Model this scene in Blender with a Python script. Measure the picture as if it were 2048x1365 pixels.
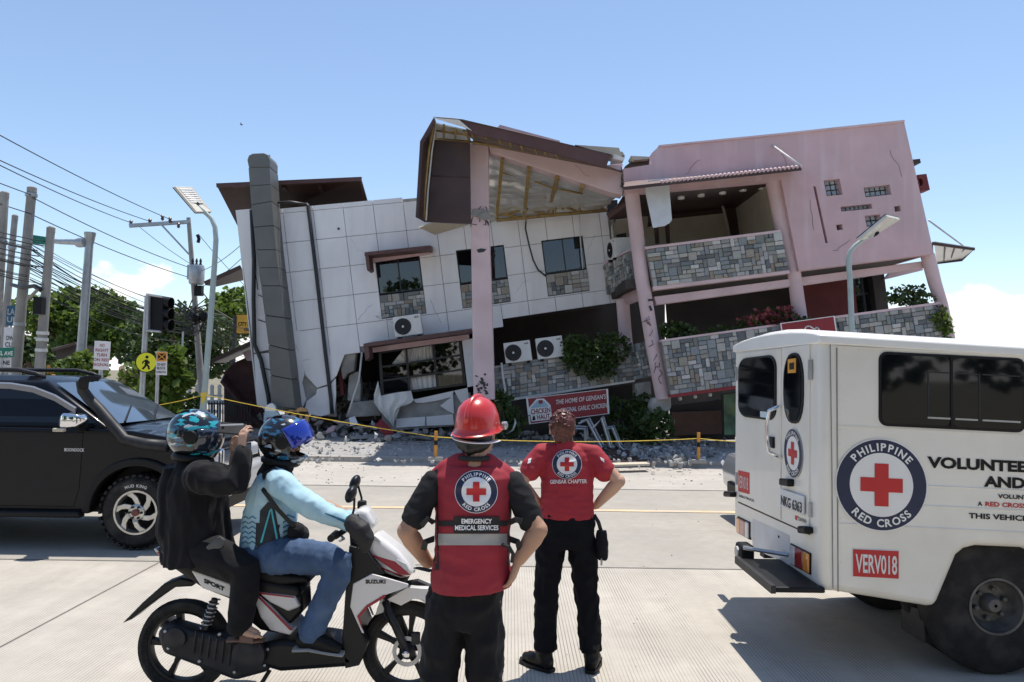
import bpy, bmesh, math, random
from math import radians, sin, cos, pi, sqrt, atan2
from mathutils import Vector as V, Matrix as MX, Euler, noise
from mathutils.geometry import tessellate_polygon
from mathutils.bvhtree import BVHTree
random.seed(11)
S = bpy.context.scene
COL = S.collection
for o in list(bpy.data.objects): bpy.data.objects.remove(o)

# ---------------------------------------------------------------- camera, sky, sun, exposure
F, EYE, PITCH, ROLL = 1500.0, 1.86, radians(2.577), radians(0.8)
cam = bpy.data.cameras.new('camera'); camo = bpy.data.objects.new('camera', cam); COL.objects.link(camo)
cam.sensor_width = 36; cam.lens = 36 * F / 2048; cam.clip_end = 3000; cam.clip_start = .05
CR = MX.Rotation(radians(90) + PITCH, 3, 'X') @ MX.Rotation(ROLL, 3, 'Z')
camo.location = (0, 0, EYE); camo.rotation_euler = CR.to_euler(); S.camera = camo
S.render.resolution_x, S.render.resolution_y = 1024, 682
SUNV = V((0.125, 0.225, 1)).normalized()                 # towards the sun
SUN_EL = math.asin(SUNV.z); SUN_AZ = atan2(SUNV.x, SUNV.y)
wd = bpy.data.worlds.new('World'); S.world = wd; wd.use_nodes = True
n, l = wd.node_tree.nodes, wd.node_tree.links; n.clear()
wo = n.new('ShaderNodeOutputWorld'); b1 = n.new('ShaderNodeBackground'); b2 = n.new('ShaderNodeBackground'); mixw = n.new('ShaderNodeMixShader')
sk = n.new('ShaderNodeTexSky'); sk.sky_type = 'NISHITA'; sk.sun_disc = False; sk.sun_elevation = SUN_EL; sk.sun_rotation = SUN_AZ
sk.air_density = 1.0; sk.dust_density = 0.35; sk.ozone_density = 0.9; sk.altitude = 0
b1.inputs[1].default_value = 0.15; l.new(sk.outputs[0], b1.inputs[0])
b2.inputs[0].default_value = (1, .985, .96, 1); b2.inputs[1].default_value = 1.0
tc = n.new('ShaderNodeTexCoord'); sep = n.new('ShaderNodeSeparateXYZ'); l.new(tc.outputs['Generated'], sep.inputs[0])
mp = n.new('ShaderNodeMapping'); mp.inputs['Scale'].default_value = (1, 1, 1.7); mp.inputs['Location'].default_value = (.37, 1.3, .2); mp.inputs['Rotation'].default_value = (0, 0, radians(7)); l.new(tc.outputs['Generated'], mp.inputs[0])
nz = n.new('ShaderNodeTexNoise'); nz.inputs['Scale'].default_value = 5.5; nz.inputs['Detail'].default_value = 9; nz.inputs['Roughness'].default_value = .55; l.new(mp.outputs[0], nz.inputs[0])
# cumulus banks low over the horizon: noise against a threshold that rises with elevation
thr = n.new('ShaderNodeMath'); thr.operation = 'MULTIPLY_ADD'; l.new(sep.outputs['Z'], thr.inputs[0]); thr.inputs[1].default_value = 2.6; thr.inputs[2].default_value = .305
sub = n.new('ShaderNodeMath'); sub.operation = 'SUBTRACT'; l.new(nz.outputs[0], sub.inputs[0]); l.new(thr.outputs[0], sub.inputs[1])
rmp = n.new('ShaderNodeMapRange'); rmp.inputs[1].default_value = 0; rmp.inputs[2].default_value = .045; l.new(sub.outputs[0], rmp.inputs[0])
l.new(rmp.outputs[0], mixw.inputs[0]); l.new(b1.outputs[0], mixw.inputs[1]); l.new(b2.outputs[0], mixw.inputs[2]); l.new(mixw.outputs[0], wo.inputs[0])
sl = bpy.data.lights.new('sun', 'SUN'); sl.energy = 4.6; sl.angle = radians(.53); sl.color = (1, .945, .86)
so = bpy.data.objects.new('sun', sl); COL.objects.link(so); so.rotation_euler = SUNV.to_track_quat('Z', 'Y').to_euler(); so.location = (5, 5, 30)
S.view_settings.view_transform = 'Standard'; S.view_settings.look = 'None'; S.view_settings.gamma = 1; S.view_settings.exposure = 0.26
S.render.engine = 'CYCLES'

# ---------------------------------------------------------------- geometry helpers
CAM = V((0, 0, EYE))
def ray(x, y): return CR @ V(((x - 1024) / F, -(y - 682.5) / F, -1))
def P(x, y, Y):
    d = ray(x, y); return CAM + d * (Y / d.y)
def G(x, y, z=0):
    d = ray(x, y); return CAM + d * ((z - EYE) / d.z)
def wm(o):
    m = MX.LocRotScale(o.location, o.rotation_euler, o.scale)
    return (wm(o.parent) @ o.matrix_parent_inverse @ m) if o.parent else m
def setp(o, p):
    if p is not None:
        o.parent = p; o.matrix_parent_inverse = wm(p).inverted()
def tag(o, label=None, cat=None, group=None, kind=None):
    for k, v in (('label', label), ('category', cat), ('group', group), ('kind', kind)):
        if v: o[k] = v
    return o
def thing(name, label, cat, loc=(0, 0, 0), group=None):
    o = bpy.data.objects.new(name, None); COL.objects.link(o); o.location = loc; o.empty_display_size = .2
    return tag(o, label, cat, group)
def mesh_obj(name, me, mat, parent=None, smooth=False):
    o = bpy.data.objects.new(name, me); COL.objects.link(o)
    if mat is not None and not me.materials:
        for m in (mat if isinstance(mat, (list, tuple)) else [mat]): me.materials.append(m)
    if smooth: me.polygons.foreach_set('use_smooth', [True] * len(me.polygons))
    setp(o, parent); return o
class MB:
    def __init__(s): s.v, s.f, s.m, s.mi = [], [], [], 0
    def add(s, vs, fs):
        b = len(s.v); s.v += [V(p) for p in vs]; s.f += [tuple(b + i for i in f) for f in fs]; s.m += [s.mi] * len(fs); return s
    def box(s, c, size, rot=None):
        c = V(c); h = V(size) * .5; r = rot if rot is not None else MX.Identity(3)
        s.add([c + r @ V((x * h.x, y * h.y, z * h.z)) for x in (-1, 1) for y in (-1, 1) for z in (-1, 1)],
              [(0, 1, 3, 2), (4, 6, 7, 5), (0, 4, 5, 1), (2, 3, 7, 6), (0, 2, 6, 4), (1, 5, 7, 3)]); return s
    def beam(s, a, b, w, h=None, up=V((0, 0, 1))):
        a, b = V(a), V(b); d = (b - a); L = d.length; d.normalize(); h = h or w
        x = d.cross(up)
        if x.length < 1e-4: x = d.cross(V((0, 1, 0)))
        x.normalize(); z = x.cross(d); r = MX((x, d, z)).transposed()
        return s.box((a + b) / 2, (w, L, h), r)
    def prism(s, pts, d, holes=()):
        d = V(d); loops = [[V(p) for p in pts]] + [[V(p) for p in h] for h in holes]
        allp = [p for lp in loops for p in lp]; n = len(allp)
        if holes: tri = [tuple(t) for t in tessellate_polygon(loops)]
        else: tri = [tuple(range(n))]
        fs = list(tri) + [tuple(i + n for i in reversed(t)) for t in tri]; k = 0
        for lp in loops:
            m = len(lp)
            for i in range(m):
                a, b = k + i, k + (i + 1) % m; fs.append((b, a, a + n, b + n))
            k += m
        s.add(allp + [p + d for p in allp], fs); return s
    def loft(s, rings, close=True, caps=True):
        n = len(rings[0]); vs = [p for r in rings for p in r]; fs = []
        for i in range(len(rings) - 1):
            for j in range(n if close else n - 1):
                a, b = i * n + j, i * n + (j + 1) % n; fs.append((a, b, b + n, a + n))
        if caps: fs += [tuple(reversed(range(n))), tuple(range(len(vs) - n, len(vs)))]
        return s.add(vs, fs)
    def tube(s, path, r, n=8, caps=True, flat=1.0, side=None):
        path = [V(p) for p in path]; k = len(path); rs = r if isinstance(r, (list, tuple)) else [r] * k; rings = []; x = None
        for i in range(k):
            d = (path[min(i + 1, k - 1)] - path[max(i - 1, 0)]).normalized()
            if side is not None: x = (V(side) - d * d.dot(V(side))).normalized()
            elif x is None:
                x = d.cross(V((0, 0, 1)));
                if x.length < 1e-3: x = d.cross(V((0, 1, 0)))
                x.normalize()
            else: x = (x - d * d.dot(x)).normalized()
            y = d.cross(x); rr = rs[i]; rx, ry = rr if isinstance(rr, (tuple, list)) else (rr, rr * flat)
            rings.append([path[i] + x * (rx * cos(2 * pi * j / n)) + y * (ry * sin(2 * pi * j / n)) for j in range(n)])
        return s.loft(rings, True, caps)
    def sphere(s, c, r, nu=16, nv=10, rot=None):
        c = V(c); r = V(r) if hasattr(r, '__len__') else V((r, r, r)); rot = rot if rot is not None else MX.Identity(3); vs, fs = [], []
        vs.append(c + rot @ V((0, 0, r.z)))
        for i in range(1, nv):
            t = pi * i / nv
            for j in range(nu):
                a = 2 * pi * j / nu; vs.append(c + rot @ V((r.x * sin(t) * cos(a), r.y * sin(t) * sin(a), r.z * cos(t))))
        vs.append(c + rot @ V((0, 0, -r.z))); last = len(vs) - 1
        for j in range(nu):
            k = (j + 1) % nu; fs.append((0, 1 + j, 1 + k))
            for i in range(nv - 2): a = 1 + i * nu; fs.append((a + j, a + nu + j, a + nu + k, a + k))
            a = 1 + (nv - 2) * nu; fs.append((a + j, last, a + k))
        return s.add(vs, fs)
    def lathe(s, c, axis, prof, n=24, x=None, caps=True):      # prof: (radius, offset along the axis)
        c, a = V(c), V(axis).normalized(); x = a.cross(V((0, 0, 1))) if abs(a.z) < .9 else a.cross(V((0, 1, 0))); x.normalize(); y = a.cross(x)
        return s.loft([[c + a * h + x * (r * cos(2 * pi * j / n)) + y * (r * sin(2 * pi * j / n)) for j in range(n)] for r, h in prof], True, caps)
    def obj(s, name, mat, parent=None, smooth=False, bevel=0, seg=2, fix=True, auto=None):
        me = bpy.data.meshes.new(name); me.from_pydata([tuple(p) for p in s.v], [], s.f)
        for m in (mat if isinstance(mat, (list, tuple)) else [mat]): me.materials.append(m)
        if s.mi: me.polygons.foreach_set('material_index', s.m)
        if fix:
            bm = bmesh.new(); bm.from_mesh(me); bmesh.ops.recalc_face_normals(bm, faces=bm.faces); bm.to_mesh(me); bm.free()
        if smooth: me.polygons.foreach_set('use_smooth', [True] * len(me.polygons))
        if auto: me.polygons.foreach_set('use_smooth', [True] * len(me.polygons)); me.set_sharp_from_angle(angle=radians(auto))
        o = mesh_obj(name, me, None, parent)
        if bevel:
            b = o.modifiers.new('bevel', 'BEVEL'); b.width = bevel; b.segments = seg; b.limit_method = 'ANGLE'; b.angle_limit = radians(35)
        return o
def pl(pts, Y): return [P(x, y, Y) for x, y in pts]
def slab(name, px, Y, th, mat, parent, holes=(), bevel=0):
    return MB().prism(pl(px, Y), (0, th, 0), [pl(h, Y) for h in holes]).obj(name, mat, parent, bevel=bevel)
def q3(name, pts, th, mat, parent=None, bevel=0):
    w = [P(*p) for p in pts]; nn = (w[1] - w[0]).cross(w[2] - w[0]).normalized()
    return MB().prism(w, nn * th).obj(name, mat, parent, bevel=bevel)
def rod(name, pts, r, mat, parent, n=6): return MB().tube([P(*p) for p in pts], r, n).obj(name, mat, parent, smooth=True)
def arc(c, r, a0, a1, n): return [(c[0] + r * cos(a0 + (a1 - a0) * i / n), c[1] + r * sin(a0 + (a1 - a0) * i / n)) for i in range(n + 1)]
def rrect(x0, y0, x1, y1, r, n=4):
    return (arc((x1 - r, y1 - r), r, 0, pi / 2, n) + arc((x0 + r, y1 - r), r, pi / 2, pi, n) + arc((x0 + r, y0 + r), r, pi, 1.5 * pi, n) + arc((x1 - r, y0 + r), r, 1.5 * pi, 2 * pi, n))
# lettering -> flat mesh data in the xy plane
_tc = {}
def glyphs(s, bold=0.0, size=1.0, shear=0.0, space=1.0):
    key = (s, bold, size, shear, space)
    if key not in _tc:
        cu = bpy.data.curves.new('t', 'FONT'); cu.body = s; cu.size = size; cu.offset = bold; cu.shear = shear; cu.space_character = space; cu.resolution_u = 3
        o = bpy.data.objects.new('t', cu); COL.objects.link(o); dg = bpy.context.evaluated_depsgraph_get()
        me = bpy.data.meshes.new_from_object(o.evaluated_get(dg))
        _tc[key] = ([v.co.copy() for v in me.vertices], [tuple(p.vertices) for p in me.polygons])
        bpy.data.objects.remove(o); bpy.data.meshes.remove(me)
    return _tc[key]
def textbox(s, x0, y0, x1, y1, bold=0.02, shear=0.0, space=1.0):           # text fitted into a box of the plane
    vs, fs = glyphs(s, bold, 1.0, shear, space)
    a, b = min(v.x for v in vs), max(v.x for v in vs); c, d = min(v.y for v in vs), max(v.y for v in vs)
    return [V((x0 + (v.x - a) / (b - a) * (x1 - x0), y0 + (v.y - c) / (d - c) * (y1 - y0), 0)) for v in vs], fs
def arctext(s, R, size, mid, top=True, bold=.03, spread=1.0):
    ch = []; tot = 0
    for c in s:
        if c == ' ': ch.append((None, .38 * size * spread)); tot += .38 * size * spread; continue
        vs, fs = glyphs(c, bold); a, b = min(v.x for v in vs), max(v.x for v in vs)
        w = (b - a) * size + .13 * size * spread; ch.append(((vs, fs, (a + b) / 2), w)); tot += w
    Rr = R if top else R + size * .7
    ang = mid + (tot / Rr / 2 if top else -tot / Rr / 2); ov, of = [], []
    for g, w in ch:
        st = w / Rr; am = ang - st / 2 if top else ang + st / 2
        if g:
            vs, fs, cx = g; k = len(ov)
            for v in vs:
                lx, ly = (v.x - cx) * size, v.y * size
                if top: rr, aa = R + ly, am - lx / (R + size * .35)
                else: rr, aa = Rr - ly, am + lx / (R + size * .35)
                ov.append(V((rr * cos(aa), rr * sin(aa), 0)))
            of += [tuple(k + i for i in f) for f in fs]
        ang = ang - st if top else ang + st
    return ov, of
def ringdisc(r0, r1, nr=4, na=48):
    vs, fs = [], []
    for i in range(nr + 1):
        r = max(r0 + (r1 - r0) * i / nr, 1e-4)
        vs += [V((r * cos(2 * pi * j / na), r * sin(2 * pi * j / na), 0)) for j in range(na)]
    for i in range(nr):
        for j in range(na): a, b = i * na + j, i * na + (j + 1) % na; fs.append((a, a + na, b + na, b))
    return vs, fs
def gridrect(x0, y0, x1, y1, nx=8, ny=8):
    vs = [V((x0 + (x1 - x0) * i / nx, y0 + (y1 - y0) * j / ny, 0)) for j in range(ny + 1) for i in range(nx + 1)]
    return vs, [(j * (nx + 1) + i, j * (nx + 1) + i + 1, (j + 1) * (nx + 1) + i + 1, (j + 1) * (nx + 1) + i) for j in range(ny) for i in range(nx)]
def decal(name, geo, fn, mat, parent, both=False):
    vs, fs = geo; me = bpy.data.meshes.new(name); me.from_pydata([tuple(fn(v)) for v in vs], [], fs); return mesh_obj(name, me, mat, parent)
def facing(o, ex, ey, off=0.0):              # plane placement: origin, x axis, y axis, lift along the normal
    ex, ey = V(ex).normalized(), V(ey).normalized(); nn = ex.cross(ey)
    return lambda v, o=V(o): o + ex * v.x + ey * v.y + nn * (off + v.z)
def remesh(o, vox, smooth=2):
    m = o.modifiers.new('r', 'REMESH'); m.mode = 'VOXEL'; m.voxel_size = vox; m.use_smooth_shade = True
    if smooth: k = o.modifiers.new('s', 'SMOOTH'); k.factor = .5; k.iterations = smooth
    dg = bpy.context.evaluated_depsgraph_get(); me = bpy.data.meshes.new_from_object(o.evaluated_get(dg)); o.modifiers.clear()
    old = o.data; o.data = me; bpy.data.meshes.remove(old); return o
def leafmesh(name, blobs, size, mat, parent=None, seed=1, droop=.3, shell=.45, aspect=.5):
    rnd = random.Random(seed); vs, fs = [], []
    for c, r, k in blobs:
        c = V(c)
        for _ in range(k):
            while True:
                p = V((rnd.uniform(-1, 1), rnd.uniform(-1, 1), rnd.uniform(-1, 1))); q = p.length
                if .05 < q <= 1 and q > shell * rnd.random(): break
            p = V((p.x * r[0], p.y * r[1], p.z * r[2])) + c
            s = size * rnd.uniform(.6, 1.35); d = V((rnd.gauss(0, 1), rnd.gauss(0, 1), rnd.gauss(0, .7) - droop)).normalized()
            w = d.cross(V((rnd.gauss(0, 1), rnd.gauss(0, 1), rnd.gauss(0, 1)))).normalized() * s * aspect; b = len(vs)
            vs += [tuple(p), tuple(p + d * s * .5 + w), tuple(p + d * s), tuple(p + d * s * .5 - w)]; fs.append((b, b + 1, b + 2, b + 3))
    me = bpy.data.meshes.new(name); me.from_pydata(vs, [], fs); return mesh_obj(name, me, mat, parent)

# ---------------------------------------------------------------- materials
def mat(name, col, rough=.75, metal=0.0, var=.12, scale=4.0, bump=0.0, bscale=40.0, dirt=None, dscale=1.2, damt=.5, streak=None, coat=0.0, spec=.5, stretch=(1, 1, 1), sheen=0):
    m = bpy.data.materials.new(name); m.use_nodes = True; n, l = m.node_tree.nodes, m.node_tree.links; p = n['Principled BSDF']
    p.inputs['Roughness'].default_value = rough; p.inputs['Metallic'].default_value = metal; p.inputs['Specular IOR Level'].default_value = spec
    if coat: p.inputs['Coat Weight'].default_value = coat; p.inputs['Coat Roughness'].default_value = .04
    if sheen: p.inputs['Sheen Weight'].default_value = sheen
    tc = n.new('ShaderNodeTexCoord'); mp = n.new('ShaderNodeMapping'); mp.inputs['Scale'].default_value = stretch; l.new(tc.outputs['Object'], mp.inputs[0]); src = mp.outputs[0]
    def noise_(sc, det=4, s=src):
        t = n.new('ShaderNodeTexNoise'); t.inputs['Scale'].default_value = sc; t.inputs['Detail'].default_value = det; l.new(s, t.inputs[0]); return t.outputs[0]
    def mix(f, a, b):
        x = n.new('ShaderNodeMix'); x.data_type = 'RGBA'; l.new(f, x.inputs[0])
        for i, c in ((6, a), (7, b)):
            if isinstance(c, tuple): x.inputs[i].default_value = (*c[:3], 1)
            else: l.new(c, x.inputs[i])
        return x.outputs[2]
    def ramp(f, a, b, hi=1.0):
        x = n.new('ShaderNodeMapRange'); x.inputs[1].default_value = a; x.inputs[2].default_value = b; x.inputs[4].default_value = hi; l.new(f, x.inputs[0]); return x.outputs[0]
    out = mix(ramp(noise_(scale, 5), .3, .7), tuple(c * (1 - var) for c in col), tuple(min(1, c * (1 + var)) for c in col))
    if dirt: out = mix(ramp(noise_(dscale, 7), .48, .68, damt), out, dirt)
    if streak:
        m2 = n.new('ShaderNodeMapping'); m2.inputs['Scale'].default_value = (2.6, 2.6, .22); m2.inputs['Rotation'].default_value = (0, radians(-8), 0); l.new(tc.outputs['Object'], m2.inputs[0])
        out = mix(ramp(noise_(1.3, 6, m2.outputs[0]), .52, .75, streak[3] if len(streak) > 3 else .6), out, tuple(streak[:3]))
    l.new(out, p.inputs['Base Color'])
    if bump:
        bp = n.new('ShaderNodeBump'); bp.inputs['Strength'].default_value = bump; bp.inputs['Distance'].default_value = .02; l.new(noise_(bscale, 4), bp.inputs['Height']); l.new(bp.outputs[0], p.inputs['Normal'])
    return m
def rampmat(name, cols, per='OBJECT', rough=.8, bump=.3, bscale=30, trans=0.0, var=.2):
    m = bpy.data.materials.new(name); m.use_nodes = True; n, l = m.node_tree.nodes, m.node_tree.links; p = n['Principled BSDF']; p.inputs['Roughness'].default_value = rough
    src = n.new('ShaderNodeObjectInfo').outputs['Random'] if per == 'OBJECT' else n.new('ShaderNodeNewGeometry').outputs['Random Per Island']
    r = n.new('ShaderNodeValToRGB'); r.color_ramp.interpolation = 'CONSTANT' if not trans else 'LINEAR'; e = r.color_ramp.elements
    while len(e) < len(cols): e.new(.5)
    for i, c in enumerate(cols): e[i].position = i / len(cols); e[i].color = (*c, 1)
    l.new(src, r.inputs[0]); t = n.new('ShaderNodeTexNoise'); t.inputs['Scale'].default_value = bscale; tcn = n.new('ShaderNodeNewGeometry'); l.new(tcn.outputs['Position'], t.inputs[0])
    x = n.new('ShaderNodeMix'); x.data_type = 'RGBA'; x.blend_type = 'MULTIPLY'; x.inputs[0].default_value = var; l.new(r.outputs[0], x.inputs[6]); l.new(t.outputs[1], x.inputs[7]); l.new(x.outputs[2], p.inputs['Base Color'])
    if bump: bp = n.new('ShaderNodeBump'); bp.inputs['Strength'].default_value = bump; bp.inputs['Distance'].default_value = .02; l.new(t.outputs[0], bp.inputs['Height']); l.new(bp.outputs[0], p.inputs['Normal'])
    if trans:
        tr = n.new('ShaderNodeBsdfTranslucent'); l.new(x.outputs[2], tr.inputs[0]); ms = n.new('ShaderNodeMixShader'); ms.inputs[0].default_value = trans
        l.new(p.outputs[0], ms.inputs[1]); l.new(tr.outputs[0], ms.inputs[2]); l.new(ms.outputs[0], n['Material Output'].inputs[0])
    return m
def glassmat(name, tint, refl=.06, rough=.02):
    m = bpy.data.materials.new(name); m.use_nodes = True; n, l = m.node_tree.nodes, m.node_tree.links; n.remove(n['Principled BSDF'])
    t = n.new('ShaderNodeBsdfTransparent'); t.inputs[0].default_value = (*tint, 1); g = n.new('ShaderNodeBsdfGlossy'); g.inputs['Roughness'].default_value = rough
    lw = n.new('ShaderNodeFresnel'); lw.inputs[0].default_value = 1.52; ad = n.new('ShaderNodeMath'); ad.operation = 'ADD'; ad.inputs[1].default_value = refl; l.new(lw.outputs[0], ad.inputs[0])
    ms = n.new('ShaderNodeMixShader'); l.new(ad.outputs[0], ms.inputs[0]); l.new(t.outputs[0], ms.inputs[1]); l.new(g.outputs[0], ms.inputs[2]); l.new(ms.outputs[0], n['Material Output'].inputs[0]); return m
def roadmat(name, col, groove=None, mott=.45, gstr=.35, crack=.0, patch=(.3, .29, .27), pamt=.35):
    m = bpy.data.materials.new(name); m.use_nodes = True; n, l = m.node_tree.nodes, m.node_tree.links; p = n['Principled BSDF']; p.inputs['Roughness'].default_value = .88
    tc = n.new('ShaderNodeTexCoord'); src = tc.outputs['Object']
    def noise_(sc, det=5, s=src, rgh=.6):
        t = n.new('ShaderNodeTexNoise'); t.inputs['Scale'].default_value = sc; t.inputs['Detail'].default_value = det; t.inputs['Roughness'].default_value = rgh; l.new(s, t.inputs[0]); return t.outputs[0]
    def rng(f, a, b, lo=0., hi=1.):
        x = n.new('ShaderNodeMapRange'); x.inputs[1].default_value = a; x.inputs[2].default_value = b; x.inputs[3].default_value = lo; x.inputs[4].default_value = hi; l.new(f, x.inputs[0]); return x.outputs[0]
    def mix(f, a, b):
        x = n.new('ShaderNodeMix'); x.data_type = 'RGBA'; l.new(f, x.inputs[0])
        for i, c in ((6, a), (7, b)):
            if isinstance(c, tuple): x.inputs[i].default_value = (*c[:3], 1)
            else: l.new(c, x.inputs[i])
        return x.outputs[2]
    out = mix(rng(noise_(.9), .35, .65), tuple(c * .9 for c in col), tuple(c * 1.08 for c in col))
    out = mix(rng(noise_(90, 3), .35, .65, 0, .3), out, tuple(c * .72 for c in col))
    ms = n.new('ShaderNodeMapping'); ms.inputs['Scale'].default_value = (.25, 1.6, 1); l.new(src, ms.inputs[0])
    out = mix(rng(noise_(1.1, 6, ms.outputs[0]), .5, .72, 0, pamt), out, patch)
    h = noise_(70, 4)
    out = mix(rng(noise_(7, 6, rgh=.75), .42, .62, 0, mott), out, tuple(c * .74 for c in col))
    m5 = n.new('ShaderNodeMapping'); m5.inputs['Scale'].default_value = (.05, 1.0, 1); l.new(src, m5.inputs[0]); out = mix(rng(noise_(1.7, 3, m5.outputs[0]), .5, .7, 0, mott * .7), out, tuple(c * .66 for c in col))
    if groove:
        wv = n.new('ShaderNodeTexWave'); wv.wave_profile = 'SIN'; wv.bands_direction = 'X'; wv.inputs['Scale'].default_value = groove; wv.inputs['Distortion'].default_value = .9; wv.inputs['Detail'].default_value = 2; wv.inputs['Detail Scale'].default_value = .6
        m3 = n.new('ShaderNodeMapping'); m3.inputs['Scale'].default_value = (1, .03, 1); l.new(src, m3.inputs[0]); l.new(m3.outputs[0], wv.inputs[0])
        g = rng(wv.outputs[1], .0, .22, 1, 0)
        gm = n.new('ShaderNodeMath'); gm.operation = 'MULTIPLY'; l.new(g, gm.inputs[0])
        m4 = n.new('ShaderNodeMapping'); m4.inputs['Scale'].default_value = (3, .5, 1); l.new(src, m4.inputs[0]); l.new(rng(noise_(1.2, 4, m4.outputs[0]), .36, .62, .1, gstr), gm.inputs[1])
        out = mix(gm.outputs[0], out, tuple(c * .3 for c in col))
    if crack:
        vo = n.new('ShaderNodeTexVoronoi'); vo.feature = 'DISTANCE_TO_EDGE'; vo.inputs['Scale'].default_value = .28; l.new(src, vo.inputs[0]); out = mix(rng(vo.outputs[0], .0, .006, crack, 0), out, tuple(c * .35 for c in col))
    l.new(out, p.inputs['Base Color']); bp = n.new('ShaderNodeBump'); bp.inputs['Strength'].default_value = .25; bp.inputs['Distance'].default_value = .01; l.new(h, bp.inputs['Height']); l.new(bp.outputs[0], p.inputs['Normal']); return m

m_road = roadmat('near_lane_concrete', (.475, .435, .375), groove=13.0, mott=.36, gstr=.95, patch=(.38, .35, .31), pamt=.3)
m_road2 = roadmat('far_lane_concrete', (.375, .346, .30), crack=.12, pamt=.55, patch=(.30, .285, .26))
m_shoulder = roadmat('shoulder_concrete', (.45, .415, .37), crack=.1, patch=(.36, .34, .31))
m_lot = roadmat('lot_concrete', (.36, .35, .335), crack=.3, patch=(.24, .24, .235), pamt=.7)
m_soil = mat('bare_soil', (.2, .17, .12), .95, var=.3, scale=.5, dirt=(.08, .11, .04), damt=.8)
m_yline = mat('worn_yellow_paint', (.66, .47, .28), .8, var=.15, scale=2, dirt=(.48, .42, .36), dscale=3, damt=.85)
m_joint = mat('joint_sealant', (.16, .15, .135), .9)
m_pink = mat('pink_render', (.64, .435, .445), .85, var=.07, scale=2, bump=.12, bscale=25, dirt=(.54, .40, .405), dscale=.6, damt=.6, streak=(.72, .60, .62, .6))
m_pinkc = mat('pink_column_paint', (.68, .515, .52), .85, var=.06, scale=3, bump=.1, dirt=(.5, .36, .36), dscale=1.5, damt=.5)
m_panel = mat('white_cladding', (.87, .845, .835), .6, var=.03, scale=1.5, dirt=(.74, .71, .70), dscale=.7, damt=.5, streak=(.70, .67, .65, .45))
m_conc = mat('bare_concrete', (.36, .345, .32), .92, var=.25, scale=3, bump=.6, bscale=14, dirt=(.2, .19, .18), damt=.6)
m_mortar = mat('mortar', (.27, .26, .245), .95, var=.2, scale=8, bump=.4)
m_brown = mat('dark_brown_metal', (.055, .027, .022), .5, var=.2, scale=2, dirt=(.09, .055, .045), damt=.5)
m_brown2 = mat('maroon_brown_fascia', (.095, .04, .035), .55, var=.15, scale=2, dirt=(.13, .08, .07), damt=.4)
m_awn = mat('awning_brown', (.11, .055, .05), .6, var=.2)
m_pylon = mat('grey_metal_cladding', (.135, .135, .125), .5, var=.1, scale=1.5, dirt=(.18, .175, .16), damt=.4)
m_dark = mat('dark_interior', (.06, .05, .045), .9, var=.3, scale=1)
m_maroon = mat('maroon_wall', (.16, .035, .035), .8, var=.2, scale=1.5)
m_beige = mat('beige_wall', (.52, .46, .36), .85, var=.06)
m_frame = mat('dark_window_frame', (.02, .02, .022), .4)
m_curt = mat('white_curtain', (.75, .73, .69), .9, var=.06, scale=8)
m_curtd = mat('grey_curtain', (.34, .34, .37), .9, var=.15, scale=8)
m_foil = mat('foil_insulation', (.74, .72, .66), .32, metal=.6, var=.08, scale=2.5, bump=.25, bscale=6, stretch=(.4, 1, 2.5))
m_rusty = mat('ochre_steel', (.32, .21, .07), .6, var=.3, scale=8)
m_ac = mat('ac_white', (.72, .71, .68), .5, var=.04)
m_black = mat('black_plastic', (.009, .009, .010), .5, var=.2, spec=.25)
m_pipe = mat('black_pipe', (.03, .03, .032), .5)
m_pvc = mat('white_pvc', (.65, .64, .6), .5)
m_steel = mat('galvanised_steel', (.42, .43, .44), .42, metal=.7, var=.12, scale=8)
m_pole = mat('weathered_concrete_pole', (.33, .31, .28), .9, var=.15, scale=3, bump=.2, dirt=(.2, .185, .16), damt=.5, streak=(.22, .2, .18, .5))
m_green_pole = mat('pale_green_lamp_pole', (.40, .47, .45), .5, var=.08)
m_wire = mat('cable_black', (.02, .02, .022), .6)
m_white = mat('white_paint', (.78, .77, .74), .5, var=.03)
m_red = mat('sign_red', (.26, .02, .028), .5, var=.08)
m_yellow = mat('tape_yellow', (.75, .52, .05), .5, var=.1)
m_orange = mat('stake_orange', (.62, .27, .04), .6)
m_signy = mat('sign_yellow_green', (.80, .78, .02), .5, var=.05)
m_signw = mat('sign_white', (.75, .73, .72), .5, var=.06, dirt=(.6, .55, .52), damt=.4)
m_signg = mat('sign_green', (.0, .16, .11), .5)
m_signo = mat('sign_orange', (.72, .28, .03), .5)
m_glass = glassmat('window_glass', (.33, .34, .36), .05)
m_gblock = mat('glass_block', (.36, .40, .42), .2, var=.25, scale=9, coat=.3)
STONES = [(.34, .34, .325), (.46, .44, .39), (.21, .235, .24), (.52, .50, .455), (.35, .295, .225), (.27, .29, .275), (.46, .455, .43), (.17, .18, .185), (.40, .36, .30), (.30, .325, .335), (.66, .64, .60), (.24, .24, .23), (.50, .49, .48), (.33, .36, .37)]
m_stone = rampmat('stone_veneer', STONES, 'OBJECT', .8, .4, 18, var=.35)
m_stoneI = rampmat('stone_veneer_small', STONES, 'ISLAND', .8, .4, 18, var=.35)
m_rub = rampmat('rubble', [(.34, .33, .31), (.45, .44, .42), (.26, .25, .24), (.55, .53, .52), (.38, .34, .31)], 'OBJECT', .9, .5, 20)
m_rubI = rampmat('small_rubble', [(.34, .33, .31), (.45, .44, .42), (.24, .235, .23), (.58, .56, .55), (.36, .32, .29), (.30, .31, .33)], 'ISLAND', .9, .5, 20)
m_leaf = rampmat('leaves_mid', [(.09, .15, .02), (.14, .215, .03), (.19, .27, .045), (.11, .17, .03)], 'ISLAND', .55, 0, trans=.5)
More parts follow.
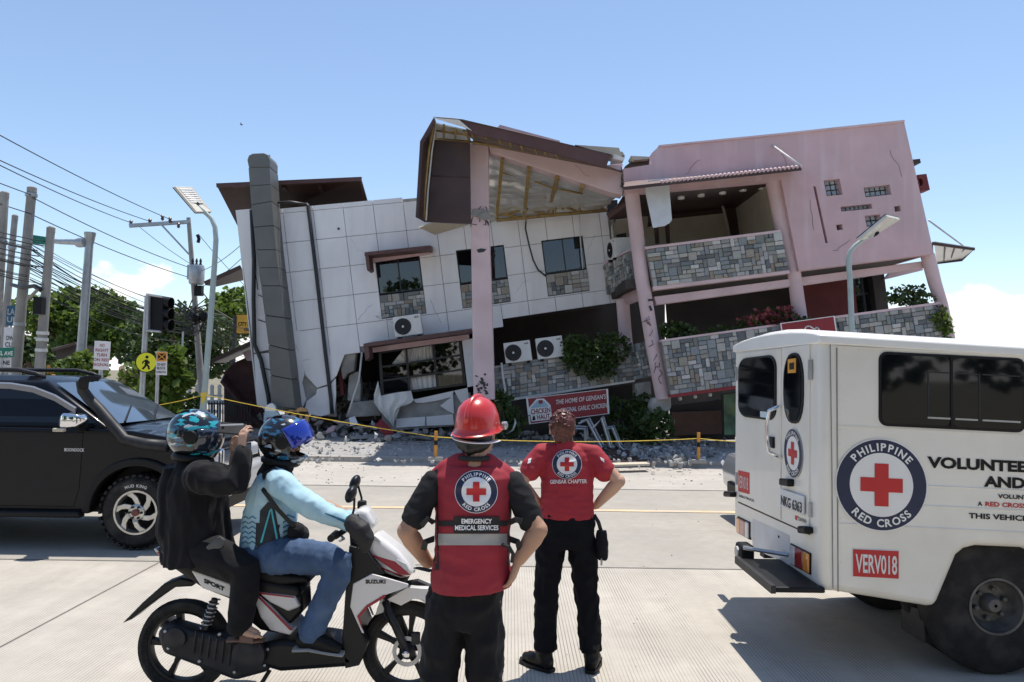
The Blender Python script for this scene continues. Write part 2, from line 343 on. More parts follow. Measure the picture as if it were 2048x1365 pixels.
m_leafd = rampmat('leaves_dark', [(.04, .075, .016), (.065, .11, .022), (.09, .14, .03), (.05, .085, .02)], 'ISLAND', .5, 0, trans=.3)
m_leafb = rampmat('leaves_bright', [(.10, .17, .02), (.14, .22, .03), (.075, .13, .02), (.17, .24, .045)], 'ISLAND', .5, 0, trans=.42)
m_flow = rampmat('bougainvillea', [(.34, .07, .08), (.42, .12, .11), (.28, .06, .08)], 'ISLAND', .6, 0, trans=.3)
m_bark = mat('bark', (.10, .075, .055), .95, var=.3, scale=6, bump=.6)
# ================================================================ ground, road, lot
def sheet(name, x0, y0, x1, y1, z, mat, parent=None, th=.0):
    mb = MB()
    if th: mb.box(((x0 + x1) / 2, (y0 + y1) / 2, z - th / 2), (x1 - x0, y1 - y0, th))
    else: mb.add([(x0, y0, z), (x1, y0, z), (x1, y1, z), (x0, y1, z)], [(0, 1, 2, 3)])
    return mb.obj(name, mat, parent, fix=False)
LOT = .10
tag(sheet('ground', -1500, -1500, 1500, 1500, -.03, m_soil), kind='structure')
road = tag(sheet('road', -80, -6, 80, 7.38, 0, m_road), kind='structure')
far = tag(sheet('far_lane', -80, 7.38, 80, 12.45, -.004, m_road2), kind='structure')
tag(sheet('road_shoulder', -80, 12.45, 80, 15.75, .0, m_shoulder), kind='structure')
kerb = tag(sheet('kerb', -80, 15.75, 80, 15.93, .102, m_shoulder, th=.2), kind='structure')
lot = tag(sheet('pavement', -80, 15.93, 80, 48, LOT, m_lot), kind='structure')
sheet('slab_joint', -80, 7.365, 80, 7.39, .004, m_joint, road); sheet('slab_joint', -3.387, -6, -3.372, 7.36, .004, m_joint, road)
sheet('slab_joint', 9.6, -6, 9.615, 7.36, .004, m_joint, road); sheet('shoulder_joint', -80, 12.44, 80, 12.46, .004, m_joint, far)
tag(sheet('road_marking', -80, 10.42, 80, 10.56, .002, m_yline), kind='structure')

# ================================================================ the collapsed building
B = thing('collapsed_building', 'tilted pink and white building with collapsed ground floor and brown roof', 'building', P(1180, 870, 21))
YF, YC = 21.0, 18.2
def gp(u, v):
    return (566 + (60 * u if u <= 5 else 300 + 54 * (u - 5)) + 6.9 * v, 427 - (5.6 + .5 * v) * u + 59 * v)
WIN = [(2.84, 1.88, 4.33, 3.95), (5.6, 1.88, 7.38, 3.95), (8.76, 1.9, 10.3, 3.95)]
def split(r, w):
    a0, b0, a1, b1 = r; c0, d0, c1, d1 = w
    if c0 >= a1 or c1 <= a0 or d0 >= b1 or d1 <= b0: return [r]
    o = []
    if d0 > b0: o.append((a0, b0, a1, d0))
    if d1 < b1: o.append((a0, d1, a1, b1))
    m0, m1 = max(b0, d0), min(b1, d1)
    if c0 > a0: o.append((a0, m0, c0, m1))
    if c1 < a1: o.append((c1, m0, a1, m1))
    return o
facade = MB()
rp = random.Random(5)
cells = []
us = [-.3] + list(range(0, 12))
for i in range(len(us)):
    u0, u1 = us[i], (us[i + 1] if i + 1 < len(us) else 11.3)
    for v in range(0, 5):
        v0, v1 = v, v + 1
        if u0 >= 6: v1 = min(v1, 4.52)
        if 2 <= u0 < 7 and v == 4: v1 = 4.8
        if u0 >= 4.9: v0 = max(v0, .38 if u0 < 7 else .62)
        if v1 - v0 > .05: cells.append((u0, v0, u1, v1))
for i in range(5): cells.append((us[i], -.17, us[i + 1], 0))
g = .009
for (u0, v0, u1, v1) in cells:
    rs = [(u0 + g, v0 + g, u1 - g, v1 - g)]
    for w in WIN: rs = [q for r in rs for q in split(r, w)]
    mb = MB(); off = rp.uniform(-.008, .008)
    for (a, b, c, d) in rs:
        if c - a > .02 and d - b > .02: mb.prism(pl([gp(a, b), gp(c, b), gp(c, d), gp(a, d)], YF + off), (0, .06, 0))
    if mb.v: mb.obj('wall_panel', m_panel, B)
# wall behind the cladding, with its window openings
def uvpoly(u0, v0, u1, v1): return [gp(u0, v0), gp(u1, v0), gp(u1, v1), gp(u0, v1)]
slab('backing_wall', [gp(-.3, -.1), gp(5, -.1), gp(5, .5), gp(11.3, .66), gp(11.3, 4.5), gp(6.9, 4.5), gp(6.9, 4.76), gp(2.3, 4.76), gp(2.3, 5), gp(-.3, 5)], YF + .07, .16, m_mortar, B, [uvpoly(*w) for w in WIN])
# broken cladding low on the left
for q in ([(581, 663), (599, 661), (609, 748), (604, 765), (612, 800), (601, 822), (593, 818), (588, 726)],
          [(603, 722), (690, 707), (684, 722), (673, 752), (655, 769), (634, 776), (611, 751)],
          [(634, 779), (657, 772), (667, 827), (641, 833), (609, 826), (613, 803), (632, 789)],
          [(660, 771), (671, 757), (672, 790), (669, 826)]):
    slab('wall_panel', q, YF - rp.uniform(0, .02), .05, m_panel, B)
slab('broken_wall', [(596, 720), (684, 708), (668, 760), (672, 834), (600, 828)], YF + .09, .14, m_conc, B)
slab('broken_wall', [(686, 708), (712, 704), (708, 742), (694, 748), (686, 760), (681, 740)], YF + .12, .3, m_conc, B, bevel=.03)
slab('broken_wall', [(697, 750), (716, 742), (722, 770), (720, 806), (694, 802)], YF + .3, .35, m_conc, B, bevel=.04)
slab('broken_wall', [(700, 806), (752, 800), (762, 832), (690, 836)], YF + .1, .4, m_conc, B, bevel=.04)
slab('base_wall', [(762, 806), (940, 786), (948, 850), (765, 862)], YF + .06, .3, m_conc, B)
for q in ([(826, 800), (907, 782), (905, 794), (878, 801), (848, 806), (832, 806)], [(880, 812), (906, 792), (908, 828), (895, 822)], [(792, 838), (850, 834), (850, 852), (792, 856)], [(853, 834), (905, 829), (908, 850), (853, 852)], [(908, 782), (935, 776), (938, 802), (922, 806)]):
    slab('wall_panel', q, YF - .01, .05, m_panel, B)
slab('wall_panel', [(924, 682), (946, 677), (949, 772), (935, 775)], YF - .012, .05, m_panel, B)
slab('pier', [(677, 742), (684, 740), (688, 790), (680, 792)], YF + .35, .15, m_maroon, B)
rod('reinforcing_bar', [(724, 705, YF), (718, 760, YF - .1), (708, 790, YF - .15), (698, 826, YF - .2)], .03, m_pvc, B)
# far left return and grey pylon
slab('wall_panel', [(471, 421), (504, 418), (515, 500), (529, 600), (541, 690), (538, 700), (508, 706), (495, 600)], YF + .02, .07, m_panel, B)
slab('wall_panel', [(508, 709), (540, 706), (546, 800), (545, 832), (514, 808)], YF + .03, .07, m_panel, B)
slab('backing_wall', [(474, 424), (552, 418), (600, 830), (516, 815)], YF + .12, .12, m_mortar, B)
for a, b in (((507, 520), (516, 580)), ((516, 590), (538, 600)), ((516, 640), (541, 648)), ((520, 735), (543, 741))):
    rod('panel_seam', [(*a, YF - .005), (*b, YF - .005)], .012, m_pipe, B, 4)
rod('drain_pipe', [(503, 420, YF - .1), (508, 520, YF - .1), (507, 600, YF - .12), (509, 690, YF - .12), (522, 720, YF - .1), (536, 790, YF - .1), (541, 828, YF - .1)], .06, m_pipe, B, 8)
YP = 20.3
pyl = [(497, 335), (502.5, 410), (512, 500), (522, 572), (537, 690), (544, 812)]
pyr = [(539, 335), (543, 403), (552, 500), (561, 572), (576.5, 700), (590, 818)]
top = [P(x, y, YP) for x, y in ((497, 335), (494, 320), (497, 311), (505, 307), (527, 306), (535, 309), (539, 318), (539, 335))]
mb = MB(); seg = []
for i in range(5):
    k = 2
    for j in range(k):
        t0, t1 = j / k + .008, (j + 1) / k - .008
        lerp = lambda a, b, t: (a[0] + (b[0] - a[0]) * t, a[1] + (b[1] - a[1]) * t)
        slab('pylon_panel', [lerp(pyl[i], pyl[i + 1], t0), lerp(pyr[i], pyr[i + 1], t0), lerp(pyr[i], pyr[i + 1], t1), lerp(pyl[i], pyl[i + 1], t1)], YP, .75, m_pylon, B)
slab('pylon_core', [(498.5, 336), (537, 336), (542, 403), (560, 572), (575, 700), (588, 816), (546, 812), (539, 690), (524, 572), (504, 410)], YP + .02, .7, m_black, B)
MB().prism(top, (0, .75, 0)).obj('pylon_cap', m_pylon, B, bevel=.03)
q3('pylon_flashing', [(540, 310, YP + .1), (546, 330, YP + .5), (546, 360, YP + .5), (540, 350, YP + .1)], .04, m_steel, B)
rod('downpipe', [(612, 409, YF - .08), (616, 412, YF - .09), (634, 560, YF - .09), (650, 700, YF - .09), (662, 800, YF - .08), (664, 828, YF - .08)], .055, m_pipe, B, 8)
rod('downpipe', [(540, 407, YF - .12), (580, 404, YF - .12), (612, 409, YF - .09)], .035, m_pipe, B)
rod('downpipe', [(548, 430, YF - .1), (560, 520, YF - .1), (575, 640, YF - .1), (590, 760, YF - .1)], .03, m_pipe, B)
for x, y in ((555, 464), (563, 535), (573, 598), (586, 762), (677, 458)): MB().sphere(P(x, y, YF - .02), .035, 8, 6).obj('pipe_bracket', m_pipe, B)
# windows of the upper floor
def win(u0, v0, u1, v1, dark=False):
    w = thing.__wrapped__ if 0 else None
    e = .045
    fr = slab('window', uvpoly(u0, v0, u1, v1), YF + .10, .06, m_frame, B, [uvpoly(u0 + e, v0 + e, u1 - e, v1 - e)])
    um = (u0 + u1) / 2
    slab('mullion', uvpoly(um - .02, v0 + e, um + .02, v1 - e), YF + .105, .05, m_frame, fr)
    slab('pane', uvpoly(u0 + e, v0 + e, um - .02, v1 - e), YF + .13, .008, m_glass, fr)
    slab('pane', uvpoly(um + .02, v0 + e, u1 - e, v1 - e), YF + .135, .008, m_glass, fr)
    return fr
def curtain(name, q, Y, mat, parent, folds=9, amp=.05, nv=5):         # q: TL, TR, BR, BL in pixels
    nu = folds * 6; vs, fs = [], []
    for j in range(nv + 1):
        for i in range(nu + 1):
            t, s = i / nu, j / nv
            x = (q[0][0] * (1 - t) + q[1][0] * t) * (1 - s) + (q[3][0] * (1 - t) + q[2][0] * t) * s
            y = (q[0][1] * (1 - t) + q[1][1] * t) * (1 - s) + (q[3][1] * (1 - t) + q[2][1] * t) * s
            vs.append(tuple(P(x, y, Y + amp * sin(t * folds * 2 * pi + 1.5 * sin(7 * t)) * (.6 + .4 * s))))
    for j in range(nv):
        for i in range(nu): a = j * (nu + 1) + i; fs.append((a, a + 1, a + nu + 2, a + nu + 1))
    me = bpy.data.meshes.new(name); me.from_pydata(vs, [], fs); return mesh_obj(name, me, mat, parent, True)
w1 = win(2.84, 1.88, 4.33, 3.1); w2 = win(5.6, 1.88, 7.38, 3.08); w3 = win(8.76, 1.9, 10.3, 3.12)
curtain('curtain', uvpoly(2.9, 1.9, 3.75, 3.08), YF + .4, m_curtd, w1); curtain('curtain', uvpoly(3.62, 1.9, 3.85, 3.08), YF + .36, m_curt, w1, 3)
curtain('curtain', uvpoly(6.85, 1.9, 7.1, 3.06), YF + .4, m_curt, w2, 3); curtain('curtain', uvpoly(6.4, 1.9, 6.85, 3.06), YF + .45, m_curtd, w2, 4)
curtain('curtain', uvpoly(8.8, 1.92, 9.95, 3.1), YF + .4, m_curt, w3, 10); slab('air_vent', uvpoly(9.95, 1.95, 10.25, 2.35), YF + .115, .02, m_black, w3)
# window hoods
def hood(px, Y0, Y1, mat_, leg=None):
    h = MB().loft([[P(px[0][0], px[0][1], Y0), P(px[1][0], px[1][1], Y0), P(px[1][0], px[1][1] + 7, Y0), P(px[0][0], px[0][1] + 7, Y0)],
                   [P(px[0][0], px[0][1] - 6, Y0) + V((0, Y1 - Y0, 0)), P(px[1][0], px[1][1] - 6, Y0) + V((0, Y1 - Y0, 0)), P(px[1][0], px[1][1] + 6, Y0) + V((0, Y1 - Y0, 0)), P(px[0][0], px[0][1] + 6, Y0) + V((0, Y1 - Y0, 0))]]).obj('window_hood', mat_, B)
    if leg: slab('hood_bracket', leg, Y0 + .02, .6, mat_, h)
hood([(729, 505), (860, 491)], YF - .75, YF - .02, m_awn, [(730, 511), (737, 510), (740, 538), (734, 541)])
slab('lintel', [(737, 512), (860, 498), (861, 508), (740, 526)], YF - .12, .1, m_pink, B)
hood([(727, 688), (940, 659)], YF - .95, YF - .02, m_awn, [(727, 693), (736, 690), (739, 716), (731, 722)])
slab('lintel', [(738, 697), (938, 668), (938, 679), (742, 706)], YF - .15, .13, m_pink, B)
# the big torn window with its curtains
def lowpx(s, t):                       # s across, t down
    return ((757 * (1 - s) + 921 * s) * (1 - t) + (762 * (1 - s) + 932 * s) * t, (704 * (1 - s) + 677 * s) * (1 - t) + (793 * (1 - s) + 771 * s) * t)
def lowq(s0, t0, s1, t1): return [lowpx(s0, t0), lowpx(s1, t0), lowpx(s1, t1), lowpx(s0, t1)]
hs = []
S_ = (.02, .335, .665, .98); T_ = (.03, .35, .66, .97)
for i in range(3):
    for j in range(3): hs.append(lowq(S_[i] + .012, T_[j] + .02, S_[i + 1] - .012, T_[j + 1] - .02))
fr = slab('window', lowq(0, 0, 1, 1), YF + .08, .07, m_frame, B, hs)
for k in (3, 4, 5, 6, 8, 2): slab('pane', hs[[0, 3, 6, 1, 4, 7, 2, 5, 8][k]], YF + .11, .008, m_glass, fr)
curtain('curtain', [(810, 694), (864, 687), (868, 722), (800, 730)], YF + .3, m_curt, fr, 8)
curtain('curtain', [(784, 728), (808, 698), (812, 728), (812, 730)], YF + .28, m_curt, fr, 3)
curtain('curtain', [(868, 688), (872, 688), (897, 708), (872, 713)], YF + .28, m_curt, fr, 4)
curtain('curtain', [(760, 764), (814, 757), (816, 787), (764, 790)], YF + .22, m_curt, fr, 4, .02)
curtain('curtain', [(816, 757), (912, 744), (908, 772), (822, 784)], YF + .25, m_curt, fr, 10)
cvs = [[(756, 762), (762, 792), (790, 786), (822, 782)], [(748, 790), (765, 800), (800, 798), (827, 800)], [(748, 806), (768, 818), (790, 814), (822, 806)], [(760, 824), (772, 830), (788, 824), (800, 815)], [(782, 848), (784, 852), (787, 854), (789, 845)]]
mbc = MB(); nn_ = []
for j in range(13):
    a = j / 12 * 4; k = min(int(a), 3); t = a - k
    for i in range(19):
        b = i / 18 * 3; m_ = min(int(b), 2); s = b - m_
        f = lambda r, c: V((*cvs[r][c], 0))
        p = (f(k, m_) * (1 - s) + f(k, m_ + 1) * s) * (1 - t) + (f(k + 1, m_) * (1 - s) + f(k + 1, m_ + 1) * s) * t
        nn_.append(P(p.x, p.y, YF - .16 - .05 * sin(i * 1.3 + j * .35) - .1 * sin(j / 12 * pi)))
mbc.add(nn_, [(j * 19 + i, j * 19 + i + 1, (j + 1) * 19 + i + 1, (j + 1) * 19 + i) for j in range(12) for i in range(18)]).obj('curtain', m_curt, fr, True)
# interior volume: floors, back wall, end wall, roof deck
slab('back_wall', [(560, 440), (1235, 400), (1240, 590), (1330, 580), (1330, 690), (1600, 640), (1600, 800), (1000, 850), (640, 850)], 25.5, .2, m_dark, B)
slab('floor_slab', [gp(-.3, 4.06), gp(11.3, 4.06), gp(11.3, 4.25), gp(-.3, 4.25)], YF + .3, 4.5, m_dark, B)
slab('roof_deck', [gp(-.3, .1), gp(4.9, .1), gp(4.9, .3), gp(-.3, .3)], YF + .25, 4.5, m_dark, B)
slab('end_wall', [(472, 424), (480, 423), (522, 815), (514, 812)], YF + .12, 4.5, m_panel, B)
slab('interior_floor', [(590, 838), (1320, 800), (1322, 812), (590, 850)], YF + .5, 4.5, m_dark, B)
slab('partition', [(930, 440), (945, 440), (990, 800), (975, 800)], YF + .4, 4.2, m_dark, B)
# left rear roof with its eave
r1 = q3('roof', [(433, 371, 21.4), (722, 358, 21.4), (738, 414, 24.0), (480, 462, 24.0)], .06, m_brown, B)
q3('fascia', [(432, 367, 21.36), (723, 354, 21.36), (723, 362, 21.36), (433, 375, 21.36)], .05, m_brown2, r1)
q3('fascia', [(722, 355, 21.4), (731, 410, 24.0), (732, 418, 24.0), (723, 363, 21.4)], .05, m_brown2, r1)
for t in (.2, .45, .7): q3('soffit_beam', [(433 + 289 * t, 376, 21.7), (441 + 289 * t, 376, 21.7), (490 + 248 * t, 445 - 34 * t, 23.9), (482 + 248 * t, 445 - 34 * t, 23.9)], .1, m_brown, r1)
e1 = q3('eave', [(411, 571, 21.5), (484, 538, 21.5), (492, 560, 24), (432, 574, 24)], .12, m_brown, B)
# portico: column, beam, gable roof
def colbox(name, L, R, Y, th, mat_, bevel=.03): return slab(name, L + R[::-1], Y, th, mat_, B, bevel=bevel)
colL = colbox('column', [(939, 287), (941, 431), (944, 600), (947, 800)], [(977, 290), (978, 431), (984, 600), (990, 800)], YC, .5, m_pinkc)
mbk = MB(); rk = random.Random(3)
def patch(cx, cy, rx, ry, Y, n=14): return [(cx + rx * (1 + rk.uniform(-.4, .3)) * cos(2 * pi * i / n), cy + ry * (1 + rk.uniform(-.4, .3)) * sin(2 * pi * i / n)) for i in range(n)]
slab('spalled_concrete', patch(962, 426, 19, 9, YC), YC - .035, .05, m_conc, colL); slab('spalled_concrete', patch(968, 433, 12, 7, YC), YC - .06, .05, m_conc, colL, bevel=.01)
for i in range(9):
    x, y = rk.uniform(943, 975), rk.uniform(412, 440); rod('crack', [(x, y, YC - .01), (x + rk.uniform(-9, 9), y + rk.uniform(3, 12), YC - .01), (x + rk.uniform(-12, 12), y + rk.uniform(8, 24), YC - .01)], .009, m_pipe, colL, 4)
slab('spalled_hole', [(953, 500), (962, 497), (973, 499), (968, 504), (957, 506)], YC - .012, .02, m_pipe, colL)
for i in range(26):
    x, y = rk.uniform(951, 975), rk.uniform(748, 792); q = rk.uniform(1.5, 4); slab('spalled_hole', patch(x, y, q, q * .8, YC, 6), YC - .008 - i * .0004, .012, m_pipe, colL)
bm1 = slab('beam', [(977, 290), (1100, 310), (1216, 330), (1246, 327), (1243, 350), (1246, 390), (1228, 387), (980, 304)], YC + .02, .45, m_pinkc, B, bevel=.02)
cracked = [(1243, 340), (1249, 337), (1256, 345), (1252, 358), (1257, 372), (1246, 384), (1241, 370), (1244, 356)]
slab('spalled_concrete', cracked, YC - .03, .4, m_conc, B, bevel=.01)
for i in range(7): rod('reinforcing_bar', [(1243 + rk.uniform(-3, 8), 332 + 8 * i, YC - .05), (1247 + rk.uniform(-6, 6), 338 + 8 * i, YC - .09), (1244 + rk.uniform(-5, 6), 346 + 8 * i, YC - .05)], .012, m_pipe, B, 4)
# brown gable box
gb = slab('gable_soffit', [(863, 279), (940, 286), (942, 448), (849, 444)], YC - .55, .05, m_brown, B)
rod('soffit_seam', [(858, 352, YC - .56), (938, 355, YC - .56)], .008, m_brown2, gb, 4)
g2 = MB().prism([P(x, y, YC - 1.3) for x, y in ((867, 236), (840, 283), (831, 434), (837, 437), (846, 290), (870, 246))], (0, .08, 0)).obj('gable_board', m_brown, B)
q3('gable_board', [(840, 283, YC - 1.3), (831, 434, YC - 1.3), (849, 445, YC - .5), (863, 279, YC - .5)], .04, m_brown, g2)
q3('gable_board', [(867, 236, YC - 1.3), (840, 283, YC - 1.3), (863, 279, YC - .5), (872, 252, YC - .5)], .04, m_brown2, g2)
rod('purlin', [(868, 248, YC - 1.1), (858, 300, YC - .9), (850, 380, YC - .85), (846, 441, YC - .7)], .035, m_rusty, g2, 4)
rod('purlin', [(872, 250, YC - .9), (864, 300, YC - .75), (856, 380, YC - .7), (852, 441, YC - .65)], .025, m_pvc, g2, 4)
rf = MB().prism([P(x, y, YC - 1.25) for x, y in ((916, 239), (1000, 257), (1110, 283), (1221, 311), (1212, 336), (1100, 305), (1000, 279), (941, 267))], (0, .07, 0)).obj('fascia', m_brown2, B)
q3('roof_sheet', [(866, 234, YC - 1.3), (925, 239, YC - 1.3), (1222, 309, YC - 1.25), (1238, 318, 24), (1030, 262, 25.5), (900, 236, 25.5)], .05, m_brown2, rf)
q3('roof_flashing', [(866, 236, YC - 1.34), (918, 240, YC - 1.34), (944, 262, YC - 1.3), (925, 254, YC - 1.3)], .03, m_pvc, rf)
q3('foil_lining', [(870, 248, YC - 1.1), (940, 264, YC - 1.1), (942, 288, YC + .2), (870, 280, YC + .2)], .03, m_foil, rf)
for (a, b) in (((869, 244), (871, 279)), ((888, 250), (887, 279)), ((911, 258), (910, 281)), ((932, 264), (938, 282)), ((943, 266), (949, 284)), ((970, 272), (977, 286)), ((998, 279), (1003, 293)), ((1020, 286), (1024, 297)), ((1042, 293), (1047, 303)), ((1070, 300), (1075, 309)), ((1090, 305), (1093, 312)), ((1112, 310), (1116, 318))):
    rod('outrigger', [(*a, YC - 1.15), (*b, YC - .1)], .028, m_rusty, rf, 4)
rod('purlin', [(866, 278, YC - .3), (938, 284, YC - .3), (1000, 294, YC - .15), (1130, 318, YC - .1)], .035, m_rusty, rf, 4)
rod('purlin', [(872, 262, YC - .7), (930, 270, YC - .7), (1000, 285, YC - .5)], .025, m_rusty, rf, 4)
q3('roof_underside', [(925, 262, YC - 1.15), (1214, 334, YC - 1.15), (1244, 346, YC + .15), (960, 292, YC + .15)], .03, mat('brown_roof_lining', (.16, .115, .085), .8, var=.3, scale=4), rf)
# sagging foil ceiling between the beam and the wall
f0, f1 = ((966, 294), (1236, 391)), ((958, 440), (1212, 410)); vs, nu, nv = [], 90, 40
for j in range(nv + 1):
    for i in range(nu + 1):
        t, s = i / nu, j / nv
        x = (f0[0][0] * (1 - t) + f0[1][0] * t) * (1 - s) + (f1[0][0] * (1 - t) + f1[1][0] * t) * s; y = (f0[0][1] * (1 - t) + f0[1][1] * t) * (1 - s) + (f1[0][1] * (1 - t) + f1[1][1] * t) * s
        p = P(x, y, YC + .3 + 2.4 * s); p.z += .042 * sin(s * 48 + 3 * noise.noise(V((t * 4, s * 2, 0)))) + .10 * noise.noise(V((t * 5, s * 7, 3))) + .02 * noise.noise(V((t * 22, s * 24, 5))) - .1 * abs(sin(t * 4 * pi)) * s; vs.append(p)
MB().add(vs, [(j * (nu + 1) + i, j * (nu + 1) + i + 1, (j + 1) * (nu + 1) + i + 1, (j + 1) * (nu + 1) + i) for j in range(nv) for i in range(nu)]).obj('foil_ceiling', m_foil, B, True)
slab('upper_wall', [(985, 440), (1215, 421), (1212, 395), (1100, 400), (990, 430)], YF + .1, .1, m_beige, B)
for a, b in (((1005, 318), (994, 428)), ((1058, 336), (1050, 418)), ((1115, 356), (1102, 405)), ((1165, 374), (1156, 394))):
    q3('purlin', [(a[0] - 3.5, a[1] + 2, YC + .08), (a[0] + 3.5, a[1] + 2, YC + .08), (b[0] + 3, b[1] + 1, YF - .75), (b[0] - 3, b[1] + 1, YF - .75)], .09, m_rusty, B)
tr = rod('truss', [(993, 441, YF - .35), (1100, 431, YF - .35), (1214, 421, YF - .35)], .05, m_rusty, B, 4)
for p in ([(993, 432), (1050, 420), (1120, 402), (1196, 384)], [(995, 428), (993, 441)], [(1047, 421), (1048, 436)], [(1110, 405), (1104, 431)], [(1158, 394), (1160, 426)], [(1050, 420), (1104, 431)], [(1000, 428), (1048, 436)], [(1110, 405), (1160, 426)], [(1160, 396), (1212, 420)], [(1122, 403), (1126, 420)], [(1108, 405), (1096, 425)]):
    rod('truss_member', [(x, y, YF - .36) for x, y in p], .035, m_rusty, tr, 4)
for pz in ([(1003, 345), (1060, 360), (1110, 378), (1165, 388)], [(999, 385), (1052, 392), (1106, 396)]): rod('lath', [(x, y, YC + 1.0 + .8 * (pz[0][1] > 360)) for x, y in pz], .025, m_rusty, tr, 4)
rod('hanging_strip', [(1108, 400, YF - .6), (1112, 418, YF - .62), (1109, 432, YF - .6)], .02, m_rusty, tr, 4); rod('hanging_strip', [(1058, 412, YF - .6), (1050, 428, YF - .62), (1052, 444, YF - .6)], .02, m_rusty, tr, 4)
rod('loose_cable', [(1052, 440, YF - .15), (1051, 458, YF - .15), (1058, 490, YF - .15), (1066, 520, YF - .12), (1076, 540, YF - .1), (1092, 553, YF - .05)], .025, m_pipe, B)
rod('loose_cable', [(1158, 396, YF - .4), (1160, 470, YF - .15), (1166, 538, YF - .1)], .018, m_pvc, B)
q3('broken_eave', [(838, 456, YF - .5), (867, 446, YF - .5), (938, 450, YF - .1), (870, 470, YF - .1)], .05, m_beige, B)
q3('tie_beam', [(1212, 428, YF - .1), (1252, 396, YC + .5), (1252, 412, YC + .5), (1218, 438, YF - .1)], .3, m_awn, B)
# debris of roof between the two blocks
for q, Y, mm in (([(1150, 290), (1238, 296), (1245, 318), (1222, 312)], 19.5, m_beige), ([(1228, 308), (1250, 316), (1247, 322), (1225, 318)], 18.6, m_pvc), ([(1268, 320), (1304, 314), (1304, 326), (1250, 333)], 19.2, m_brown), ([(1262, 312), (1300, 314), (1298, 318), (1268, 321)], 19, m_beige), ([(1000, 250), (1120, 282), (1118, 286), (995, 255)], 22, m_pink), ([(1160, 294), (1245, 304), (1250, 312), (1165, 300)], 20.5, m_beige)):
    slab('broken_roof_piece', q, Y, .5, mm, B)
# right block
slab('upper_wall', [(1212, 432), (1335, 402), (1335, 570), (1225, 575)], YF + .3, .1, m_beige, B); slab('dark_window', [(1232, 470), (1252, 466), (1258, 520), (1238, 524)], YF + .27, .04, m_frame, B)
YR = 18.0
def gq(x0, y0, x1, y1, k=-.105, m=.21): return [(x0, y0), (x1, y0 + k * (x1 - x0)), (x1 + m * (y1 - y0), y1 + k * (x1 - x0)), (x0 + m * (y1 - y0), y1)]
GBL = [(gq(1647, 361, 1679, 393), 3, 3), (gq(1727, 375, 1779, 395), 5, 2), (gq(1681, 414, 1743, 424), 7, 1), (gq(1729, 432, 1760, 454), 3, 2)]
HL = [gq(1672, 450, 1684, 461), gq(1788, 413, 1800, 424), [(1626.5, 373), (1631.5, 373), (1656, 486), (1651, 487)]]
pw = slab('pink_wall', [(1247, 338), (1303, 329), (1304, 306), (1318, 293), (1560, 269), (1808, 243), (1868, 508), (1598, 542), (1562, 359), (1250, 387)], YR, .35, m_pink, B, [q for q, _, _ in GBL] + HL)
for q, nx, ny in GBL:
    fr_ = slab('glass_block_window', q, YR + .27, .05, m_mortar, B)
    L = lambda a, b: ((q[0][0] * (1 - a) + q[1][0] * a) * (1 - b) + (q[3][0] * (1 - a) + q[2][0] * a) * b, (q[0][1] * (1 - a) + q[1][1] * a) * (1 - b) + (q[3][1] * (1 - a) + q[2][1] * a) * b)
    for i in range(nx):
        for j in range(ny): e = .1; slab('glass_block', [L((i + e) / nx, (j + e) / ny), L((i + 1 - e) / nx, (j + e) / ny), L((i + 1 - e) / nx, (j + 1 - e) / ny), L((i + e) / nx, (j + 1 - e) / ny)], YR + .17, .1, m_gblock, fr_, bevel=.012)
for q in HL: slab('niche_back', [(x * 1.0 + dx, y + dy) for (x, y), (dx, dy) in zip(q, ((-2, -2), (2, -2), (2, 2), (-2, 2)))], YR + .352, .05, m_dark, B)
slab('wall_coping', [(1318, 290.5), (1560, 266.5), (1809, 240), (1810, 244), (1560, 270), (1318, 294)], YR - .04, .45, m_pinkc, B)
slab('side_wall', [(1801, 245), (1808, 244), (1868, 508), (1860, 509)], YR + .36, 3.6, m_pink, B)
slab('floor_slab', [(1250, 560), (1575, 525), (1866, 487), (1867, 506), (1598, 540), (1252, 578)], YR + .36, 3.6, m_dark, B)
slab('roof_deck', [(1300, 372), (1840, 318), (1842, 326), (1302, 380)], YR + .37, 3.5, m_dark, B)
slab('rear_wall', [(1302, 382), (1570, 352), (1590, 470), (1290, 500)], 21.3, .15, m_brown, B)
slab('rear_wall', [(1335, 439), (1447, 427), (1460, 478), (1290, 498), (1285, 460)], 21.2, .08, m_beige, B)
slab('balcony_ceiling', [(1252, 382), (1562, 353), (1562, 356), (1252, 386)], YR + .02, 3.2, m_brown, B)
slab('balcony_side_wall', [(1544, 362), (1561, 360), (1580, 470), (1560, 474)], YR + .3, 3.0, m_beige, B)
for x, y, in ((1362, 397), (1402, 392), (1445, 387), (1486, 381), (1524, 377)): MB().lathe(P(x, y, 19.0) + V((0, 0, .0)), (0, 0, -1), [(.09, -.05), (.09, .02), (.06, .03)], 10).obj('downlight', m_white, B, smooth=True)
rod('door_frame', [(1443, 402, 20.8), (1450, 430, 20.8), (1460, 474, 20.8)], .04, m_beige, B, 4)
for x in (1308, 1330): rod('balcony_post', [(x, 400, 20.6), (x + 7, 488, 20.6)], .06, m_awn, B, 4)
slab('hanging_ceiling_board', [(1290, 380), (1296, 362), (1337, 356), (1344, 440), (1340, 446), (1330, 452), (1306, 456)], YR - .55, .03, mat('hanging_board', (.60, .63, .66), .7, var=.08), B)
aw = q3('awning', [(1247, 378, 16.9), (1603, 339, 16.9), (1588, 341, YR), (1250, 366, YR)], .03, m_awn, B)
q3('awning_edge', [(1247, 374, 16.88), (1603, 335, 16.88), (1603, 341, 16.88), (1247, 380, 16.88)], .03, m_brown, aw)
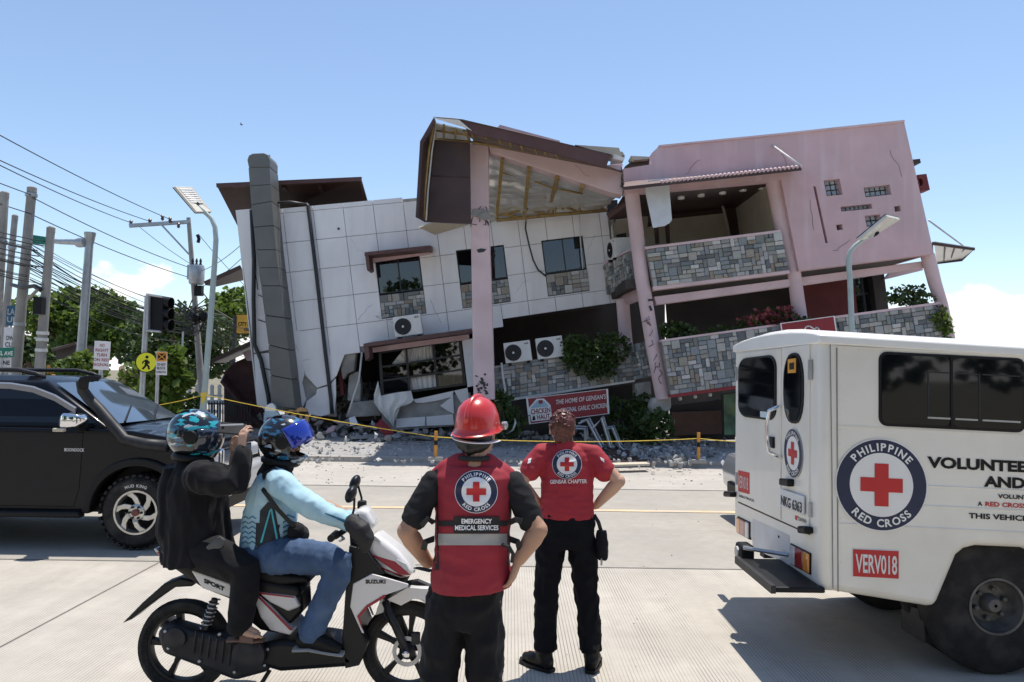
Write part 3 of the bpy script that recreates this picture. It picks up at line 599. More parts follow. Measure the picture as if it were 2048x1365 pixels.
for i in range(34):
    t = .22 + .78 * i / 33; x0, y0 = 1247 + 356 * t, 373 - 39 * t; rod('corrugation', [(x0, y0, 16.87), (x0 - 3, y0 - 2, 17.9)], .035, m_pink, aw, 6)
rod('awning_stay', [(1545, 291, YR - .02), (1604, 334, 16.95)], .025, m_pvc, B)
for (x, y, dx, dy, Y_) in ((700, 476, 14, 22, YF), (716, 500, 30, 6, YF), (640, 540, -8, 40, YF), (745, 610, -30, 24, YF), (860, 600, 20, 40, YF), (1060, 560, -22, 30, YF), (1190, 470, -16, 30, YF), (590, 690, 20, 18, YF), (1620, 400, 18, 70, YR), (1780, 300, 30, 60, YR), (1400, 320, -20, 26, YR), (1700, 480, -30, 22, YR), (1560, 300, 26, 34, YR), (1150, 330, 30, 22, YC)):
    pts = [(x, y, Y_ - .006)]
    for k in range(5): pts.append((pts[-1][0] + dx / 5 + rk.uniform(-4, 4), pts[-1][1] + dy / 5 + rk.uniform(-4, 4), Y_ - .006))
    rod('crack', pts, .0035, m_mortar if Y_ == YF else m_awn, B, 4)
# columns 2, 3, 4
def colround(L, R, Y, name='column', mat_=m_pinkc):
    mb = MB(); rings = []
    for (a, b), (c, d) in zip(L, R):
        p, q = P(a, b, Y), P(c, d, Y); r = (q - p).length / 2; m_ = (p + q) / 2
        rings.append([m_ + V((r * cos(2 * pi * j / 20), r * sin(2 * pi * j / 20), (q.z - p.z) / 2 * cos(2 * pi * j / 20))) for j in range(20)])
    return mb.loft(rings).obj(name, mat_, B, auto=50)
c2 = colround([(1249, 388), (1270, 560), (1291, 690), (1312, 800)], [(1278, 386), (1298, 558), (1319, 687), (1342, 796)], YC + .05)
slab('broken_footing', [(1306, 797), (1342, 793), (1343, 815), (1333, 830), (1312, 838), (1300, 815)], YC, .4, m_conc, B, bevel=.04)
for y in (601, 612): MB().beam(P(1296 if y == 601 else 1299, y, YC - .2), P(1306 if y == 601 else 1303, y - 1 if y == 601 else y + 10, YC - .2), .05).obj('column_bracket', m_pipe, c2)
for i in range(12):
    t = rk.random(); x, y = 1296 + 25 * t + rk.uniform(-6, 6), 630 + 130 * t; rod('crack', [(x, y, YC - .15), (x + rk.uniform(-8, 8), y + rk.uniform(2, 9), YC - .16), (x + rk.uniform(-10, 10), y + rk.uniform(6, 16), YC - .15)], .008, m_pipe, c2, 4)
colround([(1532, 366), (1551, 462), (1575, 545), (1586, 640)], [(1563, 362), (1580, 458), (1600, 541), (1614, 637)], YC + .1)
colround([(1842, 512), (1858, 570), (1872, 610), (1890, 690)], [(1868, 508), (1882, 566), (1894, 606), (1912, 690)], YC + .1)
c5 = colround([(1232, 600), (1240, 700)], [(1258, 597), (1266, 697)], 20.2)
slab('pier', [(1270, 768), (1301, 762), (1306, 830), (1308, 878), (1276, 880)], 19.2, .5, m_conc, B, bevel=.03)
# beams under the floors
def beam(name, q, Y, th, m_=m_pinkc): return slab(name, q, Y, th, m_, B, bevel=.015)
beam('beam', [(1308, 594), (1581, 558), (1584, 573), (1313, 610)], YR + .25, .3); beam('beam', [(1601, 555), (1858, 521), (1860, 534), (1604, 571)], YR + .4, .3)
beam('balcony_edge', [(1306, 573), (1579, 540), (1580, 547), (1308, 581)], YR + .02, .3)
q3('soffit', [(1230, 602, 20.9), (1276, 572, 18.6), (1280, 600, 18.6), (1240, 615, 20.9)], .1, m_pink, B)
slab('rear_wall', [(1330, 570), (1600, 540), (1600, 690), (1340, 700)], 21.5, .15, m_dark, B); slab('rear_wall', [(1602, 560), (1706, 545), (1720, 660), (1610, 660)], 20.8, .15, m_maroon, B)
dw = slab('doorway', [(1700, 552), (1746, 545), (1758, 640), (1712, 645)], 20.85, .08, m_frame, B, [[(1704, 556), (1722, 553), (1726, 586), (1708, 589)], [(1725, 553), (1742, 550), (1746, 583), (1729, 586)], [(1709, 593), (1727, 590), (1732, 638), (1715, 640)], [(1730, 590), (1747, 587), (1754, 636), (1735, 638)]])
slab('pane', [(1702, 554), (1744, 547), (1756, 640), (1713, 643)], 20.9, .01, m_glass, dw); slab('rear_wall', [(1702, 550), (1744, 545), (1756, 650), (1713, 650)], 22.0, .1, m_beige, B)
slab('door_jamb', [(1744, 551), (1768, 547), (1780, 640), (1756, 640)], 20.6, 1.2, m_dark, B)
slab('soffit_trim', [(1780, 545), (1844, 532), (1846, 541), (1768, 560)], 20.5, .1, m_pinkc, B)
# canopy and vent on the right end
cn = q3('side_canopy', [(1868, 487, 19.0), (1948, 499, 19.0), (1925, 519, 20.6), (1874, 526, 21.3)], .05, m_foil, B)
q3('canopy_edge', [(1866, 484, 18.95), (1950, 497, 18.95), (1950, 501, 18.95), (1867, 490, 18.95)], .06, m_brown, cn); q3('canopy_edge', [(1950, 498, 18.95), (1923, 519, 20.6), (1874, 526, 21.3), (1874, 529, 21.3), (1924, 523, 20.6)], .04, m_brown, cn)
for t in (.25, .5, .75): q3('canopy_rib', [(1868 + 80 * t, 488 + 12 * t, 19.0), (1872 + 80 * t, 488 + 12 * t, 19.0), (1876 + 51 * t, 526 - 7 * t, 21), (1874 + 51 * t, 526 - 7 * t, 21)], .06, m_brown, cn)
rod('canopy_stay', [(1857, 441, 18.4), (1926, 492, 19.2)], .02, m_steel, B)
slab('vent_block', [(1835, 350), (1853, 348), (1860, 380), (1843, 382)], 20, .4, m_maroon, B, [[(1841 + 5.5 * cos(a * pi / 5), 365 + 8 * sin(a * pi / 5)) for a in range(10)]])
# stone veneered parapets
unit = bmesh.new(); bmesh.ops.create_cube(unit, size=1.0); bmesh.ops.bevel(unit, geom=[e for e in unit.edges], offset=.06, segments=1, affect='EDGES')
stone_me = bpy.data.meshes.new('stone'); unit.to_mesh(stone_me); unit.free(); stone_me.materials.append(m_stone)
ALLST = []
def stonewall(q, Ys, cell=.105, th=.25, name='stone_parapet', seed=1):
    rs = random.Random(seed); Ys = Ys if isinstance(Ys, tuple) else (Ys, Ys)
    w = [P(*q[0], Ys[0]), P(*q[1], Ys[1]), P(*q[2], Ys[1]), P(*q[3], Ys[0])]
    nrm = (w[1] - w[0]).cross(w[3] - w[0]).normalized()
    if nrm.y > 0: nrm = -nrm
    par = MB().prism(w, -nrm * th).obj(name, m_mortar, B)
    Lx = ((w[1] - w[0]).length + (w[2] - w[3]).length) / 2; Ly = ((w[3] - w[0]).length + (w[2] - w[1]).length) / 2
    nx, ny = max(2, round(Lx / cell)), max(2, round(Ly / cell)); occ = [[0] * nx for _ in range(ny)]
    bl = lambda a, b: (w[0] * (1 - a) + w[1] * a) * (1 - b) + (w[3] * (1 - a) + w[2] * a) * b
    for j in range(ny):
        for i in range(nx):
            if occ[j][i]: continue
            sx, sy = rs.choice([(2, 1), (1, 2), (2, 2), (2, 1), (1, 1), (2, 1), (1, 2), (3, 1), (1, 1)])
            sx = min(sx, nx - i); sy = min(sy, ny - j)
            while sx > 1 and any(occ[j][i + k] for k in range(sx)): sx -= 1
            for b in range(sy):
                for a in range(sx): occ[j + b][i + a] = 1
            p00, p10, p01 = bl(i / nx, j / ny), bl((i + sx) / nx, j / ny), bl(i / nx, (j + sy) / ny); c = bl((i + sx / 2) / nx, (j + sy / 2) / ny)
            ex, ey = p10 - p00, p01 - p00; lx, ly = ex.length - .014, ey.length - .014; ex.normalize(); ey = (ey - ex * ey.dot(ex)).normalized(); ez = ex.cross(ey); d = rs.uniform(.03, .085)
            m_ = MX.Translation(c + nrm * (d / 2 - .01)) @ (MX((ex, ey, ez)).transposed()).to_4x4() @ MX.Diagonal((lx, ly, d, 1))
            ALLST.append((lx * ly * (1 if c.x < 8 else .5), par, m_))
    return par
stonewall([(1292, 500), (1561, 465), (1577, 541), (1307, 574)], YR + .04, seed=2); slab('parapet_coping', [(1290, 494), (1561, 460), (1562, 465), (1291, 499)], YR - .02, .34, m_pinkc, B)
stonewall([(1323, 684), (1672, 637), (1690, 742), (1341, 790)], YR - .1, seed=3); stonewall([(1672, 637), (1880, 609), (1902, 712), (1690, 742)], YR - .1, seed=4)
slab('parapet_coping', [(1322, 680), (1880, 604), (1881, 609), (1323, 684)], YR - .15, .36, m_pinkc, B); slab('red_trim', [(1340, 790), (1690, 742), (1691, 748), (1342, 796)], YR - .12, .3, m_red, B)
stonewall([(990, 737), (1264, 692), (1269, 760), (990, 802)], 19.4, seed=5); slab('parapet_coping', [(988, 733), (1264, 688), (1264, 692), (988, 737)], 19.35, .35, m_conc, B); slab('drip_edge', [(989, 802), (1269, 760), (1270, 764), (989, 807)], 19.3, .35, m_pvc, B)
stonewall([(1264, 690), (1287, 684), (1304, 752), (1269, 761)], (19.35, 18.9), seed=6)
stonewall([(1210, 532), (1257, 505), (1268, 562), (1218, 590)], (20.9, 18.7), seed=7); q3('parapet_coping', [(1208, 530, 20.9), (1257, 503, 18.7), (1266, 503, 18.7), (1216, 531, 20.9)], .05, m_pinkc, B)
for k, (u0, u1, v0) in enumerate(((2.86, 4.32, 3.14), (5.62, 7.37, 3.12), (8.78, 10.3, 3.16))): stonewall(uvpoly(u0, v0, u1, 3.93), YF + .02, cell=.115, th=.12, name='sill_panel', seed=20 + k)
ALLST.sort(key=lambda s: -s[0])
rest = {}
for k, (a, par, m_) in enumerate(ALLST):
    if k < 295:
        o = bpy.data.objects.new('stone', stone_me); COL.objects.link(o); o.parent = par
        # the parapet meshes sit in world space, so their world matrix is the identity
        lo, ro, sc = m_.decompose(); o.location, o.rotation_euler, o.scale = lo, ro.to_euler(), sc
    else: rest.setdefault(par.name, (par, []))[1].append(m_)
uv_, uf_ = [v.co.copy() for v in stone_me.vertices], [tuple(p.vertices) for p in stone_me.polygons]
for par, ms in rest.values():
    mb = MB()
    for m_ in ms: mb.add([m_ @ v for v in uv_], uf_)
    tag(mb.obj('small_stones', m_stoneI, par, fix=False), kind='stuff')
# ground floor remains
slab('shop_wall', [(1342, 812), (1470, 796), (1470, 880), (1342, 882)], 20.6, .2, m_dark, B); slab('counter', [(1344, 826), (1444, 822), (1444, 868), (1344, 872)], 20.2, .3, mat('brown_board', (.17, .09, .06), .7), B)
sd = slab('shop_door', [(1443, 786), (1474, 782), (1476, 874), (1446, 874)], 19.6, .06, m_frame, B); slab('door_poster', [(1447, 790), (1472, 787), (1474, 870), (1449, 870)], 19.57, .025, mat('green_poster', (.12, .22, .13), .5, var=.5, scale=3, dirt=(.3, .3, .05), damt=.8), sd)
for i in range(3): MB().sphere(P(1360 + 30 * i, 798 - 4 * i, 18.5), .05, 8, 6).obj('canopy_lamp', m_white, B, smooth=True)
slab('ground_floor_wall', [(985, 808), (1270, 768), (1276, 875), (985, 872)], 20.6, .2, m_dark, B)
# ================================================================ things on and around the building
m_fan = mat('fan_grille', (.035, .035, .04), .5)
def acunit(label, q, Y, depth=.32, ex2=None):
    c = [P(x, y, Y) for x, y in q]
    if ex2: c[1] = P(*ex2[0]); c[2] = P(*ex2[1])
    ex, ey = (c[1] - c[0]), (c[0] - c[3]); W, Hh = ex.length, ey.length; ex.normalize(); ey = (ey - ex * ey.dot(ex)).normalized(); nrm = ex.cross(ey)
    cc = (c[0] + c[1] + c[2] + c[3]) / 4; r = MX((ex, ey, nrm)).transposed()
    t = thing('air_conditioner', label, 'air conditioner', tuple(cc - nrm * depth / 2 - ey * Hh / 2), 'air conditioner outdoor units on the building')
    MB().box(cc - nrm * depth / 2, (W, Hh, depth), r).obj('casing', m_ac, t, bevel=.015)
    fc = cc - ex * W * .17 - ey * .01; R = Hh * .40
    MB().lathe(fc + nrm * .002, nrm, [(R, 0), (R, .012), (R * .97, .014)], 32).obj('fan_recess', m_fan, t)
    gr = MB()
    for k in range(1, 7): gr.tube([fc + nrm * .02 + (ex * cos(a * pi / 12) + ey * sin(a * pi / 12)) * R * k / 6.4 for a in range(25)], .004, 4)
    for a in range(12): gr.tube([fc + nrm * .021 + (ex * cos(a * pi / 6) + ey * sin(a * pi / 6)) * R * s for s in (.1, .95)], .004, 4)
    g_ = gr.obj('fan_grille', m_black, t); MB().lathe(fc + nrm * .016, nrm, [(R * .14, 0), (R * .14, .015)], 12).obj('fan_hub', m_ac, t)
    decal('lettering', textbox('AUX', W * .27, Hh * .31, W * .44, Hh * .40, .03), facing(cc, ex, ey, .004), m_black, t)
    for sx in (-.35, .35): MB().box(cc + ex * W * sx - ey * (Hh / 2 + .03) - nrm * depth / 2, (.08, .06, depth + .06), r).obj('mounting_foot', m_black, t)
    return t
acunit('white air conditioner unit standing on the hood above the torn window', [(785, 635), (840, 627), (846, 668), (790, 676)], 20.25)
acunit('left of two white air conditioner units on the stone parapet', [(1007, 687), (1060, 680), (1064, 721), (1011, 728)], 19.25)
acunit('right of two white air conditioner units on the stone parapet', [(1071, 678), (1124, 671), (1129, 713), (1075, 720)], 19.25)
acunit('white air conditioner unit hanging beside the upper side balcony', [(1214, 484), (1228, 480), (1232, 518), (1217, 522)], 20.2, .5, ((1228, 476, 19.6), (1232, 514, 19.6)))
rod('ac_pipe', [(752, 633, YF - .05), (766, 640, YF - .3), (785, 645, 20.5)], .02, m_pvc, B); rod('ac_pipe', [(1226, 478, 20.2), (1224, 455, 20.5), (1230, 440, 20.8)], .03, m_pvc, B)
rod('drain_hose', [(1003, 726, 19.2), (1007, 760, 19.2), (1012, 790, 19.2), (1019, 805, 19.2)], .03, m_pvc, B)
# red restaurant signs
def sign3(name, label, q, Y, th, m_, cat='sign', base=None, edge=None):
    c = [P(x, y, Y) for x, y in q]; t = thing(name, label, cat, tuple((c[2] + c[3]) / 2))
    bd = MB().prism(c, (0, th, 0)).obj('board', m_, t)
    ex, ey = (c[1] - c[0]), (c[0] - c[3]); W, Hh = ex.length, ey.length; cc = (c[0] + c[1] + c[2] + c[3]) / 4
    f = lambda off: facing(cc, ex, ey - ex.normalized() * ey.dot(ex.normalized()), off)
    if edge: MB().prism([c[0] + V((0, -.004, 0)), c[1] + V((0, -.004, 0)), c[2] + V((0, -.004, 0)), c[3] + V((0, -.004, 0))], (0, .004 - .0005, 0), [[cc + (p - cc) * .0 + (p - cc) * k + V((0, -.004, 0)) for p, k in zip(c, (.955,) * 4)]]).obj('border', edge, t)
    return t, f, W, Hh
def strokes(pts, w):                          # polyline as flat strips
    vs, fs = [], []
    for (a, b), (c, d) in zip(pts[:-1], pts[1:]):
        e = V((c - a, d - b, 0)).normalized(); nn = V((-e.y, e.x, 0)) * w / 2; k = len(vs); A, C_ = V((a, b, 0)) - e * w * .4, V((c, d, 0)) + e * w * .4
        vs += [A + nn, A - nn, C_ - nn, C_ + nn]; fs.append((k, k + 1, k + 2, k + 3))
    return vs, fs
t, f, W, Hh = sign3('restaurant_sign', 'fallen red restaurant sign with white lettering under the stone parapet', [(1052, 797), (1216, 778), (1219, 828), (1058, 849)], 18.9, .06, m_red, edge=m_white)
decal('lettering', textbox("THE HOME OF GENSAN'S", -W * .14, Hh * .12, W * .47, Hh * .30, .008, .25), f(.006), m_white, t)
decal('lettering', textbox("ORIGINAL GARLIC CHICKEN", -W * .10, -Hh * .22, W * .47, -Hh * .04, .008, .25), f(.006), m_white, t)
hx = -W * .33
house = [V((hx - W * .13, -Hh * .42, 0)), V((hx + W * .12, -Hh * .42, 0)), V((hx + W * .12, Hh * .12, 0)), V((hx + W * .05, Hh * .40, 0)), V((hx - W * .04, Hh * .42, 0)), V((hx - W * .15, Hh * .10, 0))]
decal('logo_panel', (house, [tuple(range(6))]), f(.005), m_white, t)
decal('logo_roof', ([V((hx - W * .13, Hh * .08, 0)), V((hx + W * .105, Hh * .08, 0)), V((hx + W * .045, Hh * .33, 0)), V((hx - W * .035, Hh * .35, 0))], [(0, 1, 2, 3)]), f(.007), mat('logo_blue', (.35, .5, .6), .6), t)
decal('logo_chimney', ([V((hx - W * .02, Hh * .22, 0)), V((hx + W * .03, Hh * .22, 0)), V((hx + W * .03, Hh * .36, 0)), V((hx - W * .02, Hh * .36, 0))], [(0, 1, 2, 3)]), f(.009), m_red, t)
decal('lettering', textbox('CHICKEN', hx - W * .125, -Hh * .16, hx + W * .11, Hh * .05, .03), f(.008), m_red, t); decal('lettering', textbox('HAUT', hx - W * .06, -Hh * .38, hx + W * .10, -Hh * .19, .03), f(.008), m_red, t)
decal('logo_mark', ([V((hx - W * .12, -Hh * .38, 0)), V((hx - W * .08, -Hh * .38, 0)), V((hx - W * .085, -Hh * .2, 0)), V((hx - W * .11, -Hh * .24, 0))], [(0, 1, 2, 3)]), f(.008), m_black, t)
t, f, W, Hh = sign3('restaurant_sign', 'red sign with white house outline leaning on the parapet behind the van roof', [(1560, 647), (1669, 632), (1680, 700), (1571, 716)], 17.6, .06, m_red, edge=m_white)
decal('house_outline', strokes([(-W * .22, -Hh * .05), (-.04 * W, Hh * .30), (W * .02, Hh * .30), (W * .11, Hh * .18), (W * .13, Hh * .24), (W * .17, Hh * .22), (W * .19, Hh * .1), (W * .26, -Hh * .1)], .03), f(.006), m_white, t)
decal('house_outline', strokes([(-W * .12, 0), (-.02 * W, Hh * .2), (W * .06, Hh * .14), (W * .1, 0)], .025), f(.006), m_white, t)
# plants growing on the building
def plant(name, label, blobs, size, m_, base, cat='plant', group=None, stems=4, seed=1, extra=None):
    b = V(base); t = thing(name, label, cat, tuple(b), group)
    leafmesh('foliage', blobs, size, m_, t, seed)
    mb = MB(); r_ = random.Random(seed)
    for k in range(stems):
        c, r, _ = blobs[k % len(blobs)]; e = V(c) + V((r_.uniform(-.5, .5) * r[0], r_.uniform(-.4, .4) * r[1], r_.uniform(-.2, .5) * r[2]))
        mb.tube([b, b.lerp(e, .5) + V((r_.uniform(-.1, .1), 0, .1)), e], [.02, .015, .006], 5)
    mb.obj('stems', m_bark, t)
    if extra: leafmesh('flowers', extra[0], extra[1], extra[2], t, seed + 9)
    return t
pb = lambda x, y, Y, rx, ry, rz, k: (tuple(P(x, y, Y)), (rx, ry, rz), k)
plant('hanging_vine', 'dark green vine spilling over the parapet right of the air conditioners', [pb(1145, 700, 19.2, .3, .25, .45, 420), pb(1170, 694, 19.3, .3, .25, .35, 260), pb(1200, 705, 19.2, .35, .25, .35, 320), pb(1235, 695, 19.2, .35, .3, .4, 300), pb(1160, 728, 19.1, .2, .12, .3, 160), pb(1190, 738, 19.1, .25, .12, .3, 200), pb(1222, 728, 19.1, .2, .12, .35, 180), pb(1210, 674, 19.8, .35, .3, .14, 120), pb(1135, 715, 19.15, .12, .1, .4, 90)], .09, m_leafd, P(1200, 735, 19.3), seed=3)
plant('potted_shrub', 'small leafy shrub on the stone parapet beside the leaning round column', [pb(1350, 662, 18.3, .4, .25, .25, 260), pb(1375, 668, 18.2, .3, .25, .18, 160)], .11, m_leafd, P(1355, 680, 18.3), seed=4)
plant('bougainvillea', 'bougainvillea with pink red flowers above the stone parapet', [pb(1510, 650, 18.2, .5, .3, .25, 260), pb(1560, 640, 18.2, .45, .3, .3, 240), pb(1600, 645, 18.1, .35, .3, .2, 140), pb(1450, 662, 18.2, .5, .25, .14, 140)], .10, m_leafd, P(1540, 660, 18.2), seed=5, extra=([pb(1535, 632, 18.05, .3, .2, .2, 110), pb(1570, 628, 18.05, .25, .2, .2, 100), pb(1545, 648, 18.0, .3, .2, .1, 60), pb(1500, 640, 18.05, .3, .2, .12, 40), pb(1595, 648, 18, .2, .2, .1, 40)], .10, m_flow))
plant('bush', 'thin dark bush against the sky at the right end of the parapet', [pb(1815, 590, 18.3, .4, .3, .25, 170), pb(1840, 598, 18.3, .3, .3, .2, 140), pb(1790, 600, 18.3, .25, .25, .14, 90), pb(1825, 575, 18.4, .35, .2, .1, 26)], .10, m_leafd, P(1820, 612, 18.3), seed=6, stems=9)
plant('creeper', 'green creeper hanging on the right end of the stone parapet by the sky', [pb(1885, 640, 17.8, .25, .1, .3, 120), pb(1895, 662, 17.8, .15, .1, .3, 90)], .1, m_leaf, P(1885, 610, 17.8), seed=7)
plant('ground_vine', 'leafy vine climbing the grey pier below the leaning round column', [pb(1285, 820, 18.9, .35, .25, .5, 330), pb(1315, 850, 17.9, .4, .25, .4, 330), pb(1290, 865, 18.6, .45, .3, .25, 220)], .12, m_leafd, P(1300, 880, 18.6), seed=8)
plant('ground_shrub', 'dark shrub at the foot of the pink square column', [pb(1000, 800, 18.6, .3, .25, .25, 180), pb(1015, 840, 18.8, .5, .3, .4, 330), pb(985, 860, 18.4, .35, .25, .25, 180)], .12, m_leafd, P(1005, 878, 18.5), seed=9)
plant('ground_shrub', 'dark shrub growing right of the fallen restaurant sign', [pb(1240, 830, 19.2, .3, .25, .5, 240), pb(1235, 868, 18.8, .35, .3, .2, 160)], .12, m_leafd, P(1240, 882, 18.8), seed=10)
# ================================================================ rubble
def chunk_mesh(seed, flat=1.0):
    r_ = random.Random(seed); bm = bmesh.new()
    for _ in range(16): bm.verts.new((r_.uniform(-.5, .5), r_.uniform(-.5, .5), r_.uniform(-.5, .5) * flat))
    bmesh.ops.convex_hull(bm, input=bm.verts); bmesh.ops.delete(bm, geom=[v for v in bm.verts if not v.link_faces], context='VERTS'); me = bpy.data.meshes.new('chunk'); bm.to_mesh(me); bm.free(); me.materials.append(m_rub); return me
CH = [chunk_mesh(i, .7) for i in range(5)] + [chunk_mesh(i, .18) for i in range(5, 9)]
rr = random.Random(21); m_gunr = mat('rusted_rod', (.13, .08, .055), .8, var=.3)
def chunk(p, s, flat=False, label='broken grey concrete lump lying in the rubble before the building', grp='concrete lumps strewn before the building', name='concrete_lump', m_=None):
    o = bpy.data.objects.new(name, rr.choice(CH[5:] if flat else CH[:5])); COL.objects.link(o); o.location = p; o.scale = (s, s * rr.uniform(.6, 1), s * rr.uniform(.5, .9)); o.rotation_euler = (rr.uniform(-.4, .4), rr.uniform(-.4, .4), rr.uniform(0, 6))
    return tag(o, label, 'rubble', grp)
for k in range(75):
    x = rr.uniform(590, 1440); y = rr.choice([rr.gauss(866, 8), rr.gauss(880, 12), rr.uniform(880, 925)]); p = G(x, y, LOT)
    s = rr.uniform(.12, .34) * (1.2 if y < 880 else .6); chunk(p + V((0, 0, s * .12)), s)
for k in range(45):
    x = rr.uniform(560, 1300); y = rr.gauss(872, 12); p = G(x, y, LOT); s = rr.uniform(.25, .7) * (1 if y < 885 else .5)
    chunk(p + V((0, 0, .06)), s, True, 'flat broken piece of wall cladding lying in the rubble', 'broken cladding pieces before the building', 'cladding_fragment')
# heap of debris along the foot of the wall and fine grit over the pavement
vs, fs = [], []
def debris(n_, fx, fy, smin, smax, z0=LOT, heap=None):
    for _ in range(n_):
        x, y = fx(), fy(); p = G(x, y, z0); h = heap(x, y) if heap else 0; p.z += rr.random() * h
        me = rr.choice(CH); s = rr.uniform(smin, smax); e = Euler((rr.uniform(0, 6), rr.uniform(0, 6), rr.uniform(0, 6))).to_matrix(); b = len(vs); vs.extend(tuple(p + e @ (v.co * s)) for v in me.vertices); fs.extend(tuple(b + i for i in q.vertices) for q in me.polygons)
debris(900, lambda: rr.gauss(760, 90), lambda: rr.gauss(858, 6), .08, .3, heap=lambda x, y: .55); debris(500, lambda: rr.uniform(600, 1000), lambda: rr.gauss(866, 8), .06, .25, heap=lambda x, y: .2)
debris(700, lambda: rr.uniform(600, 1350), lambda: rr.gauss(884, 14), .04, .14); debris(900, lambda: rr.gauss(1340, 45), lambda: rr.gauss(902, 13), .06, .17, heap=lambda x, y: .1); debris(500, lambda: rr.uniform(520, 1450), lambda: rr.uniform(890, 925), .03, .09); debris(260, lambda: rr.uniform(480, 1450), lambda: rr.uniform(925, 970), .015, .05, 0)
debris(70, lambda: rr.uniform(300, 1500), lambda: rr.uniform(1000, 1340), .006, .02, 0); debris(300, lambda: rr.gauss(1120, 70), lambda: rr.gauss(876, 6), .06, .2, heap=lambda x, y: .25)
me = bpy.data.meshes.new('debris'); me.from_pydata(vs, [], fs); tag(mesh_obj('debris', me, m_rubI), 'small broken masonry and grit spread in front of the building', 'debris', kind='stuff')
vs, fs = [], []
debris(520, lambda: rr.gauss(715, 22), lambda: rr.gauss(852, 3), .08, .24, heap=lambda x, y: 1.4)
me = bpy.data.meshes.new('debris'); me.from_pydata(vs, [], fs); tag(mesh_obj('debris', me, m_rubI), 'pile of crushed concrete spilling from the broken wall', 'debris', kind='stuff')
for k in range(26):
    x = rr.choice([rr.gauss(740, 70), rr.uniform(640, 1260)]); p = G(x, rr.gauss(866, 6), LOT) + V((0, 0, rr.uniform(.05, .35))); w_, h_ = rr.uniform(.25, .8), rr.uniform(.2, .5)
    e = Euler((rr.uniform(-1.0, .4), rr.uniform(-.5, .5), rr.uniform(0, 3))).to_matrix(); qs = [V((-w_ / 2, -h_ / 2, 0)), V((w_ * rr.uniform(.2, .5), -h_ / 2, 0)), V((w_ / 2, h_ * rr.uniform(-.2, .3), 0)), V((w_ * .2, h_ / 2, 0)), V((-w_ * .5, h_ * rr.uniform(.1, .5), 0))]
    tag(MB().prism([p + e @ q for q in qs], e @ V((0, 0, rr.uniform(.03, .1)))).obj('wall_fragment', rr.choice([m_conc, m_panel, m_conc, m_pink, m_panel]), None), 'tilted broken wall slab in the heap at the foot of the building', 'rubble', 'tilted slabs in the rubble heap')
for k in range(22):
    x = rr.gauss(760, 90) if k % 2 else rr.uniform(900, 1320); p = G(x, rr.gauss(866, 6), LOT); a_ = rr.uniform(0, 6); pts = [p]
    for j in range(4): a_ += rr.uniform(-.7, .7); pts.append(pts[-1] + V((.25 * cos(a_), .12 * sin(a_), rr.uniform(-.05, .22))))
    tag(MB().tube(pts, .012, 5).obj('reinforcing_rod', m_gunr, None, smooth=True), 'thin bent reinforcing rod sticking out of the rubble', 'rod', 'bent rods in the rubble')
def flatpiece(name, label, pts, th, m_, cat, z=None):
    w = [G(x, y, LOT + z_) if Y is None else P(x, y, Y) for x, y, z_, Y in pts]; nn = (w[1] - w[0]).cross(w[2] - w[0]).normalized(); return tag(MB().prism(w, nn * th).obj(name, m_, None), label, cat)
flatpiece('broken_board', 'pale broken panel leaning on the rubble left of the red awning', [(698, 836, 0, 20.4), (710, 833, 0, 20.4), (715, 846, 0, 19.9), (700, 850, 0, 19.9)], .04, m_panel, 'panel')
flatpiece('fallen_awning', 'crumpled red awning lying on the rubble under the white curtain', [(750, 850, 0, 20.0), (762, 838, 0, 20.2), (784, 858, 0, 19.6), (786, 866, 0, 19.4), (766, 868, 0, 19.3)], .05, m_red, 'awning')
flatpiece('dark_flat_piece', 'dark flat board lying on the pavement below the twisted metal frames', [(1165, 897, .03, None), (1240, 893, .03, None), (1300, 922, .03, None), (1215, 924, .03, None)], .03, m_brown, 'board')  # thin dark brown sheet laid flat over the pavement
flatpiece('plank', 'pale plank lying at the kerb right of the dark board', [(1222, 926, .06, None), (1292, 924, .06, None), (1300, 928, .06, None), (1230, 930, .06, None)], .04, m_beige, 'plank')
flatpiece('plank', 'long thin plank on the rubble beneath the red awning', [(700, 872, .1, None), (800, 868, .1, None), (802, 871, .1, None), (702, 875, .1, None)], .05, m_conc, 'plank')
flatpiece('bent_sheet', 'bent white sheet in the rubble left of the standing workers helmet', [(800, 866, .25, None), (845, 862, .15, None), (850, 868, .05, None), (810, 873, .05, None)], .02, m_panel, 'sheet')
for k, (pp_, lab) in enumerate((([(1157, 848), (1174, 841), (1203, 896)], 'leftmost of the three tall twisted metal frames below the restaurant sign'), ([(1186, 857), (1203, 838), (1220, 895)], 'middle one of the three tall twisted metal frames below the restaurant sign'), ([(1210, 861), (1224, 856), (1240, 895), (1256, 906)], 'rightmost of the twisted metal frames, its foot bent towards the pavement'), ([(1130, 856), (1170, 859), (1171, 884)], 'low metal frame standing behind the shoulder of the worker in red'))):
    Yk = 17.6 + .1 * k; t = thing('metal_frame', lab, 'metal frame', tuple(P(*pp_[-1], Yk)), 'twisted metal frames')
    MB().tube([P(x, y, Yk) for x, y in pp_], .03, 6).obj('front_tube', m_steel, t); MB().tube([P(x, y, Yk) + V((.1, .5, .02)) for x, y in pp_], .03, 6).obj('rear_tube', m_steel, t)
    MB().tube([P(*pp_[1], Yk), P(*pp_[1], Yk) + V((.1, .5, .02))], .025, 6).obj('cross_tube', m_steel, t)
c_ = P(483, 250, 60); bird = thing('bird', 'tiny dark bird flying in the sky above the grey pylon', 'bird', tuple(c_)); MB().sphere(c_, (.12, .05, .045), 10, 6).obj('body', m_pipe, bird, smooth=True)
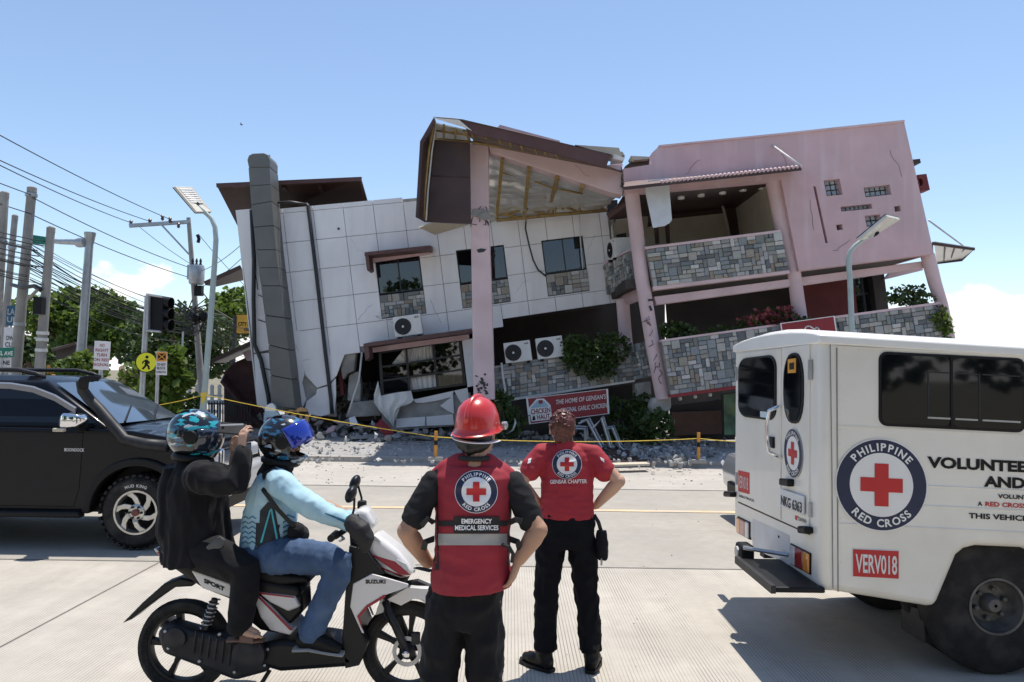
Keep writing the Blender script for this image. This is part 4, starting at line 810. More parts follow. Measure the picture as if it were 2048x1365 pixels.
for sg in (-1, 1): MB().add([c_ + V((.04, 0, .02)), c_ + V((-.05, 0, .02)), c_ + V((-.06, sg * .16, .1)), c_ + V((.0, sg * .2, .12))], [(0, 1, 2, 3)]).obj('wing', m_pipe, bird)
rod_ = tag(rod('bent_pipe', [(1014, 868, 18.6), (1026, 860, 18.5), (1031, 846, 18.5), (1029, 838, 18.6)], .025, m_pvc, None), 'curved white pipe sticking up right of the hard hat', 'pipe')
# shop figures at the left corner
t = thing('shop_figure', 'blue and white rounded advertising board near the corner of the building', 'sign', tuple(G(545, 868, LOT)))
MB().prism(pl([(526, 868), (527, 832), (531, 814), (540, 806), (550, 810), (553, 820), (562, 836), (566, 868)], 20.0), (0, .1, 0)).obj('board', mat('pale_blue_board', (.35, .5, .6), .5, var=.2), t, bevel=.02); slab('cap_patch', [(529, 822), (533, 811), (545, 807), (551, 815), (550, 824)], 19.97, .03, m_white, t); slab('band', [(533, 836), (556, 834), (558, 842), (534, 846)], 19.97, .03, m_red, t)
t = thing('shop_letters', 'ochre cut out lettering standing behind the riders helmet', 'sign', tuple(G(595, 868, LOT)))
MB().prism(pl([(570, 850), (571, 825), (580, 820), (590, 822), (600, 815), (612, 818), (618, 832), (615, 850)], 20.05), (0, .08, 0)).obj('board', mat('ochre_board', (.42, .25, .10), .6), t); decal('lettering', textbox('OT', -.28, -.12, .28, .14, .05), facing(P(596, 834, 20.04), (1, 0, 0), (0, 0, 1), .01), m_black, t)
# ================================================================ left background: poles, lamps, signs, wires
def taper(name, a, b, r0, r1, m_, parent, n=14): return MB().tube([a, a.lerp(b, .5), b], [r0, (r0 + r1) / 2, r1], n).obj(name, m_, parent, auto=50)
def toground(xt, yt, xb, yb, Y):             # extend a pole seen between two image points down to the ground
    a, b = P(xt, yt, Y), P(xb, yb, Y); k = (a.z - LOT) / (a.z - b.z); return a, a + (b - a) * k
def cpole(label, xt, yt, xb, yb, Y, wt, wb, extras=()):
    a, b = toground(xt, yt, xb, yb, Y); t = thing('concrete_pole', label, 'pole', tuple(b), 'concrete utility poles at the left'); s = Y / F / 2
    taper('shaft', b, a, wb * s * 1.1, wt * s, m_pole, t)
    MB().lathe(a, (0, 0, 1), [(wt * s * 1.06, -.12), (wt * s * 1.06, 0), (wt * s * .7, .03)], 14).obj('cap', m_pole, t)
    for f_, m_ in extras: MB().lathe(a.lerp(b, f_), (a - b), [(wb * s * 1.12, -.04), (wb * s * 1.12, .04)], 14).obj('steel_band', m_, t)
    return t
cpole('concrete pole cut by the left edge of the picture', 9, 386, -12, 740, 18, 16, 18, ((.2, m_steel), (.7, m_pole)))
cpole('thin dark concrete pole just left of the tallest pole', 30, 432, 4, 720, 21, 11, 14, ((.15, m_steel),))
cpole('tallest concrete pole at the left, above the black car roof', 64, 376, 31, 742, 19, 17, 20, ((.03, m_steel), (.55, m_steel), (.75, m_steel)))
t = cpole('short concrete pole with switch box between tallest pole and steel mast', 102, 456, 79, 745, 18.5, 15, 20, ((.5, m_pvc), (.53, m_pvc), (.58, m_pvc)))
MB().box(P(79, 612, 18.3), (.2, .2, .42)).obj('switch_box', m_black, t, bevel=.01)
MB().tube([P(24, 570, 19), P(45, 576, 18.6), P(70, 572, 18.4), P(82, 580, 18.3)], .05, 6).obj('conduit', m_pipe, t); MB().tube([P(57, 598, 18.6), P(80, 575, 18.4)], .04, 6).obj('brace', m_pole, t)
a, b = toground(180, 470, 162, 714, 20); t = thing('steel_mast', 'blue grey steel sign mast with flared top and arm', 'mast', tuple(b)); s = 20 / F / 2
taper('shaft', b, a, 19 * s, 15 * s, m_steel, t, 18); MB().lathe(a, (0, 0, 1), [(15 * s, -.25), (22 * s, .02), (22 * s, .06), (18 * s, .06)], 18).obj('flared_top', m_steel, t)
MB().tube([P(176, 485, 20), P(120, 484, 20.4), P(60, 478, 20.8)], [.09, .07, .06], 10).obj('arm', m_steel, t); MB().tube([P(172, 485, 19.95), P(157, 486, 20.1)], .13, 10).obj('arm_flange', m_steel, t); slab('hanging_sign', [(64, 470), (91, 474), (90, 490), (63, 487)], 20.3, .04, m_signg, t)
m_gunm = mat('brown_porcelain', (.10, .06, .045), .4)
# utility pole with crossarm and transformer
YU = 26.0; a, b = toground(377, 436, 404, 790, YU); t = thing('utility_pole', 'leaning utility pole with crossarm and grey transformer', 'utility pole', tuple(b)); s = YU / F / 2
taper('shaft', b, a, 15 * s, 8 * s, m_pole, t)
MB().beam(P(259, 452, YU - .3), P(381, 444, YU), .12).obj('crossarm', m_steel, t); MB().beam(P(322, 449, YU - .2), P(378, 509, YU), .06).obj('brace', m_steel, t)
for x, y in ((262, 447), (300, 444), (325, 437), (340, 441), (357, 452)): MB().lathe(P(x, y, YU - .2), (0, 0, 1), [(.03, -.08), (.06, -.02), (.04, .02), (.07, .06), (.02, .12)], 10).obj('insulator', m_gunm, t)
trf = MB().lathe(P(393, 566, YU - .5), (0, 0, 1), [(.22, -.05), (.25, 0), (.25, .52), (.22, .6), (.05, .62)], 16).obj('transformer', m_steel, t, auto=40)
for dx in (-8, 0, 8): MB().lathe(P(393 + dx, 532, YU - .5), (0, 0, 1), [(.04, -.05), (.055, .05), (.03, .1), (.05, .15), (.02, .25)], 8).obj('bushing', m_pipe, trf)
MB().box(P(380, 545, YU - .3), (.12, .2, .5)).obj('transformer_bracket', m_steel, t); MB().box(P(398, 582, YU - .4), (.25, .2, .35)).obj('junction_box', m_black, t)
MB().tube([P(395, 470, YU - .3), P(398, 478, YU - .3), P(396, 486, YU - .3)], .06, 8).obj('fuse', m_black, t)
rr2 = random.Random(8)
ck = MB()
for k in range(26):
    x, y = 398 + rr2.gauss(0, 8), 640 + rr2.gauss(0, 20); q = P(x, y, YU - .3); ck.tube([q, q + V((rr2.gauss(0, .25), rr2.gauss(0, .1), rr2.gauss(0, .2))), q + V((rr2.gauss(0, .4), 0, rr2.gauss(0, .3)))], .018, 4)
ck.obj('cable_tangle', m_wire, t)
for x0, y0, x1, y1 in ((395, 636, 355, 600), (396, 640, 350, 608), (398, 645, 358, 620)): MB().tube([P(x0, y0, YU - .2), P(x1, y1, YU - .4)], .03, 5).obj('cable_bracket', m_pipe, t)
MB().sphere(P(391, 637, YU - .35), (.2, .15, .16), 10, 6).obj('splice_closure', m_black, t); MB().sphere(P(408, 633, YU - .35), (.14, .12, .18), 10, 6).obj('splice_closure', m_black, t)
# solar street lamps
def solar(label, pole, head, arm, Y, base, r=.075):
    pts = [P(x, y, Y) for x, y in pole]; k = (pts[0].z - base) / (pts[1].z - pts[0].z); b = pts[0] - (pts[1] - pts[0]) * k
    t = thing('street_lamp', label, 'street lamp', tuple(b), 'solar street lamps'); n_ = len(pts)
    MB().tube([b] + pts, [r * 1.25] + [r * (1 - .35 * i / n_) for i in range(n_)], 12).obj('pole', m_green_pole, t, auto=50)
    c = [P(x, y, Yh) for x, y, Yh in head]; nn = (c[1] - c[0]).cross(c[2] - c[0]).normalized(); nn = nn if nn.dot(CAM - c[0]) > 0 else -nn
    hd = MB().prism(c, -nn * .07).obj('lamp_head', mat('lamp_housing', (.62, .58, .50), .5), t, bevel=.01)
    L = lambda u, v: (c[0] * (1 - u) + c[1] * u) * (1 - v) + (c[3] * (1 - u) + c[2] * u) * v
    for i in range(7):
        v0 = .08 + i * .085; MB().prism([L(.12, v0), L(.88, v0), L(.88, v0 + .05), L(.12, v0 + .05)], nn * .008).obj('led_strip', m_white, hd)
    MB().prism([L(-.01, -.01) - nn * .07, L(1.01, -.01) - nn * .07, L(1.01, 1.01) - nn * .07, L(-.01, 1.01) - nn * .07], -nn * .012).obj('solar_panel', mat('solar_cells', (.02, .03, .06), .2), hd)
    MB().tube([pts[-1], P(*arm)], r * .8, 10).obj('bracket', m_green_pole, t); MB().lathe(P(*arm), nn, [(.07, -.03), (.07, .06), (.03, .07)], 10).obj('sensor', m_black, t)
    if base > 0: MB().lathe(b, (0, 0, 1), [(.2, 0), (.2, .03), (.1, .05)], 12).obj('base_plate', m_steel, t)
solar('tall solar street lamp left of the building with its panel facing left', [(411, 760), (421, 640), (429, 530), (432, 480), (430, 455), (423, 438), (412, 427)], [(350, 373, 18.3), (385, 374, 18.9), (424, 424, 19.2), (394, 424, 18.4)], (393, 411, 18.75), 18.8, LOT)
solar('solar street lamp behind the van roof with its panel rising to the right', [(1703, 640), (1700, 560), (1697, 520), (1700, 504), (1710, 492), (1728, 478), (1738, 473)], [(1718, 482, 15.6), (1738, 479, 16.3), (1801, 440, 16.5), (1776, 434, 15.7)], (1750, 466, 16.05), 16.0, LOT, .06)
# traffic light and road signs
a, b = toground(295, 592, 283, 800, 17); t = thing('traffic_light', 'black traffic light on a pole seen from its side', 'traffic light', tuple(b))
MB().tube([b, a], .06, 10).obj('pole', m_steel, t, auto=50)
hs_ = slab('housing', [(298, 592), (326, 596), (325, 662), (297, 659)], 16.9, .35, m_black, t, bevel=.02)
slab('backplate', [(292, 589), (297, 590), (296, 661), (291, 660)], 16.8, .6, m_steel, t); MB().tube([P(293, 589, 16.8), P(325, 594, 16.8)], .025, 6).obj('frame_bar', m_steel, t); MB().tube([P(292, 661, 16.8), P(322, 664, 16.8)], .025, 6).obj('frame_bar', m_steel, t)
for i in range(3):
    c = P(325, 604 + 22 * i, 17.05); MB().lathe(c, (1, -.15, -.15), [(.13, 0), (.13, .22), (.12, .22), (.12, 0)], 16, caps=False).obj('visor', m_black, hs_, auto=40); MB().lathe(c, (1, -.15, -.15), [(.12, -.02), (.1, .03), (.03, .05)], 14).obj('lens', mat('dark_lens', ((.12, .01, .01), (.12, .06, .0), (.0, .06, .02))[i], .2), hs_)
def post(t, x, y, Y, r=.04):
    p = P(x, y, Y); return MB().tube([V((p.x, p.y, LOT)), p], r, 10).obj('post', m_steel, t, auto=50)
p = P(290, 700, 15.9); t = thing('pedestrian_sign', 'round yellow green pedestrian crossing sign with black walking figure', 'road sign', (p.x, p.y, LOT)); post(t, 288, 700, 15.95, .05)
c = P(292, 725, 15.85); ex = V((.72, .69, 0)); ez = V((0, 0, 1)); nn = ex.cross(ez)
MB().lathe(c, nn, [(.215, -.01), (.215, .01)], 28).obj('sign_plate', m_black, t); MB().lathe(c + nn * .011, nn, [(.2, 0), (.2, .004)], 28).obj('sign_face', m_signy, t)
fg = MB(); pt = lambda x, y: c + nn * .018 + ex * x + ez * y
for q, r_ in (([(0, .03), (.01, -.02), (-.01, -.05)], .035), ([(.0, -.04), (.05, -.09), (.06, -.15)], .02), ([(-.0, -.04), (-.03, -.1), (-.07, -.145)], .02), ([(0, .05), (.06, .0), (.05, -.03)], .014), ([(0, .05), (-.06, .01), (-.075, -.03)], .014)): fg.tube([pt(*k) for k in q], r_, 6, flat=.15, side=ex)
fg.lathe(pt(.01, .11), nn, [(.032, -.003), (.032, .003)], 12); fg.obj('walking_figure', m_black, t)
p = P(318, 705, 15.2); t = thing('road_sign', 'orange and white do not block sign right of the round yellow sign', 'road sign', (p.x, p.y, LOT)); post(t, 317, 703, 15.25, .035)
slab('sign_plate', [(313, 704), (334, 704), (333, 751), (311, 750)], 15.2, .015, m_signw, t); slab('orange_panel', [(313.6, 704.8), (333.3, 704.8), (333, 723), (313, 723)], 15.19, .008, m_signo, t); slab('black_panel', [(316, 708), (331, 708), (331, 720), (316, 720)], 15.183, .005, m_black, t)
f = facing(P(323.5, 714, 15.18), (1, 0, 0), (0, 0, 1), .0); decal('cross_mark', strokes([(-.07, -.055), (.07, .055)], .018), f, m_signo, t); decal('cross_mark', strokes([(-.07, .055), (.07, -.055)], .018), facing(P(323.5, 714, 15.178), (1, 0, 0), (0, 0, 1)), m_signo, t)
f = facing(P(322.5, 737, 15.19), (1, 0, 0), (0, 0, 1), .002)
decal('lettering', textbox('DO NOT', -.085, .05, .085, .10, .02), f, m_black, t); decal('lettering', textbox('BLOCK', -.085, -.025, .085, .03, .02), f, m_black, t); decal('lettering', textbox('INTERSECTION', -.095, -.1, .095, -.06, .015), f, m_black, t)
p = P(204, 690, 14.8); t = thing('road_sign', 'white no right turn on red signal sign with red lettering', 'road sign', (p.x, p.y, LOT)); post(t, 204, 690, 14.85, .04)
slab('sign_plate', [(189, 682), (221, 684), (217, 741), (186, 739)], 14.8, .015, m_signw, t, bevel=.004); f = facing(P(203.5, 711, 14.8), (1, 0, -.02), (.03, 0, 1), .003); m_redt = mat('faded_red_ink', (.35, .07, .08), .6)
for i, w in enumerate(('NO', 'RIGHT', 'TURN', 'ON RED', 'SIGNAL')): decal('lettering', textbox(w, -.028 * len(w) + .01, .165 - i * .095, .028 * len(w) - .01, .225 - i * .095, .02), f, m_redt, t)
def lsign(label, q, Y, m_, txt=(), tm=None, postx=None):
    p = P((q[0][0] + q[1][0]) / 2, q[0][1], Y); t = thing('street_sign', label, 'street sign', (p.x, p.y, LOT), 'signs among the left poles'); post(t, postx or (q[0][0] + q[1][0]) / 2, q[0][1], Y + .05, .03); slab('sign_plate', q, Y, .02, m_, t)
    for s_, x0, y0, x1, y1 in txt:
        A, C_ = P(x0, y1, Y), P(x1, y0, Y); decal('lettering', textbox(s_, A.x, A.z, C_.x, C_.z, .02), lambda v, Y=Y: V((v.x, Y - .004, v.y)), tm, t)
lsign('blue sign with pale lettering between the left poles', [(14, 612), (33, 611), (30, 652), (11, 652)], 20, mat('sign_blue', (.02, .09, .16), .5), (('LA', 15, 618, 30, 630), ('UI', 14, 634, 29, 645)), m_steel)
lsign('white sign with black letters ending in OW and CLE', [(8, 655), (33, 655), (30, 696), (6, 696)], 19.6, m_signw, (('OW', 12, 672, 27, 681), ('CLE', 10, 685, 28, 694)), m_black)
lsign('green street name sign ending in EL AVE', [(-20, 697), (28, 695), (27, 714), (-20, 716)], 17.0, m_signg, (('CEL AVE', -10, 703, 26, 711),), m_white, 3)
lsign('white sign with black letters ending in NE below the green street sign', [(-10, 717), (22, 716), (21, 736), (-10, 737)], 18.2, m_signw, (('NE', 6, 722, 20, 730),), m_black, 14)
p = P(486, 655, 32); t = thing('yellow_sign', 'yellow signboard with black letters behind the left edge of the building', 'sign', (p.x, p.y, 0)); MB().tube([V((P(470, 650, 32).x, 32, 0)), P(470, 632, 32)], .08, 8).obj('post', m_pipe, t)
slab('board', [(472, 630), (520, 630), (520, 668), (471, 667)], 32, .12, mat('sign_amber', (.62, .33, .03), .5), t); slab('border', [(470, 628), (522, 628), (522, 670), (469, 669)], 32.03, .1, m_black, t)
for s_, x0, y0, x1, y1 in (('CITY ACAD', 476, 645, 518, 652), ('OF', 488, 656, 500, 663)):
    A, C_ = P(x0, y1, 32), P(x1, y0, 32); decal('lettering', textbox(s_, A.x, A.z, C_.x, C_.z, .03), lambda v: V((v.x, 31.99, v.y)), m_black, t)
# overhead wires
def wire(label, a, b, r=.012, sag=.25, grp='overhead wires'):
    a, b = P(*a), P(*b); pts = [a.lerp(b, i / 14) - V((0, 0, sag * 4 * (i / 14) * (1 - i / 14))) for i in range(15)]
    tag(MB().tube(pts, r, 5).obj('overhead_wire', m_wire, None), label, 'wire', grp)
hi = 'thin overhead power wire crossing the sky to the crossarm'
wire('uppermost overhead wire crossing the sky at the left', (-120, 205, 14), (342, 440, YU - .2), .013, .1); wire('second of the wires to the crossarm, just above its close twin', (-120, 265, 14), (299, 443, YU - .2), .013, .1); wire('third of the wires to the crossarm, just below its close twin', (-120, 270, 14), (262, 446, YU - .2), .013, .1)
wire('wire passing the top of the tallest pole towards the transformer', (-120, 318, 16), (62, 390, 18.9), .013, .02); wire('wire from the tallest pole down to the transformer', (66, 396, 18.9), (377, 535, YU), .013, .1); wire('lower wire from the tallest pole to the transformer pole', (60, 428, 18.9), (377, 555, YU), .013, .1); wire('short wire left of the tallest pole below its top', (-120, 365, 16), (58, 427, 18.9), .013, .02)
wire('wire from the crossarm down to the transformer pole', (280, 455, YU), (384, 530, YU), .01, .05)
rw = random.Random(4)
for k in range(20):
    y0 = rw.uniform(415, 520); y1 = 575 + (y0 - 415) * .6 + rw.uniform(-6, 6)
    wire('black telecom cable running in from the left edge to the concrete poles', (-120, y0, 15), (60 + rw.uniform(-20, 40), y0 + 55, 18.6), rw.uniform(.008, .017), .06, 'telecom cables at the left edge'); wire('black telecom cable sagging from the left poles to the utility pole', (60, y0 + 55 - rw.uniform(-4, 6), 18.6), (393, y1 + 45, YU - .3), rw.uniform(.007, .016), rw.uniform(.1, .5), 'telecom cables')
for k in range(12): wire('thin cable running from the utility pole behind the building', (400, 610 + 5 * k + rw.uniform(-3, 3), YU), (560, 660 + 7 * k + rw.uniform(-15, 15), 30), .010, .3, 'cables behind the building')
for k, (q0, q1) in enumerate((((395, 545, YU), (479, 493, 22)), ((400, 575, YU), (482, 518, 22)), ((398, 470, YU), (520, 600, 30)))): wire('thin cable between the utility pole and the leaning wall', q0, q1, .01, .1, 'drop cables')
# barrier rope and stakes
def stake(label, x, y, top):
    b = G(x, y, LOT); h = (y - top) / F * b.y; t = thing('barrier_stake', label, 'stake', tuple(b), 'orange striped barrier stakes')
    for i in range(6): MB().lathe(b + V((0, 0, .04 + h * i / 6)), (0, 0, 1), [(.035, 0), (.035, h / 6 - .001)], 10).obj('stripe_band', (m_orange, m_black)[i % 2 if i % 2 == 0 or i == 3 else 0], t, auto=40)
    MB().box(b + V((0, 0, .04)), (.3, .2, .08)).obj('base', m_conc, t, bevel=.02); return b + V((0, 0, h * .86))
s1_ = stake('striped stake left of the man in the hard hat', 871, 922, 867); s2_ = stake('striped stake between the worker in red and the van', 1397, 927, 870)
def rope(label, a, b, sag):
    tag(MB().tube([a.lerp(b, i / 16) - V((0, 0, sag * 4 * (i / 16) * (1 - i / 16))) for i in range(17)], .009, 5).obj('barrier_tape', m_yellow, None), label, 'barrier tape', 'yellow barrier tape')
lp = P(409, 790, 18.75); rope('yellow tape from the street lamp down to the left stake', lp, s1_, .05); rope('yellow tape strung between the two striped stakes', s1_, s2_, .08); rope('yellow tape running from the right stake behind the van', s2_, P(1760, 884, 15.6), .08); rope('yellow tape running from the street lamp to the left bushes', lp, P(180, 822, 17.5), .1)
tag(slab('tape_tail', [(401, 786), (413, 785), (410, 800), (405, 808), (403, 800)], 18.6, .03, m_yellow, None), 'knotted end of yellow tape hanging at the street lamp', 'barrier tape')
# ================================================================ trees, shrubs, neighbour house, fence
def tree(label, base, blobs, size, m_, trunk=.25, seed=1, name='tree', limbs=7, grp='trees behind the road signs'):
    b = V(base); t = thing(name, label, 'tree', tuple(b), grp); leafmesh('crown', blobs, size, m_, t, seed, shell=.8); r_ = random.Random(seed); cz = sum(V(c).z for c, _, _ in blobs) / len(blobs); fork = V((b.x, b.y, b.z + (cz - b.z) * .55))
    mb = MB(); mb.tube([b, b.lerp(fork, .5) + V((.1, 0, 0)), fork], [trunk, trunk * .8, trunk * .65], 10); mb.obj('trunk', m_bark, t, smooth=True); lm = MB()
    for c, r, _ in (blobs * 3)[:limbs]: e = V(c) + V((r_.uniform(-.4, .4) * r[0], r_.uniform(-.4, .4) * r[1], r_.uniform(-.2, .3) * r[2])); lm.tube([fork - V((0, 0, .2)), fork.lerp(e, .5) + V((0, 0, .3)), e], [trunk * .5, trunk * .3, .04], 6)
    lm.obj('limbs', m_bark, t, smooth=True)
def crown(pts, Y, r, k, seed):
    q = random.Random(seed); out = []
    for x, y in pts: c = P(x, y, Y + q.uniform(-1.5, 1.5)); rr_ = r * q.uniform(.75, 1.2); out.append((tuple(c), (rr_ * 1.2, rr_, rr_ * .8), k))
    return out
tree('broad green tree behind the short concrete pole and steel mast', (P(150, 700, 40).x, 40, 0), crown([(70, 625), (105, 612), (150, 605), (195, 608), (235, 620), (262, 645), (90, 655), (130, 645), (175, 642), (215, 650), (250, 672), (110, 690), (160, 685), (210, 690)], 40, 1.0, 820, 1), .24, m_leaf, seed=31)
tree('dark tree behind the traffic light', (P(345, 700, 33).x, 33, 0), crown([(300, 660), (335, 645), (368, 640), (400, 650), (310, 700), (350, 690), (390, 700), (425, 690), (280, 705), (330, 735), (375, 740), (415, 730), (430, 665)], 33, .85, 760, 2), .19, m_leafd, seed=32)
tree('sunlit tree behind the left edge of the building', (P(465, 640, 44).x, 44, 0), crown([(455, 612), (480, 600), (445, 632), (475, 630), (505, 620), (460, 655), (490, 650), (440, 665), (520, 640)], 44, 1.0, 620, 3), .25, m_leaf, seed=33)
tree('dark tree low behind the tallest pole and the white sign', (P(70, 740, 36).x, 36, 0), crown([(40, 690), (75, 700), (110, 715), (60, 730), (140, 715), (20, 720)], 36, .8, 320, 4), .25, m_leafd, seed=34)
tree('bright green shrub in front of the steel mast', tuple(G(158, 840, LOT)), [pb(140, 735, 19, .4, .3, .25, 520), pb(165, 727, 19, .4, .3, .3, 620), pb(188, 740, 19, .35, .3, .25, 440), pb(155, 760, 19, .5, .3, .35, 520), pb(150, 800, 19, .5, .3, .3, 500), pb(190, 800, 19, .4, .3, .3, 380)], .11, m_leafb, .05, 35, 'shrub', 4)
tree('light green leafy plant behind the do not block sign', tuple(G(335, 830, LOT)), [pb(340, 715, 19, .25, .2, .3, 130), pb(330, 745, 19, .35, .25, .35, 220), pb(355, 760, 19, .35, .25, .3, 220), pb(310, 770, 19, .3, .25, .3, 150), pb(350, 735, 19, .2, .2, .4, 160), pb(325, 800, 19, .4, .3, .25, 300)], .20, m_leafb, .05, 36, 'shrub', 4)
tree('green bush behind the pedestrian sign and windscreen', tuple(G(285, 830, LOT)), [pb(275, 745, 20, .4, .3, .3, 200), pb(300, 790, 19.5, .4, .3, .3, 240), pb(250, 780, 20, .35, .3, .4, 180), pb(330, 800, 19.5, .4, .3, .25, 200), pb(375, 805, 20.5, .5, .3, .25, 400), pb(280, 820, 19.5, .5, .3, .25, 400), pb(355, 835, 19.5, .5, .3, .2, 360)], .11, m_leaf, .05, 37, 'shrub', 5)
tree('orange flowering bush behind the black car roof', tuple(G(105, 830, LOT)), [pb(100, 752, 22, .5, .3, .2, 150), pb(120, 757, 22, .5, .3, .2, 150)], .16, rampmat('orange_flowers', [(.45, .2, .05), (.3, .2, .05), (.12, .15, .03)], 'ISLAND', .6, 0, trans=.3), .04, 38, 'shrub', 3)
# stump
r_ = random.Random(2); bs = G(250, 838, LOT); rg = []
for k in range(9):
    z = k / 8; c = bs + V((.12 * z, 0, 1.72 * z)); rad = .33 - .10 * z + .16 * max(0, .3 - z) + .08 * (z > .7)
    rg.append([c + V((rad * (1 + .25 * sin(3 * a + z * 2) + r_.uniform(-.1, .1)) * cos(a), rad * (1 + r_.uniform(-.1, .1)) * sin(a), (.22 * sin(a * 2 + 1) + r_.uniform(-.1, .1)) * (k == 8))) for a in [2 * pi * j / 16 for j in range(16)]])
tag(MB().loft(rg).obj('tree_stump', mat('weathered_wood', (.24, .16, .10), .9, var=.35, scale=5, bump=.8, stretch=(3, 3, .6)), None), 'weathered brown tree stump behind the black car bonnet', 'stump')
# neighbour house in the left gap
YN = 23.5; m_nb = mat('dark_brown_boards', (.075, .03, .027), .8, var=.3, scale=3); t = thing('neighbour_house', 'dark maroon house squeezed beside the left edge of the building', 'house', tuple(G(480, 862, LOT)))
slab('wall', [(448, 745), (470, 725), (500, 712), (530, 705), (540, 870), (448, 870)], YN, .3, m_nb, t); q3('roof', [(426, 726, YN - .8), (516, 684, YN - .8), (530, 690, YN + 2.5), (450, 726, YN + 2.5)], .12, m_brown, t); q3('roof', [(440, 765, YN - .6), (520, 860, YN - .6), (524, 850, YN + .0), (446, 752, YN + .0)], .08, m_brown, t)
slab('window', [(452, 790), (470, 788), (472, 830), (453, 832)], YN - .05, .04, m_frame, t); slab('gable_trim', [(484, 706), (504, 698), (506, 722), (494, 722)], YN - .1, .1, m_pinkc, t)
t = thing('iron_fence', 'black iron bar fence beside the maroon house', 'fence', tuple(G(440, 865, LOT)))
for i in range(16): MB().tube([P(418 + 5.5 * i, 868, 21.4), P(418 + 5.5 * i, 803, 21.4)], .02, 5).obj('bar', m_pipe, t)
for y in (808, 845): MB().beam(P(416, y, 21.4), P(503, y + 1, 21.4), .04).obj('rail', m_pipe, t)
t = thing('picket_fence', 'low white picket fence among the bushes left of the street lamp', 'fence', tuple(G(380, 860, LOT)))
for i in range(7): slab('picket', [(345 + 15 * i, 772), (348.5 + 15 * i, 769), (352 + 15 * i, 772), (351 + 15 * i, 840), (346 + 15 * i, 840)], 22.5, .04, m_pvc, t)
MB().beam(P(340, 790, 22.56), P(445, 792, 22.56), .05).obj('rail', m_pvc, t)
t = thing('dark_shed', 'dark shed in the shade of the trees between poles', 'shed', (P(140, 700, 30).x, 30, 0)); slab('wall', [(112, 700), (148, 690), (150, 800), (112, 800)], 30, 1.5, m_dark, t); q3('roof', [(104, 704, 29.6), (152, 690, 29.6), (158, 688, 32), (112, 700, 32)], .1, m_brown, t)
rod_ = tag(MB().tube([V((P(361, 790, 24).x, 24, LOT)), P(366, 664, 24)], .03, 8).obj('thin_post', m_pvc, None), 'thin pale post left of the leaning utility pole', 'post')
# ================================================================ vehicles
m_paintk = mat('black_car_paint', (.004, .005, .008), .3, var=.1, coat=.35, spec=.1)
m_paintw = mat('white_van_paint', (.80, .765, .68), .4, var=.03, scale=1.2, coat=.3, dirt=(.66, .61, .53), dscale=1.9, damt=.5, streak=(.62, .58, .51, .35), bump=.05, bscale=3)
m_paints = mat('silver_car_paint', (.5, .51, .53), .3, metal=.6, var=.03, coat=1.0)
m_tint = mat('tinted_glass', (.004, .005, .007), .04, spec=.55)
m_tyre = mat('tyre_rubber', (.022, .021, .021), .9, var=.3, scale=10, bump=.4, dirt=(.06, .055, .048), dscale=5, damt=.7, spec=.3)
m_alloy = mat('alloy', (.5, .49, .47), .3, metal=.85, var=.15, scale=10)
m_chrome = mat('chrome', (.75, .76, .78), .08, metal=1.0, var=.02)
m_gun = mat('dark_steel', (.03, .03, .033), .5, metal=.2, var=.3, scale=12, dirt=(.055, .05, .045), damt=.5, spec=.3)
m_rimg = mat('dusty_steel_rim', (.10, .098, .095), .6, metal=.3, var=.35, scale=14, dirt=(.17, .155, .135), dscale=8, damt=.6)
m_visor = mat('smoked_visor', (.16, .17, .19), .12, coat=1.0)
m_tlr = mat('tail_lamp_red', (.30, .012, .012), .15, coat=1.0); m_tlo = mat('tail_lamp_amber', (.75, .25, .015), .2, coat=1.0); m_tlw = mat('lamp_clear', (.55, .55, .55), .15, coat=1.0)
m_navy = mat('emblem_navy', (.012, .018, .055), .5); m_crossr = mat('emblem_red', (.50, .018, .02), .5); m_plate = mat('plate_white', (.7, .7, .68), .5)
def xz(pts, Y): return [V((x, Y, z)) for x, z in pts]
def wheel(parent, c, R, w, rimr, ax, style, mt=m_alloy, rim_off=.02, lugs=0):
    """tyre and rim, axis ax pointing to the outside"""
    c, ax = V(c), V(ax).normalized(); wh = MB().lathe(c, ax, [(rimr, -w * .5), (R * .86, -w * .5), (R * .97, -w * .36), (R, -w * .2), (R, w * .2), (R * .97, w * .36), (R * .86, w * .5), (rimr * 1.08, w * .47), (rimr, w * .38), (rimr * .98, -w * .3)], 48, caps=False).obj('wheel', m_tyre, parent, auto=40)
    x = ax.cross(V((0, 0, 1))).normalized(); z = V((0, 0, 1))
    if lugs:
        lg = MB()
        for i in range(lugs):
            a = 2 * pi * i / lugs; d = x * cos(a) + z * sin(a); tt = -x * sin(a) + z * cos(a)
            for s_, k in ((.34, 0), (-.34, .5), (0, .25)):
                b = a + k * 2 * pi / lugs; d = x * cos(b) + z * sin(b); tt = -x * sin(b) + z * cos(b); lg.box(c + d * (R + .002) + ax * w * s_, (w * .26, R * 2 * pi / lugs * .55, .022), MX((ax, tt, d)).transposed())
        lg.obj('tread', m_tyre, wh)
    MB().lathe(c, ax, [(rimr * .99, -w * .4), (rimr * .93, w * .1), (rimr * .93, w * .36), (rimr * 1.06, w * .46), (rimr * 1.06, w * .49), (rimr * .97, w * .49), (rimr * .9, w * .3)], 40, caps=False).obj('rim', mt, wh, auto=40)
    MB().lathe(c - ax * w * .25, ax, [(.02, 0), (rimr * .93, 0)], 32, caps=False).obj('brake_back', m_black, wh)
    return wh, x, z
